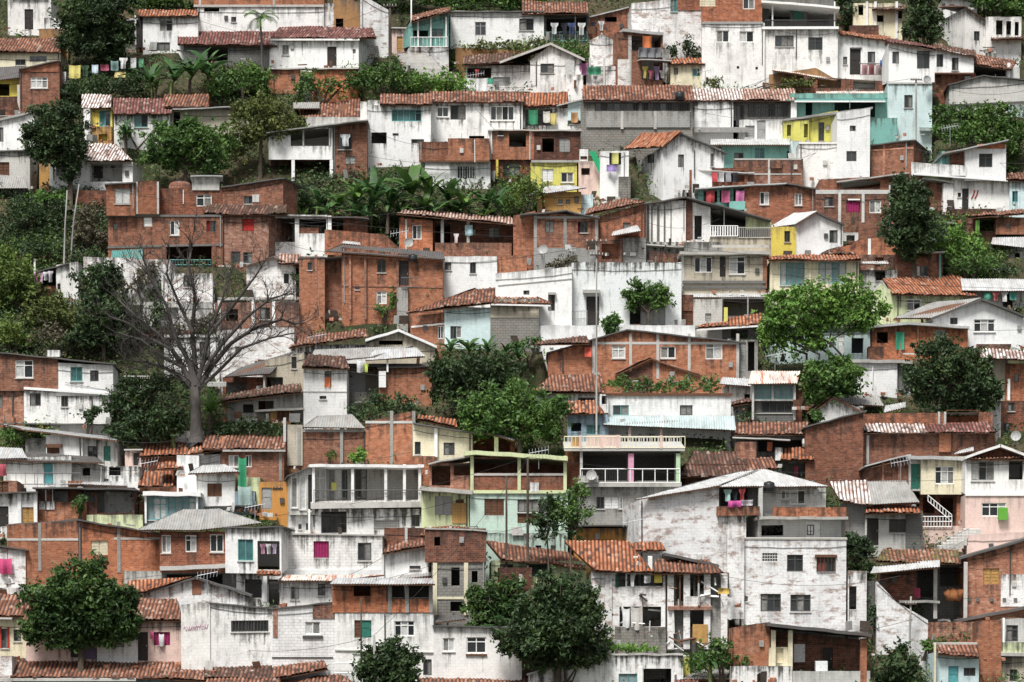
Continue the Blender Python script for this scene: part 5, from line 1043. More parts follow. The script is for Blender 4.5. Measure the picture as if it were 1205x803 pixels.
h.w('BR', 260, 334, 530, 570, hs=[('c', 269, 536, 281, 550), ('c', 289, 536, 296, 550)], dep=4); h.r('tile', 238, 336, 529, 514, dep=2.8); h.beam(262, 336, [530.5], 'conc', -.35, .14); h.cols([330], 532, 566, 'GC', 0, .2)
h = B('little white house with white hip roof and wooden window in the lower left', 256, 598, yaw=3)
h.w('W1', 231, 276, 556, 600, hs=[('s', 244, 569, 261, 585)], dep=3.5); h.q('wsh', (221, 558, -.6), (282, 556, -.6), (238, 548, 1.6), (264, 547, 1.6)); h.w('W1', 208, 234, 536, 558, off=1.2, dep=3)
h = B('glass fronted room with white roof edge below the orange sheds', 203, 618, yaw=0)
h.w('BS', 171, 233, 584, 618, hs=[('l', 173, 586, 196, 612), ('l', 197, 586, 231, 606)], dep=4); h.sl('cw', 168, 236, 578, 579, dep=4, th=.32, ov=.5); h.cols([171.5, 232], 582, 616, 'cw', -.2, .14, .14, 'post')
h = B('green and grey lean-to draped with green netting beside the orange gate', 288, 598, name='shed', cat='shed')
h.w('LG', 280, 306, 562, 600, off=.4, dep=2); h.w('BS', 276, 300, 578, 602, off=0, dep=1); h.sl('fibd', 240, 306, 596, 594, dep=2, off=-.4)
h.cloth('tall green netting hanging beside the little white house', (.02, .38, .17), 281, 538, 290, 574, -.4, 'sheet'); h.cloth('pale green plastic sheet hanging beside the orange gate', (.35, .5, .46), 280, 572, 296, 596, -.5, 'sheet')
h = B('bright orange gate wall with a grey slatted door and black lettering', 322, 604, name='gate_wall', cat='gate', group='gates and fences')
h.w('OR', 305, 340, 567, 606, hs=[('y', 308, 574, 320, 600)], dep=.5)
mb = MB()
for k in range(6):
    a = h.L(321 + k * 2, 576, -.03); b_ = h.L(322.4 + k * 2, 573.4 + (k % 2), -.03); mb.tube([a, b_], .05, 4)
mb.build('lettering', M('fk'), h.o)
h = B('tall long brick parapet wall with weeds above the glass veranda', 410, 548, yaw=0)
h.w('BR', 335, 432, 506, 550, dep=3); h.w('BO', 430, 488, 497, 550, 483, off=-.15, dep=3); h.w('BG', 338, 356, 500, 548, off=-.1, dep=.2, fn=0, name='door_panel'); h.cols([352, 402], 503, 548, 'GC', -.12, .24); h.cols([461, 487], 484, 548, 'GC', -.16, .24); h.beam(335, 430, [507], 'GC', -.02, .2); h.beam(430, 488, [(497, 497)], 'GL', -.16, .18)
h.q('fib', (356, 503, -.4), (430, 504, -.4), (374, 490, 1.4), (414, 488, 1.4)); h.cols([335], 492, 520, 'GL', -.3, .2)
h = B('white framed glass veranda house with stained white ground floor', 420, 630, yaw=8)
h.w('GC', 369, 496, 547, 596, fn=0, off=1.2, hs=[('c', 369, 552, 384, 588), ('g', 386, 552, 410, 590), ('k', 418, 552, 432, 588)], dep=3.4, name='veranda_wall'); h.sl('cw', 364, 499, 546, 547, dep=4.6, th=.22, ov=.35); h.b('balcony_slab', 'concl', 366, 592, 500, 599, -.3, 1.6); h.cols([369, 415, 454, 494, 476], 547, 594, 'cw', -.1, .2, .18)
h.rail(369, 494, 577, 592, 'fk', -.25, 22, bw=.02); h.w('W2', 366, 497, 599, 632, off=.3, hs=[('o', 378, 602, 408, 628), ('v', 440, 612, 470, 624), ('k', 484, 606, 494, 620)], dep=4); h.w('GL', 341, 370, 560, 606, 548, off=.1, dep=3, fn=0, hs=[('c', 343, 562, 350, 598), ('c', 353, 560, 360, 600), ('c', 362, 558, 368, 602)], name='side_wall'); h.sl('fibd', 338, 370, 560, 547, dep=3.4)
h.b('poster', 'LY', 390, 568, 396, 578, 1.16, .03); h.cols([364], 600, 628, 'cw', -.1, .14); h.w('W2', 340, 368, 604, 628, off=.5, hs=[('k', 351, 617, 355, 623), ('k', 360, 616, 366, 624)])
h = B('cream house with slanting dark eave above the mint house', 522, 560, yaw=0)
h.w('CR', 486, 556, 500, 556, 510, hs=[('k', 488, 520, 495, 535), ('k', 522, 521, 535, 536)], dep=4); h.sl('fibd', 486, 560, 497, 509, dep=4, ov=.5); h.q('tileo', (490, 494, 2), (538, 504, 2), (492, 490, 3), (536, 495, 3)); h.cols([513], 504, 538, 'cw', -.2, .24); h.w('BO', 485, 512, 537, 556, off=-.3, dep=1.5)
h.w('BD', 556, 606, 507, 540, off=1, hs=[('o', 558, 509, 600, 532)], dep=2.5); h.q('zinc', (564, 508, -.6), (606, 519, -.6), (574, 503, 1.4), (606, 510, 1.4)); h.cols([584], 512, 534, 'LG', -.3, .3)
h = B('mint green house with open pale green topped terrace and brick parapet', 606, 646, yaw=-2)
h.w('BR', 555, 667, 538, 580, fn=0, hs=[('o', 558, 540, 609, 557), ('o', 613, 540, 663, 557)], dep=4.5, name='terrace_wall'); h.sl('LG', 546, 668, 532, 537, pk=(560, 530), dep=4.5, th=.3, ov=.6); h.cols([555.5, 611, 665], 537, 577, 'LG', -.05, .24); h.beam(557, 665, [558.5], 'concl', -.04, .16); h.beam(555, 666, [579], 'LG', -.06, .22)
h.w('MG', 553, 668, 580, 630, off=.05, hs=[('s', 570, 587, 593, 607), ('k', 609, 588, 660, 603), ('s', 609, 604, 636, 616)], dep=4.5); h.w('MG', 568, 664, 628, 652, off=-.25, dep=4, hs=[('k', 630, 642, 637, 652), ('k', 648, 642, 654, 650)]); h.beam(566, 668, [624.5], 'MG', -.3, .16)
h.w('BP', 505, 556, 545, 580, off=.6, fn=0, hs=[('o', 508, 548, 530, 572), ('o', 534, 546, 553, 560)], dep=3, name='terrace_wall'); h.sl('conc', 504, 560, 545, 534, dep=3.4, off=.2); h.w('LG', 496, 552, 578, 624, off=.5, hs=[('G', 512, 584, 532, 606), ('s', 536, 588, 546, 602)], dep=3.5); h.sl('conc', 494, 556, 572, 577, dep=1.6, off=-.4, th=.3); h.w('OC', 532, 550, 592, 616, off=.42, dep=.1, fn=0, name='painted_panel'); h.w('W1', 624, 634, 568, 579, off=-.1, fn=0, dep=.1, name='white_panel')
h = B('house with long fenced balcony, pink pillar and grey block ground floor', 735, 632, yaw=0)
h.w('GD', 682, 800, 528, 572, fn=0, hs=[('o', 686, 532, 738, 566), ('o', 746, 532, 794, 566)], off=.2, dep=4.5, name='upper_wall'); h.b('balcony_slab', 'conc', 680, 568, 802, 573, -.4, 1.); h.w('GC', 681, 801, 572, 640, off=.1, hs=[('k', 702, 585, 711, 599), ('S', 711, 585, 728, 599), ('B', 728, 585, 733, 599)], dep=4.5); h.cols([684], 530, 570, 'concl', -.2, .2); h.cols([742.5], 534, 570, 'pkc', -.25, .4, .3, 'pink_pillar'); h.cols([798], 534, 570, 'gnc', -.25, .3, .3, 'green_pillar')
h.rail(683, 800, 552, 568, 'cw', -.3, 8, bw=.06); h.rail(684, 742, 552.5, 567, 'fk', -.28, 30, bw=.02, name='grille'); h.b('balcony_slab', 'conc', 664, 527, 806, 531, -.5, 5.4); h.w('GL', 681, 704, 560, 568, off=-.5, fn=0, dep=.2, name='ledge')
h.rail(664, 806, 514, 527, 'CR', -.5, 32, bw=.05); h.cols([683, 708, 727, 778], 513, 528, 'PK', -.5, .2); h.w('BR', 666, 683, 530, 572, off=.5, fn=0, dep=3, name='side_wall'); h.w('PK', 690, 730, 512, 527, off=.6, dep=.3, fn=0, name='inner_wall'); h.w('OC', 672, 684, 514, 526, off=.5, fn=0, dep=.3, name='inner_wall')
h = B('teal shuttered house behind the fenced balcony', 692, 528)
h.w('BS', 668, 716, 488, 528, hs=[('t', 690, 500, 706, 512), ('o', 672, 498, 684, 508)], dep=3); h.q('tileo', (664, 488, -.5), (712, 487, -.5), (668, 474, 1.8), (700, 472, 1.8)); h.w('W2', 706, 716, 464, 486, off=.8, fn=0, hs=[('o', 708, 466, 714, 476)])
h = B('vivid orange painted shopfront with grey tiled canopy below the grey block floor', 712, 652)
h.w('OR', 676, 742, 622, 656, off=0, dep=3); h.sl('fibd', 676, 746, 618, dep=2, off=-.5); h.w('BO', 740, 782, 626, 652, off=.3, hs=[('B', 742, 622, 756, 638)])
h = B('heap of old brown roof tiles on a brick lean-to', 850, 590, name='shed', cat='shed')
h.w('BD', 806, 886, 546, 588, dep=3); h.q('tiled', (800, 562, -1.2), (912, 560, -1.2), (816, 532, 1.6), (880, 532, 1.6)); h.w('BP', 868, 890, 520, 540, off=.8, dep=1.4, fn=0); h.q('tile', (878, 556, -1.5), (916, 552, -1.5), (880, 541, .2), (908, 540, .2))
h = B('low house with orange striped tile roof and orange laundry below the kiosk', 910, 548)
h.w('GD', 866, 956, 512, 550, hs=[('o', 892, 518, 944, 532)], dep=3); h.q('tile', (864, 512, -.5), (946, 512, -.5), (868, 498, 2.2), (952, 497, 2.2)); h.sl('concl', 862, 930, 514, 517, dep=1, off=-1.1, th=.1); h.q('tileo', (918, 542, -1.6), (958, 543, -1.6), (922, 528, -.1), (956, 527, -.1), name='awning'); h.w('GC', 916, 956, 543, 566, off=-.4, hs=[('o', 920, 546, 948, 562)], dep=2); h.w('W2', 912, 921, 527, 542, off=-.9, fn=0, dep=.4, name='pillar')
h.cloth('orange towel hanging under the striped tile roof below the kiosk', (.75, .17, .05), 903, 520, 909, 531, -.5, 'towel'); h.cloth('red dress hanging under the orange tiled awning', (.5, .04, .12), 934, 549, 940, 560, -.7, 'shirt')
h = B('tall windowless brick gable beside the long brick store', 978, 568, yaw=0)
h.w('BR', 948, 1016, 503, 570, 484, dep=5); h.sl('fibd', 946, 1020, 502, 482.5, dep=5, ov=.25); h.b('soot_band', 'BD', 962, 527, 1006, 532, -.02, .03) if 0 else None
h = B('white gable peeking over the tall windowless brick gable', 985, 502)
h.w('W2', 962, 1012, 484, 502, 480, pk=(980, 470), dep=3); h.g('tiled', 952, 488, 980, 468, 1016, 486, dep=3.2); h.q('zinc', (1040, 486, 0), (1066, 480, 0), (1042, 478, 1.5), (1066, 474, 1.5)); h.q('fib', (984, 476, 1), (1040, 478, 1), (990, 466, 2.5), (1034, 466, 2.5))
h = B('long low brick store with whitened tile roof in the lower right', 1094, 554, yaw=0)
h.w('BR', 1015, 1172, 508, 556, dep=4); h.q('tilew', (1016, 510, -.6), (1090, 510, -.6), (1018, 500, 1.2), (1086, 500, 1.2)); h.q('tiler', (1088, 510, -.6), (1172, 510, -.6), (1088, 500, 1.2), (1162, 498, 1.2)); h.cols([1021], 512, 552, 'concl', -.05, .2); h.cols([1112], 508, 532, 'BO', -.1, .9, .5); h.w('BR', 1016, 1168, 487, 504, 485, off=2, dep=2, hs=[('o', 1114, 483, 1152, 498)], fn=0, name='back_wall'); h.cols([1105, 1112], 485, 504, 'GL', 1.9, .16)
h.q('wsh', (1122, 535, -1), (1146, 531, -1), (1130, 530, .2), (1146, 525, .2))
h = B('cream box house with white window over a veranda in the lower right', 1110, 622, yaw=0)
h.w('CR', 1084, 1138, 537, 582, fn=0, hs=[('c', 1100, 549, 1123, 570)], dep=4, name='upper_wall'); h.w('GL', 1070, 1086, 538, 578, off=.4, fn=0, hs=[('n', 1072, 546, 1083, 576)], dep=3, name='side_wall'); h.w('BR', 1020, 1072, 552, 598, 540, off=.9, dep=3, name='brick_wall'); h.sl('wsh', 1068, 1140, 536, 538, dep=4, th=.25, ov=.4); h.sl('wsh', 1018, 1072, 548, 534, dep=3.4, off=.5); h.cols([1039, 1058], 544, 578, 'BP', .85, .16)
h.w('BD', 1082, 1134, 582, 628, off=1.2, hs=[('o', 1086, 585, 1100, 604), ('o', 1106, 586, 1122, 612)], dep=2.5); h.w('BO', 1126, 1136, 582, 614, off=.4, dep=.6, name='pillar'); h.rail(1085, 1120, 608, 620, 'cw', -.4, 10, bw=.05, mid=True); h.w('PK', 1082, 1140, 619, 646, off=-.3, dep=2, name='base_wall')
h.rail(1092, 1120, 583, 590, 'cw', -.3, 8, ytr=606, ybr=614, bw=.05, name='stair_railing')
h = B('two storey pink house with white gable fascia and a green bag in the window', 1170, 646, yaw=0)
h.w('W1', 1136, 1212, 540, 582, fn=0, hs=[('g', 1143, 543, 1170, 566), ('o', 1187, 543, 1204, 565)], dep=4, name='upper_wall'); h.w('PK', 1136, 1212, 582, 650, off=-.04, hs=[('c', 1155, 592, 1184, 608)], dep=4); h.w('BD', 1146, 1206, 538, 541, 538, pk=(1177, 526), fn=0, off=.3, dep=.2, name='gable'); h.sl('cw', 1136, 1178, 537, 523, dep=3.6, th=.2, ov=.5); h.sl('cw', 1177, 1214, 523, 537, dep=3.6, th=.2, ov=.5); h.r('tile', 1138, 1212, 541, 538, dep=.4, off=-.1, back=False); h.beam(1136, 1208, [582], 'cw', -.1, .2)
o = h.b('flower_bag', 'gnc', 1175, 598, 1186, 612, -.45, .3); o.name = 'window_bag'; o.data.materials[0] = paint('lime_green', (.12, .34, .05))
h = B('pale pink curved stair ramp below the pink house', 1160, 664, name='stairway', cat='stairs', group='stairways')
h.w('PK', 1138, 1212, 630, 668, 626, off=0, dep=2)
for k in range(7):
    h.b('step', 'concl', 1104 + k * 5, 643 - k * 3.3, 1124 + k * 5, 652 - k * 3.3, -.6 + .2 * k, .6)
h.rail(1100, 1140, 640, 652, 'fg', -.7, 9, ytr=622, ybr=634, name='stair_railing')
h = B('grey house with fallen whitened tiles and orange awning roof in the lower right', 1050, 648, yaw=0)
h.w('GL', 1018, 1086, 602, 652, hs=[('d', 1020, 610, 1034, 642), ('k', 1046, 611, 1068, 627)], dep=4); h.q('tilew', (988, 590, -.6), (1026, 595, -.6), (976, 568, 2.4), (1020, 566, 2.4)); h.q('fib', (1020, 594, -.6), (1082, 592, -.6), (1018, 567, 2.4), (1066, 566, 2.4)); h.q('tileo', (1018, 605, -1.), (1084, 604, -1.), (1020, 598, 0), (1082, 597, 0), name='awning'); h.w('GD', 1066, 1086, 602, 650, off=-.1, dep=.2, fn=0, name='side_wall')
h.w('GC', 994, 1020, 590, 646, off=.3, dep=3); h.rail(966, 1000, 612, 638, 'wd', -.2, 6, ytr=604, bw=.06, name='timber_fence')
h = B('big peeling white house with pale hip roof and brick balcony of colourful laundry', 880, 700, yaw=9)
h.w('W3', 752, 846, 588, 700, 572, dep=6); h.w('W3', 843, 878, 604, 700, off=-.05, dep=5, name='wall'); h.w('GD', 845, 896, 572, 606, fn=0, off=1.4, hs=[('o', 848, 574, 880, 600)], dep=3, name='balcony_wall'); h.w('BO', 844, 894, 596, 607, off=-.35, fn=0, dep=.25, name='balcony_parapet'); h.cols([895], 572, 610, 'GL', 0, .3)
h.w('GL', 893, 972, 571, 604, fn=0, off=1.2, hs=[('c', 919, 577, 930, 588), ('w', 930, 577, 948, 594)], dep=4, name='upper_wall'); h.w('GL', 892, 990, 604, 640, off=.9, hs=[('o', 896, 618, 922, 631), ('D', 948, 614, 966, 636), ('k', 950, 618, 958, 630)], dep=4, fn=0, name='middle_wall')
h.q('wsh', (748, 588, -.5), (846, 572, -.5), (868, 556, 3), (896, 553, 3)); h.q('wsh', (842, 573, -.5), (974, 573, .6), (892, 553, 3), (900, 553, 3.1)); h.w('BO', 910, 996, 597, 609, off=-.2, fn=0, dep=.2, name='balcony_parapet'); h.sl('conc', 894, 998, 608, 608, dep=1.8, off=-.2, th=.2)
for i, (x, y0, x1, y1, c, n, k) in enumerate(((852, 576, 861, 590, (.35, .55, .5), 'mint', 'shirt'), (862, 578, 868, 592, (.03, .03, .04), 'black', 'shirt'), (869, 575, 877, 590, (.5, .05, .05), 'red', 'shirt'), (857, 589, 872, 597, (.55, .03, .28), 'magenta', 'sheet'), (872, 588, 886, 595, (.55, .5, .55), 'lilac', 'sheet'))):
    h.cloth(n + ' ' + k + ' on the brick balcony of the big peeling white house', c, x, y0, x1, y1, -.1 if k == 'shirt' else -.45, k, 'laundry on the brick balcony of the big peeling white house')
h = B('tall white block with six windows in the lower right', 936, 744, yaw=-1)
h.w('W3', 873, 996, 634, 752, 634, hs=[('v', 897, 651, 915, 661), ('k', 926, 653, 945, 673), ('R', 961, 655, 983, 674), ('k', 895, 699, 919, 720), ('k', 930, 700, 954, 720), ('k', 875, 702, 880, 708)], dep=4); h.w('W3', 856, 876, 636, 712, 630, off=-.3, dep=.4, fn=1, name='exposed_brick_pier'); h.b('awning', 'wd', 959, 653, 985, 656, -.12, .12); h.b('ledge', 'conc', 874, 633, 997, 635, -.06, .3); h.rail(961, 983, 656, 673, 'fk', -.06, 5)
h = B('mossy pipe and ruined white shed beside the tall white block', 1004, 744)
h.w('W3', 998, 1020, 672, 740, hs=[('o', 999, 690, 1008, 718)], dep=2); h.w('GD', 1020, 1042, 684, 744, off=.6, dep=2)
# ---- bottom band
h = B('orange brick corner house with pale frame and yellow window in the lower left', 92, 690, yaw=10)
h.w('BO', 92, 192, 614, 690, 630, hs=[('Y', 107, 636, 127, 654)], dep=6, sx=8); h.cols([92.5, 140, 190], 614, 674, 'GC', 0, .24); h.w('GL', 146, 193, 672, 684, off=-.2, dep=.3, fn=1, name='base_wall'); h.sl('fibd', 90, 206, 611, 630, dep=6, ov=.3, th=.12)
h.beam(134, 192, [634], 'concl', 0, .16); h.sl('fibd', 6, 94, 617, 611, dep=.6, ov=.2, off=.3, th=.12); h.w('BO', 8, 92, 618, 690, 613, off=-.15, dep=.3, name='side_wall'); h.cols([47], 616, 672, 'GC', -.15, .22); h.beam(8, 92, [635], 'GL', -.15, .16)
h = B('dark brick house with grey hip roof and three white windows in the lower left', 230, 690, yaw=0)
h.w('BD', 188, 268, 626, 674, hs=[('w', 190, 630, 201, 651), ('w', 218, 630, 231, 650), ('w', 247, 629, 263, 650)], dep=5, fn=0, name='upper_wall'); h.q('fib', (160, 624, -.5), (240, 624, -.5), (215, 600, 2.6), (248, 600, 2.6)); h.q('fib', (236, 624, -.5), (308, 616, -.3), (244, 600, 2.6), (258, 599, 2.6)); h.sl('concl', 188, 268, 667, 663, dep=2, off=-.5, th=.3); h.w('GD', 190, 286, 672, 700, off=.6, hs=[('o', 196, 676, 262, 692)], dep=3)
h = B('flaking white house with a pink cloth at the lower left edge', 14, 704)
h.w('W3', -8, 30, 644, 712, 648, dep=4); h.sl('fibd', -8, 33, 641, 647, dep=4); h.w('W2', -8, 26, 692, 704, off=-.3, dep=.4, name='ledge')
h.cloth('magenta sheet draped on the flaking white house at the lower left edge', (.7, .03, .2), -1, 657, 14, 675, -.2)
h = B('cream cottage with striped tile eave at the lower left edge', 16, 772, yaw=0)
h.w('CR', -8, 36, 727, 775, hs=[('k', 1, 740, 10, 763), ('k', 16, 741, 25, 755)], dep=4); h.r('tile', -10, 28, 726, 700, dep=3); h.cols([1, 10], 738, 764, 'rd', -.02, .12); h.sl('concl', -8, 14, 727, 727, dep=.3, off=-.4)
h = B('white gable with an orange stained brick patch beside the big lower left tree', 224, 720, yaw=0)
h.w('W3', 148, 292, 700, 722, 702, pk=[(228, 680), (246, 684)], dep=4); h.q('tileo', (146, 697, -.5), (172, 697, -.3), (152, 684, 1), (226, 679, -.3)); h.sl('fibd', 172, 230, 697, 679, dep=.5, th=.14, ov=.35); h.sl('fibd', 229, 296, 679, 700, dep=.5, th=.14, ov=.35); h.b('brick_patch', 'BO', 226, 682, 237, 700, -.02, .03)
h = B('pinkish row cottage with tile roof, dark door and magenta window under the big tree', 122, 780, yaw=0)
h.w('PK', 30, 214, 732, 782, hs=[('k', 57, 742, 80, 762), ('d', 83, 745, 94, 774), ('V', 99, 750, 114, 776), ('k', 127, 746, 147, 762), ('d', 162, 744, 174, 778), ('m', 181, 744, 200, 760)], dep=5); h.r('tile', 26, 215, 731, 706, dep=3.2, xrl=30, xrr=208); h.w('W2', 114, 162, 748, 782, off=-.12, dep=.1, fn=1, hs=[('G', 127, 747, 146, 762)], name='white_patch')
h.cloth('magenta towel beside the dark door of the pinkish row cottage', (.6, .05, .2), 177, 743, 181, 752, -.15, 'towel'); h.cloth('white sheet beside the magenta window of the pinkish row cottage', (.6, .6, .62), 187, 746, 193, 760, -.15)
h = B('wide low house with terracotta tile roof along the bottom left edge', 140, 812, yaw=0)
h.w('BS', -8, 262, 797, 826, dep=4); h.q('tile', (12, 798, -.6), (180, 799, -.6), (16, 775, 2.6), (172, 775, 2.6)); h.q('tile', (178, 799, -.6), (270, 803, -.6), (170, 776, 2.6), (250, 779, 2.6)); h.beam(-8, 160, [800], 'concl', -.62, .2); h.w('W3', -8, 14, 772, 800, off=-.3, dep=2)
h = B('low house with brown tile roof under the white barred window house', 310, 814, yaw=0)
h.w('BP', 236, 384, 800, 826, dep=3); h.q('tiled', (240, 799, -.6), (330, 800, -.6), (240, 780, 2.4), (326, 782, 2.4)); h.q('tile', (322, 800, -.6), (386, 788, -.6), (322, 783, 2.0), (380, 778, 2.0)); h.q('tile', (240, 806, -1.8), (330, 806, -1.8), (244, 799, -.6), (330, 799, -.6)); h.q('tile', (318, 812, -2.4), (420, 806, -2.4), (376, 796, .2), (400, 796, .2))
h = B('white house with a wide barred window and pink scribbles on its left wall', 268, 790, yaw=5)
h.w('W2', 247, 322, 709, 790, 716, hs=[('b', 272, 730, 316, 744)], dep=4, sx=214); h.sl('fibd', 246, 324, 708.5, 716, dep=4, ov=.15, th=.1); h.w('W2', 213, 247, 712, 790, 709, off=-.1, dep=.3, name='side_wall')
mb = MB()
for k in range(9):
    x = 216 + k * 3.1; p = [h.L(x + j * 1.3, 740 - 3 * math.sin(j * 2 + k) - k * .3, -.13) for j in range(4)]; mb.tube(p, .02, 4)
mb.build('graffiti', M('pkc'), h.o)
h = B('white house with a curtained window and pinkish brick corner left of the bottom shrub', 358, 792, yaw=0)
h.w('WB', 320, 396, 716, 784, 708, hs=[('c', 359, 732, 377, 747)], dep=4); h.sl('fibd', 319, 402, 716, 707, dep=4, ov=.12, th=.1); h.b('sill', 'fk', 356, 748.5, 380, 751.5, -.1, .14); h.cols([324], 716, 750, 'BP', -.02, .3); h.beam(320, 392, [774], 'fk', -.03, .08); h.w('BP', 368, 399, 712, 728, off=-.06, dep=.1, fn=0, name='flaked_patch')
h = B('whitewashed block house with magenta curtain in the lower left centre', 392, 684, yaw=0)
h.w('WB', 330, 450, 628, 684, 630, hs=[('m', 369, 637, 387, 657), ('k', 421, 639, 437, 660)], dep=5); h.sl('conc', 330, 452, 627.5, 629.5, dep=5, ov=.1, th=.1); h.b('ledge', 'W2', 331, 670, 454, 682, -.12, .2)
h = B('projecting white corner room with green framed window and pink laundry', 298, 712, yaw=-6)
h.w('W1', 265, 331, 622, 675, 620, fn=0, hs=[('t', 280, 635, 298, 660), ('o', 303, 637, 329, 671)], dep=4, off=-.4, name='upper_wall'); h.sl('fibd', 262, 334, 620.5, 619, dep=4, off=-.4); h.r('tileo', 302, 330, 677, 673, dep=.4, off=-.8, back=False, name='awning'); h.w('W2', 278, 332, 675, 712, off=.5, hs=[('o', 288, 682, 308, 704), ('d', 316, 682, 330, 712)], dep=3.5); h.cols([312], 676, 712, 'cw', .3, .3); h.b('beam', 'wo', 302, 674, 330, 677, -.62, .2)
for i, (c, n) in enumerate((((.6, .25, .4), 'pink'), ((.62, .6, .62), 'white'), ((.45, .35, .5), 'lilac'))):
    h.cloth(n + ' shirt in the dark opening of the projecting white corner room', c, 306 + i * 7, 640, 312 + i * 7, 652, -.3, 'shirt', 'laundry in the projecting white corner room')
h = B('low flaking white wall stepping down left of the projecting corner room', 265, 714, name='retaining_wall', cat='wall', group='retaining walls')
h.w('W3', 236, 306, 684, 716, 706, dep=.6)
h = B('white annexe with two dark windows under a rusty white canopy', 360, 718, yaw=0)
h.w('W2', 329, 392, 684, 718, hs=[('g', 342, 690, 352, 706), ('k', 374, 687, 383, 701)], dep=4); h.q('rsh', (326, 684, -.7), (394, 684, -.7), (336, 677, .6), (452, 677, .6))
h = B('brick upper storey with black openings over a white house with green window', 452, 800, yaw=0)
h.w('BO', 391, 458, 688, 721, fn=0, hs=[('o', 416, 689, 436, 702)], dep=4, name='upper_wall'); h.w('BO', 457, 508, 705, 721, fn=0, dep=.3, name='upper_wall'); h.w('GD', 456, 508, 686, 720, fn=0, off=1.5, dep=2.5, name='back_wall', hs=[('o', 460, 688, 476, 704), ('o', 480, 688, 506, 704)]); h.cols([459, 479, 507], 690, 721, 'GC', 0, .25); h.q('zinc', (388, 688, -.7), (512, 688, -.7), (396, 681, 1), (508, 681, 1))
h.w('W2', 394, 510, 721, 806, off=.05, hs=[('n', 424, 730, 437, 751), ('s', 417, 730, 424, 751), ('c', 464, 731, 488, 749), ('D', 416, 770, 430, 792), ('k', 498, 776, 508, 795)], dep=4); h.beam(394, 510, [(765, 768)], 'GL', -.02, .08); h.rail(394, 416, 780, 792, 'fw', -.3)
h = B('white gable with a small four slot vent beside the brown ruin', 478, 690, yaw=0)
h.w('W1', 449, 504, 652, 690, 644, hs=[('k', 482, 666, 495, 670)], dep=4); h.q('tile', (450, 652, -.5), (505, 643, -.5), (456, 643, 2), (503, 634, 2)); h.q('fib', (466, 682, -1.2), (524, 676, -1.2), (476, 676, .2), (520, 672, .2)); h.q('fib', (470, 692, -1.6), (512, 690, -1.6), (476, 684, -.4), (510, 682, -.4))
h = B('brown brick ruin with rotted doorways in the lower centre', 540, 730, yaw=2)
h.w('BD', 500, 572, 622, 662, fn=0, hs=[('o', 511, 632, 518, 643)], dep=4, name='upper_wall'); h.w('ST', 508, 572, 660, 728, off=.1, hs=[('o', 531, 668, 541, 690), ('o', 555, 672, 562, 686), ('o', 530, 708, 545, 720)], dep=4); h.cols([512, 548.5], 660, 724, 'CR', .05, .3); h.beam(508, 552, [704], 'CR', .08, .16); h.sl('conc', 500, 574, 621, 624, dep=4, ov=.1)
h = B('old brick row with scraps of roof behind the brown ruin', 520, 656)
h.w('BR', 452, 566, 621, 660, 622, hs=[], dep=3, off=.8); h.cols([478, 506, 530], 620, 640, 'GL', .7, .2); h.q('tile', (494, 632, -.3), (566, 633, -.3), (500, 622, 1.4), (560, 620, 1.4))
h = B('white house with three shuttered windows at the bottom centre', 560, 800, yaw=0)
h.w('W2', 510, 614, 737, 806, hs=[('c', 521, 751, 535, 767), ('c', 549, 750, 572, 769), ('c', 588, 752, 603, 769)], dep=4); h.sl('fibd', 509, 616, 736, 738, dep=4); h.q('fibd', (512, 733, -.2), (548, 729, -.2), (516, 724, 1.6), (540, 724, 1.6)); h.b('sill', 'wd', 548, 770, 573, 772, -.1, .14)
h = B('low house with weathered terracotta roof beside the brown ruin', 640, 690)
h.w('LG', 578, 690, 660, 690, hs=[('k', 588, 664, 604, 676), ('o', 622, 664, 650, 678)], dep=4); h.q('tile', (590, 660, -.6), (650, 663, -.6), (572, 638, 2.4), (640, 646, 2.4)); h.q('tile', (648, 664, -.6), (690, 671, -.6), (640, 647, 2.4), (668, 651, 2.4)); h.w('BD', 586, 626, 668, 692, off=-.5, dep=.8)
h = B('ruined three storey house with broken beams under terracotta roofs', 750, 775, yaw=0); RUIN = h
h.w('W3', 696, 783, 672, 775, fn=1, hs=[('o', 726, 674, 736, 691), ('n', 724, 676, 728, 692), ('o', 738, 676, 780, 690), ('o', 729, 714, 778, 738)], dep=5); h.w('ST', 724, 784, 738, 762, off=-.4, dep=.6, name='rubble_wall'); h.q('tileo', (700, 673, -.6), (768, 674, -.6), (664, 638, 3), (740, 638, 3)); h.w('GD', 781, 858, 674, 772, off=.3, hs=[('o', 796, 680, 816, 708), ('o', 812, 714, 830, 738), ('o', 836, 712, 850, 748), ('o', 818, 678, 832, 696)], dep=5)
h.q('tile', (766, 676, -.6), (852, 674, -.6), (772, 659, 1.6), (832, 659, 1.6)); h.q('tileo', (738, 649, 2.6), (784, 648, 2.6), (744, 640, 4), (778, 640, 4)); h.sl('fibd', 782, 846, 650, 664, dep=3, off=1, th=.2); h.cols([716, 789, 808, 832, 852], 676, 764, 'W3', -.1, .45, .3, 'broken_pillar'); h.w('W3', 806, 834, 702, 714, off=-.2, fn=0, dep=.4, name='balcony_parapet'); h.b('balcony_slab', 'BP', 786, 714, 838, 718, -.4, 1.)
h.cols([800, 822], 660, 715, 'wd', -.3, .1, .1, 'timber_prop'); h.b('shutter', 'wo', 815, 735, 833, 757, -.2, .06); h.b('yellow_panel', 'YE', 770, 672, 779, 686, -.2, .06); h.w('GC', 834, 852, 712, 754, off=.1, dep=.1, fn=0, name='leaning_panel'); h.cols([748, 765], 655, 673, 'cw', 1., .3)
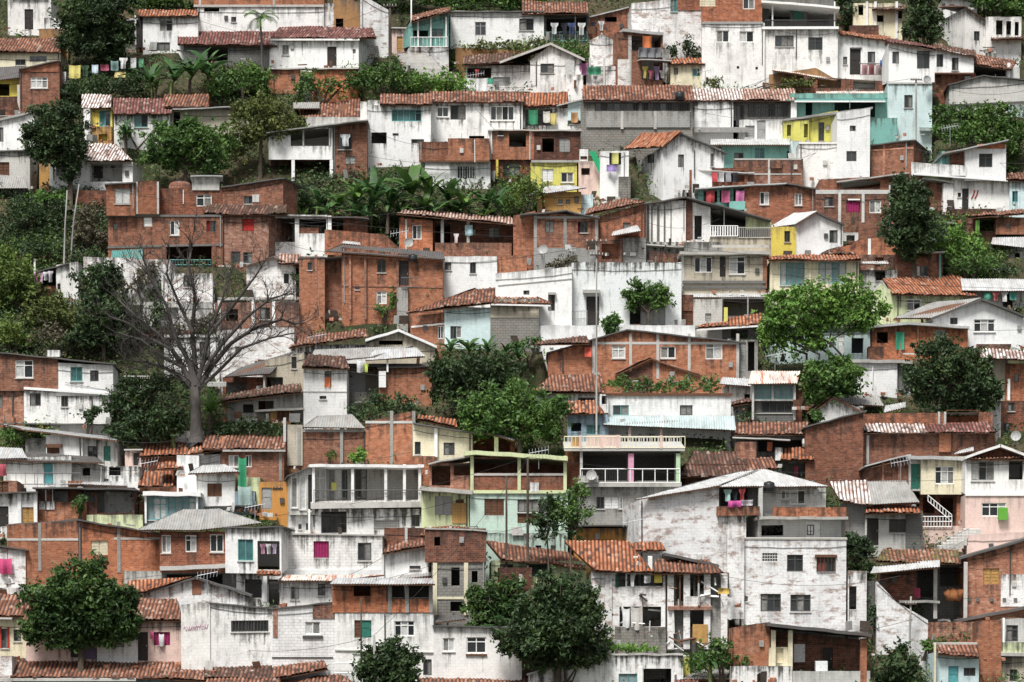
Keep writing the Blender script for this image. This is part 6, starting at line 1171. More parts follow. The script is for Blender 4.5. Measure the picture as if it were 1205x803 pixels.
for i, (x, y0, x1, y1, c, n) in enumerate(((742, 676, 746, 690, (.6, .6, .6), 'white'), (758, 677, 766, 686, (.5, .5, .5), 'grey'), (733, 716, 741, 738, (.68, .68, .67), 'off white'), (742, 714, 756, 740, (.55, .52, .48), 'beige'), (856, 702, 863, 728, (.7, .7, .68), 'long white'))):
    h.cloth(n + ' sheet hanging in the ruined three storey house', c, x, y0, x1, y1, -.35, 'sheet', 'sheets in the ruined three storey house')
h.cloth('yellow awning cloth on the ruined three storey house', (.7, .45, .05), 845, 692, 858, 699, -.8, 'awning')
h = B('brick corner house with long dark veranda roof at the bottom right', 930, 808, yaw=4)
h.w('BO', 863, 906, 738, 800, 732, off=.2, dep=5); h.w('BD', 905, 1020, 742, 806, 754, off=1.4, hs=[('o', 911, 764, 922, 784), ('D', 934, 758, 948, 780), ('d', 968, 762, 980, 792)], dep=3); h.sl('fibd', 903, 1026, 733, 746, dep=4.5, th=.22, ov=.9); h.cols([1016], 752, 804, 'BO', -.4, .45); h.cols([910, 930], 742, 796, 'CR', -.3, .3); h.w('GL', 905, 1024, 790, 815, off=-.4, dep=.3, name='parapet'); h.w('W2', 860, 932, 784, 812, off=-.5, dep=.6, name='base_wall'); h.w('CR', 905, 932, 762, 785, off=-.1, fn=0, hs=[('o', 912, 763, 922, 780)], dep=.2, name='window_wall')
h.b('cabinet', 'WC', 960, 779, 974, 790, -.1, .4); h.w('W2', 992, 999, 764, 771, off=1.3, fn=0, dep=.06, name='round_sign') if 0 else None
h = B('small stilted brick house with tile strip and white canopy at the lower right', 1080, 736, yaw=-3)
h.w('BD', 1036, 1078, 670, 712, 668, off=0, hs=[], dep=3, fn=0, name='upper_wall'); h.q('tilem', (1030, 662, -.6), (1128, 664, -.6), (1040, 648, 2), (1128, 648, 2)); h.q('wsh', (1024, 675, -1.6), (1106, 668, -1.6), (1028, 667, -.4), (1106, 660, -.4), name='awning'); h.w('GD', 1076, 1140, 664, 730, off=2, hs=[('o', 1080, 670, 1100, 704), ('o', 1106, 668, 1134, 690)], dep=2); h.cols([1100.5, 1136], 662, 728, 'concl', 0, .26); h.sl('concl', 1058, 1106, 706, 707, dep=2, off=-.1, th=.18)
h.w('BP', 1090, 1152, 732, 758, off=-.3, dep=2, name='base_wall'); mb = MB(); a = h.L(1111, 699, .6); b_ = h.L(1136, 698, .6)
mb.tube([a.lerp(b_, i / 9) + Vector((0, R.uniform(-.08, .08), .12 * math.sin(i * 1.9) - .1 * math.sin(math.pi * i / 9))) for i in range(10)], [.12, .3, .42, .45, .38, .46, .42, .36, .25, .1], 9); mb.build('rolled_tarpaulin', paint('faded_orange', (.3, .12, .05)), h.o, True)
h.cloth('crimson towel on the rail of the small stilted brick house', (.4, .02, .08), 1076, 692, 1083, 704, -.1, 'towel')
h = B('tall slanting white buttress wall below the small stilted brick house', 1060, 764, name='buttress_wall', cat='wall', group='retaining walls')
h.w('W3', 1032, 1092, 684, 768, 730, pk=(1054, 708), dep=1.)
h = B('weathered half plastered brick house with ochre shutters at the lower right edge', 1170, 728, yaw=2)
h.w('BP', 1136, 1212, 654, 726, 634, hs=[('O', 1157, 669, 1176, 688)], dep=5); h.sl('fibd', 1108, 1212, 662, 632, dep=1.2, th=.16, ov=.4); h.w('W3', 1178, 1212, 676, 714, off=-.04, dep=.06, fn=0, name='plaster_patch')
for x in (1139, 1149, 1165, 1180, 1193): h.b('joist_end', 'GD', x, 704, x + 4, 708, -.1, .12)
h.sl('fibd', 1126, 1212, 730, 712, dep=1., off=-.6, th=.2)
h = B('orange brick corner with planter balcony at the lower right edge', 1175, 790, yaw=-6)
h.w('BO', 1148, 1179, 731, 776, 729, dep=4, off=-.2); h.w('BG', 1148, 1212, 774, 815, off=0, dep=3, hs=[('k', 1188, 788, 1197, 802)]); h.w('GL', 1178, 1212, 728, 776, off=.6, fn=0, hs=[('k', 1184, 736, 1198, 755)], dep=3, name='balcony_wall'); h.w('LG', 1180, 1212, 756, 768, off=-.4, fn=0, dep=.4, name='planter'); h.b('balcony_slab', 'conc', 1178, 768, 1212, 772, -.5, 1.2); h.cols([1181], 728, 756, 'cw', -.3, .14)
h = B('pale blue shed with a small tile roof and half open door at the bottom right', 1122, 812, yaw=3, name='shed', cat='shed')
h.w('LB', 1100, 1152, 768, 812, 770, hs=[('T', 1116, 784, 1128, 806), ('k', 1134, 786, 1148, 796)], dep=3); h.q('tile', (1104, 770, -.5), (1152, 774, -.5), (1102, 758, 1.4), (1150, 759, 1.4)); h.beam(1098, 1150, [757.5], 'concl', -.4, .12); h.cols([1100], 757, 806, 'CR', -.5, .14, .14, 'post')
h = B('low white workshop with slanting roof and doorway at the bottom centre', 730, 814, yaw=0)
h.w('W2', 622, 804, 794, 820, 769, pk=(712, 769), hs=[('l', 728, 793, 750, 806), ('o', 757, 787, 790, 808)], dep=5); h.sl('concl', 620, 712, 793, 768.5, dep=5, ov=.1, th=.14); h.sl('concl', 711, 804, 768.5, 769.5, dep=5, ov=.1, th=.14); h.b('door_frame', 'cw', 752, 785, 756, 806, -.05, .1)
h = B('low house with terracotta roof along the bottom edge left of the white workshop', 580, 816, yaw=0)
h.w('GL', 490, 672, 806, 826, dep=3); h.q('tile', (490, 808, -.6), (674, 808, -.6), (492, 795, 2), (668, 796, 2))
h = B('low rubbish strewn roof among weeds at the bottom right centre', 838, 806, name='shed', cat='shed')
h.w('BD', 796, 882, 796, 815, dep=2.5); h.q('fib', (800, 800, -.5), (882, 799, -.5), (822, 789, 1.6), (876, 788, 1.6)); h.q('tiler', (792, 806, -1), (822, 806, -1), (796, 797, .4), (820, 796, .4)); h.w('W2', 794, 800, 768, 806, off=.4, dep=.4, name='pillar'); h.w('LY', 804, 812, 774, 800, off=.5, dep=.4, name='pillar')
# ================================================================ trees and plants
tree('large very dark tree at the top left behind the laundry line', (115, 78), [(108, 14, 40, 24), (90, 42, 24, 26), (138, 40, 22, 26), (118, 52, 30, 20), (125, 5, 40, 16)], 'L1', d=1, dens=1.2)
tree('round dark tree standing over the white striped tin roof', (82, 226), [(66, 148, 34, 26), (62, 180, 26, 20), (84, 166, 20, 28), (80, 198, 12, 14), (44, 160, 16, 18)], 'L1', d=2.5, dens=1.1, trunk=.2)
tree('wide leafy green tree between the little yellow house and the grey shed', (218, 208), [(195, 172, 30, 26), (240, 168, 34, 26), (222, 190, 46, 16), (215, 158, 28, 16)], 'L2', d=2)
tree('loose olive green tree left of the terracotta shed', (306, 192), [(308, 124, 30, 16), (295, 150, 34, 22), (332, 146, 22, 20), (284, 170, 18, 20)], 'L4', d=1.5, dens=.8)
tree('low dark tree hugging the white bungalow terrace at top left', (285, 116), [(285, 94, 30, 18), (262, 100, 18, 16), (305, 98, 12, 16)], 'L2', d=.5)
tree('potted looking round tree on the white terrace in the centre', (764, 388), [(762, 345, 25, 15), (748, 352, 14, 12), (778, 352, 14, 12)], 'L2', d=1.3, dens=1.2, trunk=.1)
tree('slim bushy shrub tree on the white terrace beside the utility pole', (719, 400), [(719, 378, 8, 8), (719, 390, 7, 10)], 'L2', d=2, dens=1.3, trunk=.06)
tree('bright spreading tree with many pale stems right of centre', (970, 432), [(925, 366, 32, 24), (960, 352, 34, 22), (998, 348, 34, 20), (1022, 372, 24, 20), (940, 398, 36, 20), (985, 376, 38, 18), (912, 392, 18, 26)], 'L3', d=2.5, dens=.9, stems=4, trunk=.1, bark='barkg')
tree('dark rounded tree below the bright spreading tree', (975, 486), [(975, 442, 40, 24), (958, 455, 24, 18), (995, 452, 26, 20)], 'L2', d=1, dens=1.2)
tree('big dark tree at right in front of the brick house with pale flat roof', (1112, 494), [(1112, 424, 42, 24), (1142, 448, 38, 26), (1084, 450, 28, 22), (1120, 466, 52, 20), (1158, 462, 20, 20)], 'L1', d=1.5, dens=1.1)
tree('tall narrow dark tree beside the leafy gully at right', (1076, 326), [(1072, 222, 18, 18), (1070, 248, 28, 26), (1080, 278, 34, 26), (1062, 272, 20, 22)], 'L1', d=1.5, dens=1.2)
tree('pair of leafy crowns forming a dense green tree below the long concrete shed', (1150, 186), [(1122, 148, 26, 20), (1150, 140, 20, 18), (1178, 140, 26, 18), (1140, 158, 40, 14), (1186, 160, 20, 20), (1180, 180, 20, 18)], 'L2', d=1.2)
tree('upright dark tree at the top right beside the white gabled corner house', (1088, 62), [(1085, 16, 20, 22), (1098, 34, 16, 18), (1076, 36, 14, 16), (1090, 0, 18, 14)], 'L1', d=2)
tree('broad dark crown in the centre under the stone walled house', (560, 498), [(548, 436, 40, 26), (585, 432, 32, 24), (560, 462, 50, 24), (528, 452, 20, 20)], 'L1', d=1)
tree('dark green tree right of the centre clump beside the brown tiled house', (612, 532), [(600, 480, 42, 28), (640, 488, 28, 28), (566, 486, 32, 28), (618, 506, 40, 20)], 'L2', d=2.4, dens=1.1)
tree('dense low dark tree beside the trunk of the bare tree', (168, 530), [(160, 478, 34, 26), (185, 498, 30, 24), (148, 506, 22, 16), (172, 456, 30, 14)], 'L1', d=.5, dens=1.1)
tree('dark tree between the leafy slope and the bare tree crown', (122, 418), [(112, 330, 30, 24), (116, 366, 32, 30), (140, 380, 22, 24), (106, 396, 26, 16)], 'L1', d=.5, dens=1.1)
tree('large glossy dark tree shading the pinkish cottage at the lower left', (95, 779), [(92, 684, 42, 30), (66, 712, 38, 28), (122, 712, 38, 28), (95, 730, 58, 20), (48, 728, 20, 18), (142, 732, 20, 14), (95, 746, 54, 12), (60, 744, 28, 14), (128, 746, 28, 12), (95, 756, 36, 9), (38, 738, 16, 14), (152, 738, 15, 13), (40, 700, 14, 16), (148, 706, 12, 16)], 'L2b', d=1.6, dens=1.25, trunk=.2)
tree('huge dark bushy tree in the lower centre beside the ruined house', (655, 800), [(662, 714, 46, 38), (645, 742, 42, 34), (690, 732, 26, 40), (655, 692, 34, 20), (676, 764, 38, 20), (636, 766, 28, 18), (655, 735, 50, 30), (665, 778, 40, 12), (622, 738, 30, 26), (606, 752, 24, 18), (626, 712, 26, 20)], 'L1', d=1.5, dens=1.15, trunk=.25)
tree('bright green tree top behind the three window white house', (588, 752), [(585, 694, 28, 15), (568, 710, 20, 20), (602, 708, 22, 18), (585, 724, 34, 16), (575, 738, 22, 10)], 'L2b', d=1.5, dens=1.)
tree('round dark shrub tree cut by the bottom edge left of centre', (458, 826), [(456, 778, 30, 24), (474, 786, 20, 24), (440, 790, 20, 22), (458, 800, 34, 18)], 'L1', d=3, dens=1.3)
tree('slim weeping tree in front of the mint house right corner', (672, 664), [(678, 584, 16, 14), (675, 606, 20, 18), (662, 596, 14, 18), (676, 628, 12, 16)], 'L2', d=3, dens=.4, trunk=.07, size=.14)
tree('thin leafy sapling in front of the mint house', (646, 664), [(642, 598, 12, 14), (644, 620, 12, 14), (640, 610, 16, 10)], 'L1', d=3.2, dens=.3, trunk=.06)
tree('dark climbing tree beside the tall white block', (1010, 700), [(1010, 648, 16, 18), (1014, 670, 12, 14), (1002, 636, 12, 10)], 'L1', d=.5)
tree('dark bushy tree cut by the bottom edge at right', (1060, 826), [(1056, 782, 20, 22), (1066, 800, 22, 16), (1048, 800, 20, 16)], 'L1', d=2.5, dens=1.1)
tree('dark treetop along the top edge between the ochre ruin and the white house', (560, 14), [(470, -6, 44, 18), (530, 0, 50, 14), (590, -2, 40, 14), (620, -6, 30, 14)], 'L2', d=.5)
tree('treetop along the top right corner behind the small columns', (1178, 22), [(1170, 0, 36, 18), (1192, 14, 20, 16), (1150, -4, 20, 12)], 'L2', d=-1)
tree('treetop along the top edge above the thin red roofed house', (200, 12), [(195, -4, 40, 16), (168, 0, 18, 18)], 'L2', d=-1)
tree('dark treetop beside the leafy pale rooms at top right', (1000, 30), [(998, 12, 14, 18), (1012, 24, 10, 12), (985, -4, 20, 10)], 'L1', d=.6)
bu = [
 ('dark shrub row on the ledge behind the brick tower', (805, 76), [(790, 60, 10, 8), (810, 56, 12, 11), (820, 66, 8, 8)], 'L1', .8),
 ('hedge of mixed green leaves on the flat roof of the long whitewashed house', (784, 470), [(728, 452, 16, 10), (752, 454, 18, 10), (780, 455, 20, 10), (808, 453, 18, 10), (836, 454, 18, 9)], 'L2', .6),
 ('grey green shrub spilling above the brick parapet in the middle left', (450, 506), [(430, 486, 22, 14), (462, 478, 30, 16), (484, 488, 16, 14), (445, 470, 12, 10)], 'L1', 1),
 ('dark hedge on the ledge above the terracotta eave in the left centre', (300, 520), [(282, 502, 26, 10), (312, 502, 24, 11), (262, 508, 16, 8)], 'L1', .6),
 ('bright shrub clump beside the timber pole at the top', (458, 112), [(440, 92, 20, 16), (464, 84, 18, 16), (476, 98, 20, 14), (418, 98, 16, 10)], 'L2', .6),
 ('grassy green bank above the striped roof at top centre', (516, 114), [(496, 96, 22, 14), (522, 96, 20, 14), (540, 100, 14, 12)], 'L3', .4),
 ('weedy green clump in the brick terrace gap', (380, 112), [(365, 96, 12, 14), (392, 98, 22, 10), (420, 92, 16, 12), (352, 102, 10, 8)], 'L2', .8),
 ('tuft of weeds along the foot of the broad white house at top centre', (590, 64), [(565, 55, 24, 6), (600, 52, 30, 6), (634, 50, 14, 6)], 'L4', 1),
 ('green mound beside the porch of clothes at top centre', (668, 74), [(668, 56, 22, 10), (684, 66, 16, 10)], 'L2', 1),
 ('low bush at the foot of the large white house at top right', (852, 106), [(840, 98, 14, 6), (930, 98, 16, 6), (948, 98, 10, 7)], 'L4', .8),
 ('dark bush under the laundry line at top left', (110, 116), [(90, 106, 22, 14), (120, 100, 28, 12), (150, 102, 24, 14), (80, 112, 16, 10)], 'L1', .6),
 ('pale leafy bush beside the yellow porch roof at left', (160, 166), [(148, 156, 12, 12), (190, 152, 14, 10)], 'L2', 1),
 ('bright yellow green bush at the far left slope', (20, 352), [(12, 318, 28, 24), (30, 334, 24, 20), (6, 346, 24, 18), (8, 300, 16, 14)], 'L7', 1),
 ('bright green bush above the brick and white house at left', (12, 408), [(10, 392, 20, 18), (28, 402, 16, 10)], 'L7', .5),
 ('olive bush in the middle of the left slope', (64, 384), [(60, 360, 28, 18), (84, 374, 22, 18), (40, 372, 20, 14)], 'L4', .5),
 ('grey scrub climbing the flaking white stone wall', (128, 352), [(118, 322, 14, 12), (140, 336, 16, 10), (166, 330, 12, 14), (180, 318, 10, 12), (104, 340, 10, 10)], 'L6', .5),
 ('green creeper over the right end of the flaking white stone wall', (186, 356), [(192, 336, 10, 14), (178, 346, 12, 8)], 'L1', .5),
 ('dark thicket rising behind the left limbs of the bare tree', (160, 400), [(150, 372, 22, 18), (172, 384, 18, 14), (186, 366, 14, 14)], 'L1', .6),
 ('dark creeper mass behind the middle of the bare tree', (222, 362), [(206, 344, 14, 12), (230, 348, 16, 10), (246, 340, 10, 12)], 'L1', .6),
 ('brown scrub on the old flaking house behind the bare tree', (216, 400), [(206, 388, 20, 10), (236, 384, 18, 10), (252, 376, 10, 10)], 'L6', .6),
 ('yellow weed on the brick strip wall behind the bare tree', (244, 398), [(244, 390, 8, 6)], 'L7', .8),
 ('dry brown bush low on the left slope', (70, 412), [(60, 394, 28, 14), (92, 402, 22, 12), (112, 424, 14, 10)], 'L6', .4),
 ('dark bush high on the left slope below the pale houses', (40, 270), [(30, 246, 30, 18), (55, 262, 22, 18), (20, 270, 22, 18), (72, 240, 16, 10)], 'L1', .3),
 ('light green bush beside the twin white poles on the left slope', (56, 244), [(48, 232, 16, 8), (68, 230, 10, 7)], 'L3', .6),
 ('brown leafless bush between the twin poles and the brick building', (106, 290), [(100, 270, 18, 18), (116, 286, 14, 20), (104, 250, 16, 12)], 'L6', .3),
 ('deep green bush under the twin white poles', (50, 310), [(40, 292, 24, 14), (62, 296, 20, 14), (90, 312, 18, 14), (110, 302, 16, 12)], 'L1', .4),
 ('yellow green bush at the right end of the banana grove', (612, 256), [(600, 236, 18, 16), (618, 222, 18, 14), (634, 226, 10, 10)], 'L7', .5),
 ('dark green undergrowth bush left of the banana grove', (368, 256), [(360, 236, 14, 18), (382, 244, 14, 12)], 'L1', .4),
 ('green bush filling the gully below the tall narrow dark tree', (1120, 318), [(1100, 282, 18, 18), (1122, 276, 16, 12), (1120, 296, 24, 16), (1146, 290, 16, 16)], 'L3', .5),
 ('leafy bush low in the gully beside the brick house with tin roof', (1140, 332), [(1130, 312, 22, 12), (1156, 308, 18, 16)], 'L2', .5),
 ('dark leafy bush at the left foot of the gully', (1046, 282), [(1044, 258, 10, 16), (1040, 274, 10, 10)], 'L1', .5),
 ('small bush by the teal window of the lower left workshop', (95, 606), [(94, 596, 8, 8), (94, 588, 4, 5)], 'L2', 1.6),
 ('dark shrub against the brick and white house at left', (104, 508), [(102, 490, 12, 8), (112, 484, 6, 7)], 'L1', .8),
 ('weeds on the far left above the bowed eave', (20, 528), [(10, 512, 18, 9), (40, 514, 12, 8)], 'L2', .6),
 ('lime green weed tuft on top of the long brick parapet', (418, 546), [(418, 538, 9, 8), (424, 534, 6, 6)], 'L3', 1.3),
 ('yellowish weed tuft on top of the long brick parapet', (388, 544), [(388, 536, 7, 4)], 'L4', 1.3),
 ('bright weeds below the ruined three storey house', (850, 800), [(842, 772, 26, 14), (868, 782, 22, 10), (820, 780, 14, 14), (848, 758, 20, 10)], 'L2', .8),
 ('grass tuft beside the rubble wall of the ruined house', (712, 772), [(728, 762, 20, 5), (712, 756, 8, 8), (760, 764, 18, 4)], 'L3', 1.5),
 ('dark clipped bush below the huge lower centre tree', (668, 790), [(660, 778, 22, 10), (690, 776, 18, 9)], 'L1', 2.),
 ('green creeper on the white wall near the bottom right pole', (1090, 764), [(1092, 760, 8, 7)], 'L2', .8),
 ('dark creeper hanging behind the tall white block', (1030, 744), [(1028, 722, 10, 16), (1036, 738, 12, 10)], 'L1', .8),
 ('small bush on the brick gable shoulder in the right centre', (964, 500), [(962, 488, 10, 8)], 'L2', .9),
 ('garden shrub with pink flowers below the stone walled house', (624, 420), [(612, 406, 14, 7), (632, 402, 8, 7)], 'L2', 1.2),
 ('small green shrub under the lower window of the orange brick centre house', (452, 372), [(450, 364, 9, 6), (462, 352, 5, 11)], 'L2', .8),
 ('leafy shrub beside the black doorway of the orange brick centre house', (500, 360), [(498, 338, 8, 10), (508, 348, 10, 9)], 'L2', .6),
 ('weeds in front of the brick house with two black windows', (654, 326), [(670, 306, 12, 8), (654, 312, 14, 4)], 'L6', .8),
 ('small green bush at the right edge below the orange brick house', (1185, 330), [(1186, 318, 14, 10)], 'L1', .8),
 ('creeper bush beside the flaking house right of the bare tree', (356, 344), [(352, 328, 9, 9)], 'L1', 1.0),
 ('dark shrub patch left of the low hut with rusty roof', (250, 494), [(248, 476, 10, 16)], 'L3', .8),
]
for lab, base, bl, lf, d in bu: bush(lab, base, bl, lf, d)
bn = [((180, 116), (176, 66), 'leftmost banana plant above the tiled sheds at top left'), ((200, 114), (205, 62), 'tall banana plant beside the brick patch at top left'), ((222, 112), (226, 52), 'banana plant with high upright leaves at top left'), ((244, 112), (244, 60), 'rightmost banana plant of the top left grove'), ((182, 118), (184, 92), 'pale young banana plant low in the top left grove'),
 ((372, 256), (376, 212), 'banana plant at the left end of the central grove'), ((392, 258), (398, 214), 'banana plant below the white stilt of the porch house'), ((414, 260), (418, 206), 'banana plant with dry hanging leaves in the central grove'), ((436, 262), (440, 200), 'banana plant with the tallest leaf in the central grove'), ((456, 258), (462, 198), 'banana plant below the tall white house with teal window'), ((478, 260), (486, 196), 'banana plant below the brick balcony block'), ((500, 256), (506, 198), 'wide banana plant left of the barred window'), ((520, 258), (528, 206), 'banana plant in front of the barred window'), ((544, 262), (548, 210), 'banana plant right of the barred window'), ((566, 262), (572, 218), 'banana plant near the right end of the central grove'), ((588, 264), (584, 220), 'banana plant touching the yellow green bush'), ((430, 274), (432, 236), 'young banana plant low in the central grove'),
 ((532, 432), (530, 394), 'corn like banana plant under the pale blue wall'), ((552, 430), (552, 396), 'second corn like plant from the left under the pale blue wall'), ((572, 430), (574, 398), 'corn like plant under the corner of the stone wall'), ((592, 430), (596, 398), 'corn like plant below the stone wall'), ((612, 432), (610, 402), 'rightmost corn like plant beside the flowers'),
 ((590, 772), (596, 712), 'banana plant behind the three window white house'), ((620, 776), (622, 712), 'banana plant before the huge lower centre tree'), ((634, 786), (652, 740), 'drooping banana plant at the corner of the three window white house'), ((148, 172), (148, 142), 'small banana plant beside the leafy green tree at left'), ((186, 166), (190, 138), 'small banana plant in front of the faded pink tiled house'), ((836, 800), (836, 762), 'small banana plant among the weeds below the ruined house'), ((246, 502), (248, 460), 'slender banana plant beside the bare tree trunk'), ((205, 520), (200, 488), 'small banana plant at the foot of the bare tree')]
for i in range(13):
    x = 366 + i * 18 + R.uniform(-5, 5); y = 264 + R.uniform(0, 5); bn.append(((x, y), (x + R.uniform(-6, 6), y - R.uniform(26, 46)), ['first', 'second', 'third', 'fourth', 'fifth', 'sixth', 'seventh', 'eighth', 'ninth', 'tenth', 'eleventh', 'twelfth', 'thirteenth'][i] + ' low banana plant from the left along the front of the central grove'))
for b_, t_, lab in bn: banana(lab, b_, t_, R.randint(9, 13), d=R.uniform(.6, 1.6), leaf='L5' if R.random() < .75 else 'L2', spread=1.15)
# feather palm in front of the long white house
P = ground(309, 76); P = CAM + (P - CAM) * (1 - 1.2 / (P - CAM).length); dr = ray(306, 22); T = CAM + dr * ((P.y - CAM.y) / dr.y) - P
o = tag(empty('palm_tree', P), 'slim feather palm in front of the long white house at the top', 'palm', 'trees among the houses')
mb = MB(); mb.tube([(0, 0, -1), (T.x * .4, 0, T.z * .5), T], [.14, .11, .09], 7); mb.build('trunk', M('barkg'), o, True); mb = MB()
for i in range(13):
    az = i * 2.4; dh = Vector((math.cos(az), math.sin(az), 0)); sd = Vector((-dh.y, dh.x, 0)); p = T.copy(); e = R.uniform(.3, 1.3); q = []
    for k in range(9): q.append(p.copy()); p = p + (dh * math.cos(e) + Vector((0, 0, math.sin(e)))) * .24; e -= .24
    for a, b_ in zip(q, q[1:]):
        for s_ in (-1, 1):
            for f in (.25, .75):
                c = a.lerp(b_, f); tip = c + sd * s_ * .42 + (b_ - a).normalized() * .2 - Vector((0, 0, .2)); w = (b_ - a).normalized() * .045
                mb.face([c - w, c + w, tip], [(0, 0)] * 3)
mb.build('crown', M('L2'), o)
# the big bare tree
P = ground(231, 512); P = CAM + (P - CAM) * (1 - 3. / (P - CAM).length)
o = tag(empty('bare_tree', P), 'huge leafless grey tree with a fan of bare limbs at the left', 'tree', 'trees among the houses')
def PT(px, py, dy=0):
    d = ray(px, py); return CAM + d * ((P.y + dy - CAM.y) / d.y) - P
tr = MB(); tr.tube([PT(231, 520), PT(231, 500), PT(230, 478), PT(229, 455)], [.55, .44, .38, .4], 12); tr.build('trunk', M('barkg'), o, True)
lm = MB()
limbs = [([(229, 458), (214, 444), (196, 434), (172, 426), (148, 424)], .26), ([(228, 456), (214, 430), (200, 408), (184, 392), (160, 372), (138, 352)], .3), ([(229, 454), (222, 425), (206, 396), (196, 360), (176, 326), (168, 300)], .27), ([(230, 454), (229, 420), (226, 388), (230, 350), (222, 312), (226, 286)], .3),
 ([(231, 454), (240, 424), (246, 392), (262, 352), (268, 318)], .26), ([(232, 456), (250, 430), (272, 404), (300, 386), (332, 376), (348, 382)], .28), ([(233, 458), (254, 440), (284, 410), (318, 398), (346, 392)], .2), ([(240, 436), (262, 404), (292, 372), (318, 352), (338, 346)], .22), ([(214, 432), (192, 420), (166, 400), (140, 392)], .18), ([(226, 390), (210, 356), (196, 322), (200, 296)], .18), ([(246, 394), (276, 358), (300, 326), (312, 306)], .18), ([(203, 412), (172, 396), (150, 380), (128, 372)], .16)]
def twig(p, d, ln, r, lev):
    q = [p]; 
    for k in range(4):
        d = (d + Vector((R.gauss(0, .2), R.gauss(0, .2), R.gauss(.06, .2)))).normalized(); p = p + d * ln / 4; q.append(p)
    lm.tube(q, [r * (1 - .2 * k) for k in range(5)], 5 if lev < 2 else 3, cap=False)
    if lev < 3:
        for k in range(R.randint(3, 5)):
            a = q[R.randint(1, 4)]; nd = (d + Vector((R.gauss(0, .6), R.gauss(0, .6), R.gauss(.15, .5)))).normalized(); twig(a, nd, ln * R.uniform(.5, .75), r * .55, lev + 1)
for pts, r in limbs:
    dy = R.uniform(-2.2, 2.2); n = len(pts); q = [PT(x, y, dy * i / (n - 1)) for i, (x, y) in enumerate(pts)]
    lm.tube(q, [r * .82 * (1 - .75 * i / (n - 1)) for i in range(n)], 8)
    for i in range(1, n):
        for _ in range(5):
            f = R.random(); a = q[i - 1].lerp(q[i], f); d = (q[i] - q[i - 1]).normalized()
            twig(a, (d + Vector((R.gauss(0, .7), R.gauss(0, .7), R.gauss(.25, .5)))).normalized(), R.uniform(1.2, 2.3), r * .2, 1)
lm.build('limb', M('barkg'), o, True)
# ================================================================ poles, cables, small things
p1 = pole('tall grey utility pole with crossarm in front of the long pale blue house', 702, 500, 278, .075, 'pole', [(.97, .8), (.9, .5)], d=3)
p2 = pole('left one of the twin white poles on the leafy slope', 74, 312, 224, .075, 'pole', [], d=1, lean=5)
p3 = pole('right one of the twin white poles on the leafy slope', 80, 306, 217, .075, 'pole', [], d=.8, lean=13)
p4 = pole('dark timber pole beside the salmon kiosk at the top', 459, 72, 4, .15, 'wpole', [(.95, .6)], d=1)
p5 = pole('thin white mast left of the turquoise balcony at the top', 484, 76, -20, .08, 'cw', [], d=1.5, name='mast', cat='mast')
p6 = pole('grey pole in front of the pale blue lower wall at right', 1078, 164, 92, .1, 'pole', [(.97, .5)], d=1.5)
p7 = pole('slim black post in front of the brown shutter of the mint house', 596, 652, 560, .09, 'wpole', [], d=3.2)
p8 = pole('black pole with antenna in front of the middle of the mint house', 621, 652, 538, .11, 'wpole', [], d=3.2)
p9 = pole('pale leaning pole in front of the slanting white buttress wall', 1070, 764, 702, .09, 'pole', [(.86, .4)], d=1, lean=2)
p10 = pole('grey pole rising through the round shrub at the bottom edge', 443, 816, 748, .13, 'pole', [], d=4, lean=-3)
p11 = pole('dark short post left of the round shrub at the bottom edge', 425, 800, 704, .07, 'wpole', [], d=2)
p12 = pole('grey post beside the dark leafy bush near the magenta curtain', 1047, 268, 218, .1, 'pole', [], d=1)
def far(px, py, dd): d = ray(px, py); return CAM + d * dd
cb = [(p1, far(1230, 318, 226), 'upper cable running right from the tall grey utility pole'), (p1 - Vector((0, 0, 1.2)), far(1230, 340, 224), 'lower cable running right from the tall grey utility pole'), (p1, p4, 'long cable rising from the tall grey utility pole to the timber pole'), (p1 - Vector((0, 0, .6)), far(330, 300, 232), 'cable running left from the tall grey utility pole'), (p3, far(-20, 240, 236), 'cable from the twin white poles to the left edge'), (p3, p1 - Vector((0, 0, .3)), 'long sagging cable from the twin white poles to the utility pole'), (p6, far(1230, 100, 250), 'cable from the pole at the pale blue wall to the right edge'), (p6, far(760, 96, 254), 'cable from the pole at the pale blue wall running left'), (p8, far(1230, 560, 206), 'cable running right from the antenna pole of the mint house'), (p8, far(300, 610, 206), 'cable running left from the antenna pole of the mint house'), (p7, p8, 'short cable between the two black posts of the mint house'), (p9, far(1230, 690, 202), 'cable from the pale leaning pole to the right edge'), (p10, far(250, 760, 196), 'cable from the bottom pole running left'), (p10, p8, 'cable climbing from the bottom pole to the mint house'), (p5, far(690, 20, 256), 'cable from the thin white mast to the right'), (p4, far(300, 40, 256), 'cable from the timber pole running left')]
for a, b_, lab in cb: cable(lab, a, b_, R.uniform(.4, 1.2))
def on(px, py, base, d=0):
    P = ground(*base); v = P - CAM; P = CAM + v * (1 - d / v.length); dr = ray(px, py); return CAM + dr * ((P.y - CAM.y) / dr.y)
def tank(label, px, py, base, r, hgt, mat, d=0):
    P = on(px, py, base, d); o = tag(empty('water_tank', P), label, 'water tank', 'roof water tanks'); mb = MB()
    zs = [(0, .9), (.05, 1), (.35, 1), (.38, 1.03), (.42, 1), (.8, 1), (.9, .82), (.95, .4)]
    mb.tube([(0, 0, z * hgt) for z, _ in zs], [r * k for _, k in zs], 16); mb.build('barrel', M(mat), o, True)
    mb = MB(); mb.tube([(0, 0, hgt * .93), (0, 0, hgt)], [r * .42, r * .38], 12); mb.build('lid', M('blk'), o)
tank('large brown barrel tank on the two storey brick building at left', 212, 245, (212, 254), .95, 2.4, 'BD', -.8)
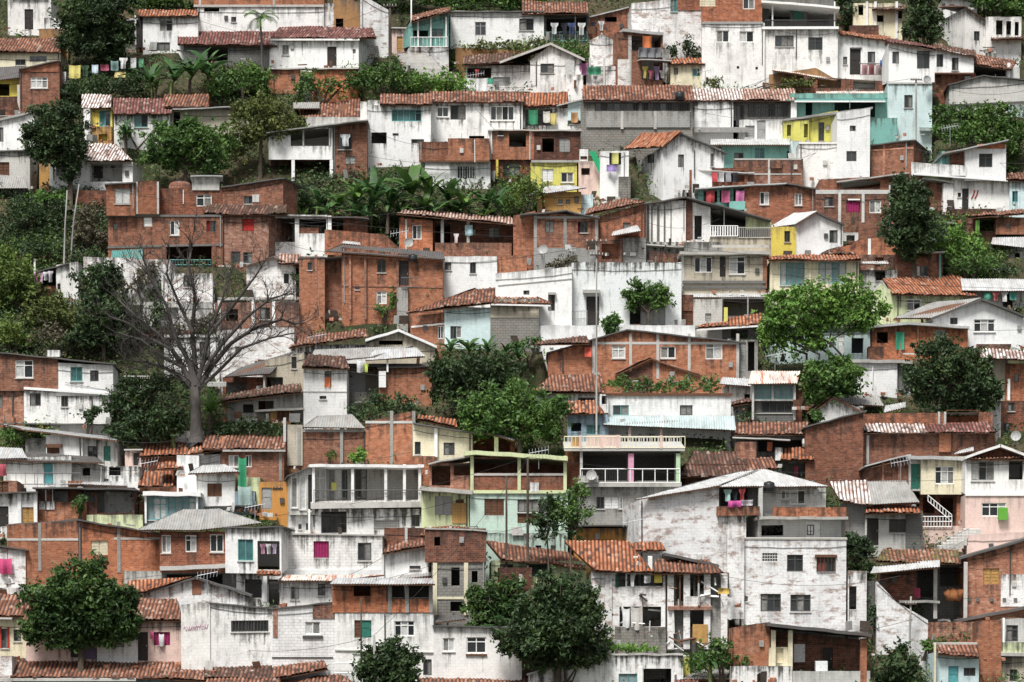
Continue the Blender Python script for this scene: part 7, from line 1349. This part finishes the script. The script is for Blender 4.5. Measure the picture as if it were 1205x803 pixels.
for px, py, base, r, hg, mt, lab in ((800, 118, (800, 180), .4, .8, 'blk', 'black tank on the long grey house roof'), (950, 526, (950, 550), .4, .7, 'GL', 'pale tank right of the orange laundry below the kiosk'), (486, 308, (486, 378), .35, .6, 'blk', 'black tank on the orange brick house with black doorway'), (1040, 78, (1030, 96), .35, .6, 'blu', 'blue tank beside the red lined roof house'), (905, 578, (905, 690), .4, .7, 'blk', 'black tank on the brick balcony of the peeling house')):
    tank(lab, px, py, base, r, hg, mt, .3)
def antenna(label, px, py0, py1, base, d=.5):
    P = on(px, py0, base, d); T = on(px, py1, base, d) - P; o = tag(empty('tv_antenna', P), label, 'antenna', 'television antennas'); mb = MB()
    mb.tube([(0, 0, 0), T], .03, 5); mb.build('mast', M('metal'), o); mb = MB(); a = T + Vector((-.7, 0, -.1)); b_ = T + Vector((.7, .2, .15)); mb.tube([a, b_], .022, 4)
    for k in range(7):
        c = a.lerp(b_, k / 6); w = .25 + .06 * k; mb.tube([c + Vector((0, -w, -.25)), c + Vector((0, w, .25))], .016, 4)
    mb.build('aerial', M('metal'), o)
for x, a, b_, bs, lab in ((174, 575, 545, (174, 582), 'antenna above the low orange roofed shed in the lower left'), (62, 600, 572, (62, 614), 'antenna in front of the long black roofed workshop'), (634, 552, 532, (634, 646), 'antenna over the open terrace of the mint house'), (372, 418, 396, (372, 436), 'antenna above the narrow white tower house'), (1118, 172, 150, (1118, 250), 'antenna over the teal door of the white balcony house'), (560, 108, 88, (560, 166), 'antenna on the tile roof of the white house with wide curtained window'), (830, 104, 84, (830, 180), 'antenna on the roof of the long grey house'), (244, 700, 676, (244, 720), 'antenna on the white gable with the orange stained patch'), (912, 438, 418, (912, 500), 'antenna on the rusty striped kiosk roof'), (300, 618, 596, (300, 712), 'antenna on the projecting white corner room'), (1060, 568, 544, (1060, 648), 'antenna on the fallen whitened tiles'), (745, 640, 614, (750, 775), 'antenna on the orange roof of the ruined house'), (470, 296, 274, (435, 378), 'antenna on the orange brick house with pale columns'), (1000, 128, 108, (1004, 214), 'antenna on the tall white tower house')):
    antenna(lab, x, a, b_, bs)
def dish(label, px, py, base, d=.6):
    P = on(px, py, base, d); o = tag(empty('satellite_dish', P, R.uniform(-.5, .5)), label, 'satellite dish', 'satellite dishes'); mb = MB(); n = 16
    for i in range(n):
        a, b_ = 2 * math.pi * i / n, 2 * math.pi * (i + 1) / n
        f = lambda r, t: (r * math.cos(t) * .38, -.1 * r * r - .1 + .25 * r * math.sin(t) * .4, .45 + r * math.sin(t) * .36)
        mb.face([f(0, 0), f(.55, a), f(.55, b_)]); mb.face([f(.55, a), f(1, a), f(1, b_), f(.55, b_)])
    mb.build('reflector', M('fg'), o, True); mb = MB(); mb.tube([(0, .1, -.4), (0, .05, .3), (0, -.05, .45)], .03, 5); mb.tube([(0, -.1, .1), (0, -.45, .4)], .015, 4); mb.build('mount', M('metal'), o)
for x, y, bs, lab in ((480, 292, (435, 378), 'satellite dish on the roof edge of the orange brick house with pale columns'), (696, 566, (735, 632), 'satellite dish on the balcony with the pink pillar'), (1090, 100, (1072, 160), 'satellite dish on the tall white and pale blue house'), (640, 300, (628, 402), 'satellite dish above the big plain white house'), (1196, 520, (1170, 646), 'satellite dish on the white gable of the pink house')):
    dish(lab, x, y, bs)
# laundry line on the slope at the top left
A_, B_ = on(70, 88, (125, 104), .8), on(172, 66, (125, 104), .8)
tag(cable('clothes line stretched over the slope at top left', A_, B_, .5), None, None)
class LineB(B): pass
hl = B.__new__(B); hl.P = ground(125, 104); hl.yaw = 0; hl.Ri = Matrix.Identity(3); hl.c = CAM - hl.P
for i, (x0, y0, x1, y1, c, n) in enumerate(((70, 84, 80, 100, (.62, .62, .64), 'white'), (81, 74, 95, 94, (.72, .62, .12), 'yellow'), (96, 77, 106, 92, (.06, .12, .06), 'dark green'), (107, 76, 117, 88, (.5, .6, .7), 'pale blue'), (118, 74, 128, 86, (.4, .06, .12), 'wine red'), (130, 70, 140, 82, (.2, .35, .33), 'teal'), (141, 68, 152, 80, (.66, .66, .64), 'cream'), (154, 66, 162, 80, (.5, .52, .5), 'grey'), (163, 68, 172, 80, (.08, .3, .16), 'bottle green'), (134, 82, 148, 90, (.6, .48, .15), 'mustard'))):
    hl.cloth(n + ' cloth on the clothes line over the slope at top left', c, x0 + R.uniform(-1, 2), y0 + R.uniform(0, 3), x1 - R.uniform(0, 3), y1 - R.uniform(-3, 4), -.8 - .05 * (i % 3), R.choice(['sheet', 'shirt', 'towel', 'shirt', 'trousers']), 'laundry on the slope at top left')
hp = B('tall green and white tarpaulin screen falling beside the yellow ground floor', 705, 236, name='screen', cat='screen', group='gates and fences', yaw=0)
a = [hp.L(693, 178, 0), hp.L(700, 178, 0), hp.L(730, 236, 0), hp.L(720, 236, 0)]
mb = MB(); mb.face(a); mb.face([p + Vector((0, .05, 0)) for p in a]); mb.build('green_panel', paint('bright_green', (.03, .34, .15)), hp.o)
hp = B('pink and white checked little stair house beside the green tarpaulin screen', 690, 232, yaw=0)
hp.w('PK', 681, 706, 190, 234, hs=[('o', 684, 198, 694, 206)], dep=2, off=.4); hp.w('W2', 682, 692, 176, 190, off=.5, fn=0, hs=[('s', 683, 184, 691, 188)], dep=1, name='upper_wall'); hp.w('CR', 702, 716, 214, 236, off=.3, dep=1)
hp = B('white shed with a hanging yellow cloth at the left foot of the white gable', 726, 240, yaw=0, name='shed', cat='shed')
hp.w('W1', 706, 740, 178, 240, hs=[('o', 717, 180, 731, 194)], dep=2, off=.3); hp.w('ST', 728, 742, 208, 238, off=-.2, dep=1)
hp.cloth('yellow cloth hanging in the white shed by the green tarpaulin', (.6, .58, .12), 720, 180, 728, 193, -.05, 'towel'); hp.cloth('violet cloth hanging on the white shed by the green tarpaulin', (.3, .2, .5), 714, 194, 726, 202, -.1, 'towel')
# ================================================================ hillside, light, camera
import bisect
xs = [-400, -260, -160, -100, -70] + [-60 + i * .6 for i in range(201)] + [70, 100, 160, 260, 400]
ys = [-700, -400, -260, -120, -60, -40] + [-30 + i * .6 for i in range(200)] + [94, 100, 110, 120, 140, 170, 220, 320, 600, 1200]
fl = []
for P, yaw, u0, u1, o0, o1, z in FOOT:
    c, s_ = math.cos(yaw), math.sin(yaw); cx, cy = (u0 + u1) / 2, (o0 + o1) / 2
    wx, wy = P.x + c * cx - s_ * cy, P.y + s_ * cx + c * cy
    fl.append((wx, wy, c, s_, (u1 - u0) / 2 + .4, (o1 - o0) / 2 + .5, z))
def terrain_z(x, y):
    if y < -13: z = max(-2.5, plane_z(y))
    elif y < 125: z = plane_z(y)
    else: z = plane_z(125) + (y - 125) * .12
    z += .55 * noise.noise(Vector((x * .11, y * .11, 3))) + .25 * noise.noise(Vector((x * .4, y * .4, 8))) - .25
    return z
bins = {}
for f in fl:
    r = math.hypot(f[4], f[5])
    for i in range(int((f[0] - r) // 6), int((f[0] + r) // 6) + 1):
        for j in range(int((f[1] - r) // 6), int((f[1] + r) // 6) + 1): bins.setdefault((i, j), []).append(f)
mb = MB(); nx = len(xs)
for y in ys:
    for x in xs:
        z = terrain_z(x, y)
        for wx, wy, c, s_, hx, hy, zb in bins.get((int(x // 6), int(y // 6)), ()):
            dx, dy = x - wx, y - wy
            if abs(c * dx + s_ * dy) < hx and abs(-s_ * dx + c * dy) < hy: z = min(z, zb)
        mb.V.append((x, y, z))
for j in range(len(ys) - 1):
    for i in range(nx - 1):
        a = j * nx + i; mb.F.append((a, a + 1, a + nx + 1, a + nx)); mb.K.append(0)
        mb.U.append([(xs[i], ys[j]), (xs[i + 1], ys[j]), (xs[i + 1], ys[j + 1]), (xs[i], ys[j + 1])])
s = NT('hillside_earth')
pos = s.n('ShaderNodeNewGeometry').outputs['Position']
a = s.noise(pos, .16, 7, .65); b_ = s.noise(pos, 2.2, 6, .7)
c = s.colors(s.math('ADD', s.math('MULTIPLY', a, .65), s.math('MULTIPLY', b_, .4)), [(.3, (.014, .018, .008)), (.48, (.03, .034, .015)), (.58, (.06, .048, .028)), (.72, (.12, .085, .05))])
s.finish(c, .95, b_, .8, .15)
tag(mb.build('hillside', s.m, None, True), kind='structure')
# undergrowth on the open parts of the slope: nobody could count these leaves
def ground_cover(name, regions, leaf, size, dens):
    mb = MB()
    for (x0, y0, x1, y1, n) in regions:
        for _ in range(int(n * dens)):
            px, py = R.uniform(x0, x1), R.uniform(y0, y1)
            if noise.noise(Vector((px * .06, py * .06, 5))) < -.25: continue
            g = ground(px, py); z = terrain_z(g.x, g.y)
            hgt = .3 + .8 * max(0, noise.noise(Vector((px * .03, py * .05, 2))) + .4)
            for _ in range(5):
                leaf_quad(mb, Vector((g.x + R.gauss(0, .3), g.y + R.gauss(0, .3), z + abs(R.gauss(0, .6)) * hgt)), size, .6)
    tag(mb.build(name, M(leaf)), kind='stuff')
ground_cover('undergrowth', [(-10, 225, 130, 420, 2600), (-10, 215, 130, 320, 700), (70, 75, 180, 118, 500), (240, 75, 320, 125, 300), (340, 200, 640, 265, 1500), (1040, 250, 1185, 335, 1000), (130, 440, 230, 525, 500)], 'L1', .16, 1)
ground_cover('tall_grass', [(-10, 280, 80, 400, 900), (1085, 262, 1180, 330, 700)], 'L7', .14, 1)
ground_cover('grass', [(-10, 285, 60, 400, 500), (340, 88, 560, 118, 800), (530, 48, 700, 76, 400), (1080, 255, 1180, 325, 500), (700, 752, 800, 775, 260), (800, 745, 900, 803, 400), (0, 505, 60, 530, 150), (820, 90, 960, 104, 160), (60, 226, 100, 246, 120), (590, 210, 640, 250, 250)], 'L3', .13, 1)
ground_cover('dry_scrub', [(70, 225, 130, 330, 400), (20, 385, 130, 425, 400), (520, 52, 620, 76, 160), (900, 84, 990, 104, 120), (700, 740, 800, 780, 120)], 'L6', .13, 1)
def open_cover(name, leaf, size, n, seed):
    mb = MB(); rr = random.Random(seed)
    for _ in range(n):
        px, py = rr.uniform(-15, 1220), rr.uniform(-20, 830); g = ground(px, py)
        if any(abs(c * (g.x - wx) + s_ * (g.y - wy)) < hx - .2 and abs(-s_ * (g.x - wx) + c * (g.y - wy)) < hy - .3 for wx, wy, c, s_, hx, hy, zb in bins.get((int(g.x // 6), int(g.y // 6)), ())): continue
        z = terrain_z(g.x, g.y); k = .5 + .6 * max(0, noise.noise(Vector((px * .03, py * .05, 2))) + .3)
        for _ in range(9): leaf_quad(mb, Vector((g.x + rr.gauss(0, .4), g.y + rr.gauss(0, .4), z + abs(rr.gauss(0, .5)) * k)), size, .6)
    tag(mb.build(name, M(leaf)), kind='stuff')
open_cover('weeds', 'L2', .15, 9000, 1); open_cover('low_scrub', 'L1', .16, 7000, 2); open_cover('dry_weeds', 'L4', .13, 3500, 3)
# loose rubbish in the yards and on the roof edges: boards, bricks, scraps of sheet
rr = random.Random(5)
for nm, mats, n in (('rubble', ['BR', 'GL', 'BP', 'conc'], 900), ('scrap_boards', ['wd', 'wpole', 'GL', 'fib'], 500)):
    mb = MB()
    for _ in range(n):
        f = rr.choice(fl); wx, wy, c, s_, hx, hy, zb = f
        a, b_ = rr.uniform(-hx, hx), -hy + rr.uniform(-.6, .25); x, y = wx + c * a - s_ * b_, wy + s_ * a + c * b_; z = zb + .05
        if nm == 'rubble': L, W_, H_ = rr.uniform(.12, .5), rr.uniform(.1, .3), rr.uniform(.08, .3)
        else: L, W_, H_ = (rr.uniform(.5, 1.4), .05, rr.uniform(.04, .12)) if rr.random() < .6 else (rr.uniform(.4, .9), .03, rr.uniform(.4, .8))
        an = rr.uniform(0, 3.1); ti = rr.uniform(-.5, .9)
        def fr(p, d, q, x=x, y=y, z=z, an=an, ti=ti):
            p2, q2 = p * math.cos(ti) - q * math.sin(ti) * .4, abs(p * math.sin(ti)) + q
            return (x + p2 * math.cos(an) - d * math.sin(an), y + p2 * math.sin(an) + d * math.cos(an), z + q2)
        mb.box(-L / 2, L / 2, -W_ / 2, W_ / 2, 0, H_, rr.randrange(4), fr)
    tag(mb.build(nm, [M(k) for k in mats]), kind='stuff')
# broken beams, planks and hanging cloth scraps in the ruined house
h = RUIN
mb = MB(); rr = random.Random(3)
for _ in range(46):
    x, y = rr.uniform(698, 852), rr.uniform(684, 766); p = h.L(x, y, rr.uniform(-.6, .3)); an = rr.choice([0, 0, 1.57, 1.3, 1.75, .4, -.5]) + rr.uniform(-.2, .2); L = rr.uniform(.4, 1.7)
    q = p + Vector((math.cos(an) * L, rr.uniform(-.3, .3), math.sin(an) * L)); mb.tube([p, q], rr.uniform(.03, .08), 4, rr.randrange(4))
o_ = mb.build('broken_timber', [M('wd'), M('wpole'), M('GL'), M('W3')], h.o); o_['kind'] = 'stuff'
# light
w = bpy.data.worlds.new('World'); SC.world = w; w.use_nodes = True
nt = w.node_tree; bg = nt.nodes['Background']
sky = nt.nodes.new('ShaderNodeTexSky'); sky.sky_type = 'NISHITA'; sky.sun_disc = False
EL, AZ = math.radians(63), math.radians(205)   # behind the camera, a little to the left
sky.sun_elevation = EL; sky.sun_rotation = AZ; sky.dust_density = 4; sky.air_density = 1.2
hs_ = nt.nodes.new('ShaderNodeHueSaturation'); hs_.inputs['Saturation'].default_value = .38
nt.links.new(sky.outputs[0], hs_.inputs['Color']); nt.links.new(hs_.outputs[0], bg.inputs[0]); bg.inputs[1].default_value = .072
ld = bpy.data.lights.new('sun', 'SUN'); ld.energy = 3.2; ld.angle = math.radians(14); ld.color = (1, .985, .955)
lo = bpy.data.objects.new('sun', ld); COL.objects.link(lo)
sd = Vector((math.sin(AZ) * math.cos(EL), math.cos(AZ) * math.cos(EL), math.sin(EL)))
lo.rotation_euler = (-sd).to_track_quat('-Z', 'Y').to_euler()
cd = bpy.data.cameras.new('camera'); cd.sensor_width = 36; cd.lens = 36 * F_PX / 1205; cd.clip_start = 1; cd.clip_end = 4000
co = bpy.data.objects.new('camera', cd); COL.objects.link(co); co.location = CAM; co.rotation_euler = (math.pi / 2 - PITCH, 0, 0)
SC.camera = co
v = SC.view_settings; v.view_transform = 'Standard'; v.look = 'None'; v.gamma = 1; v.use_curve_mapping = False; v.exposure = 0.95
SC.cycles.use_denoising = True
SC.cycles.max_bounces = 6
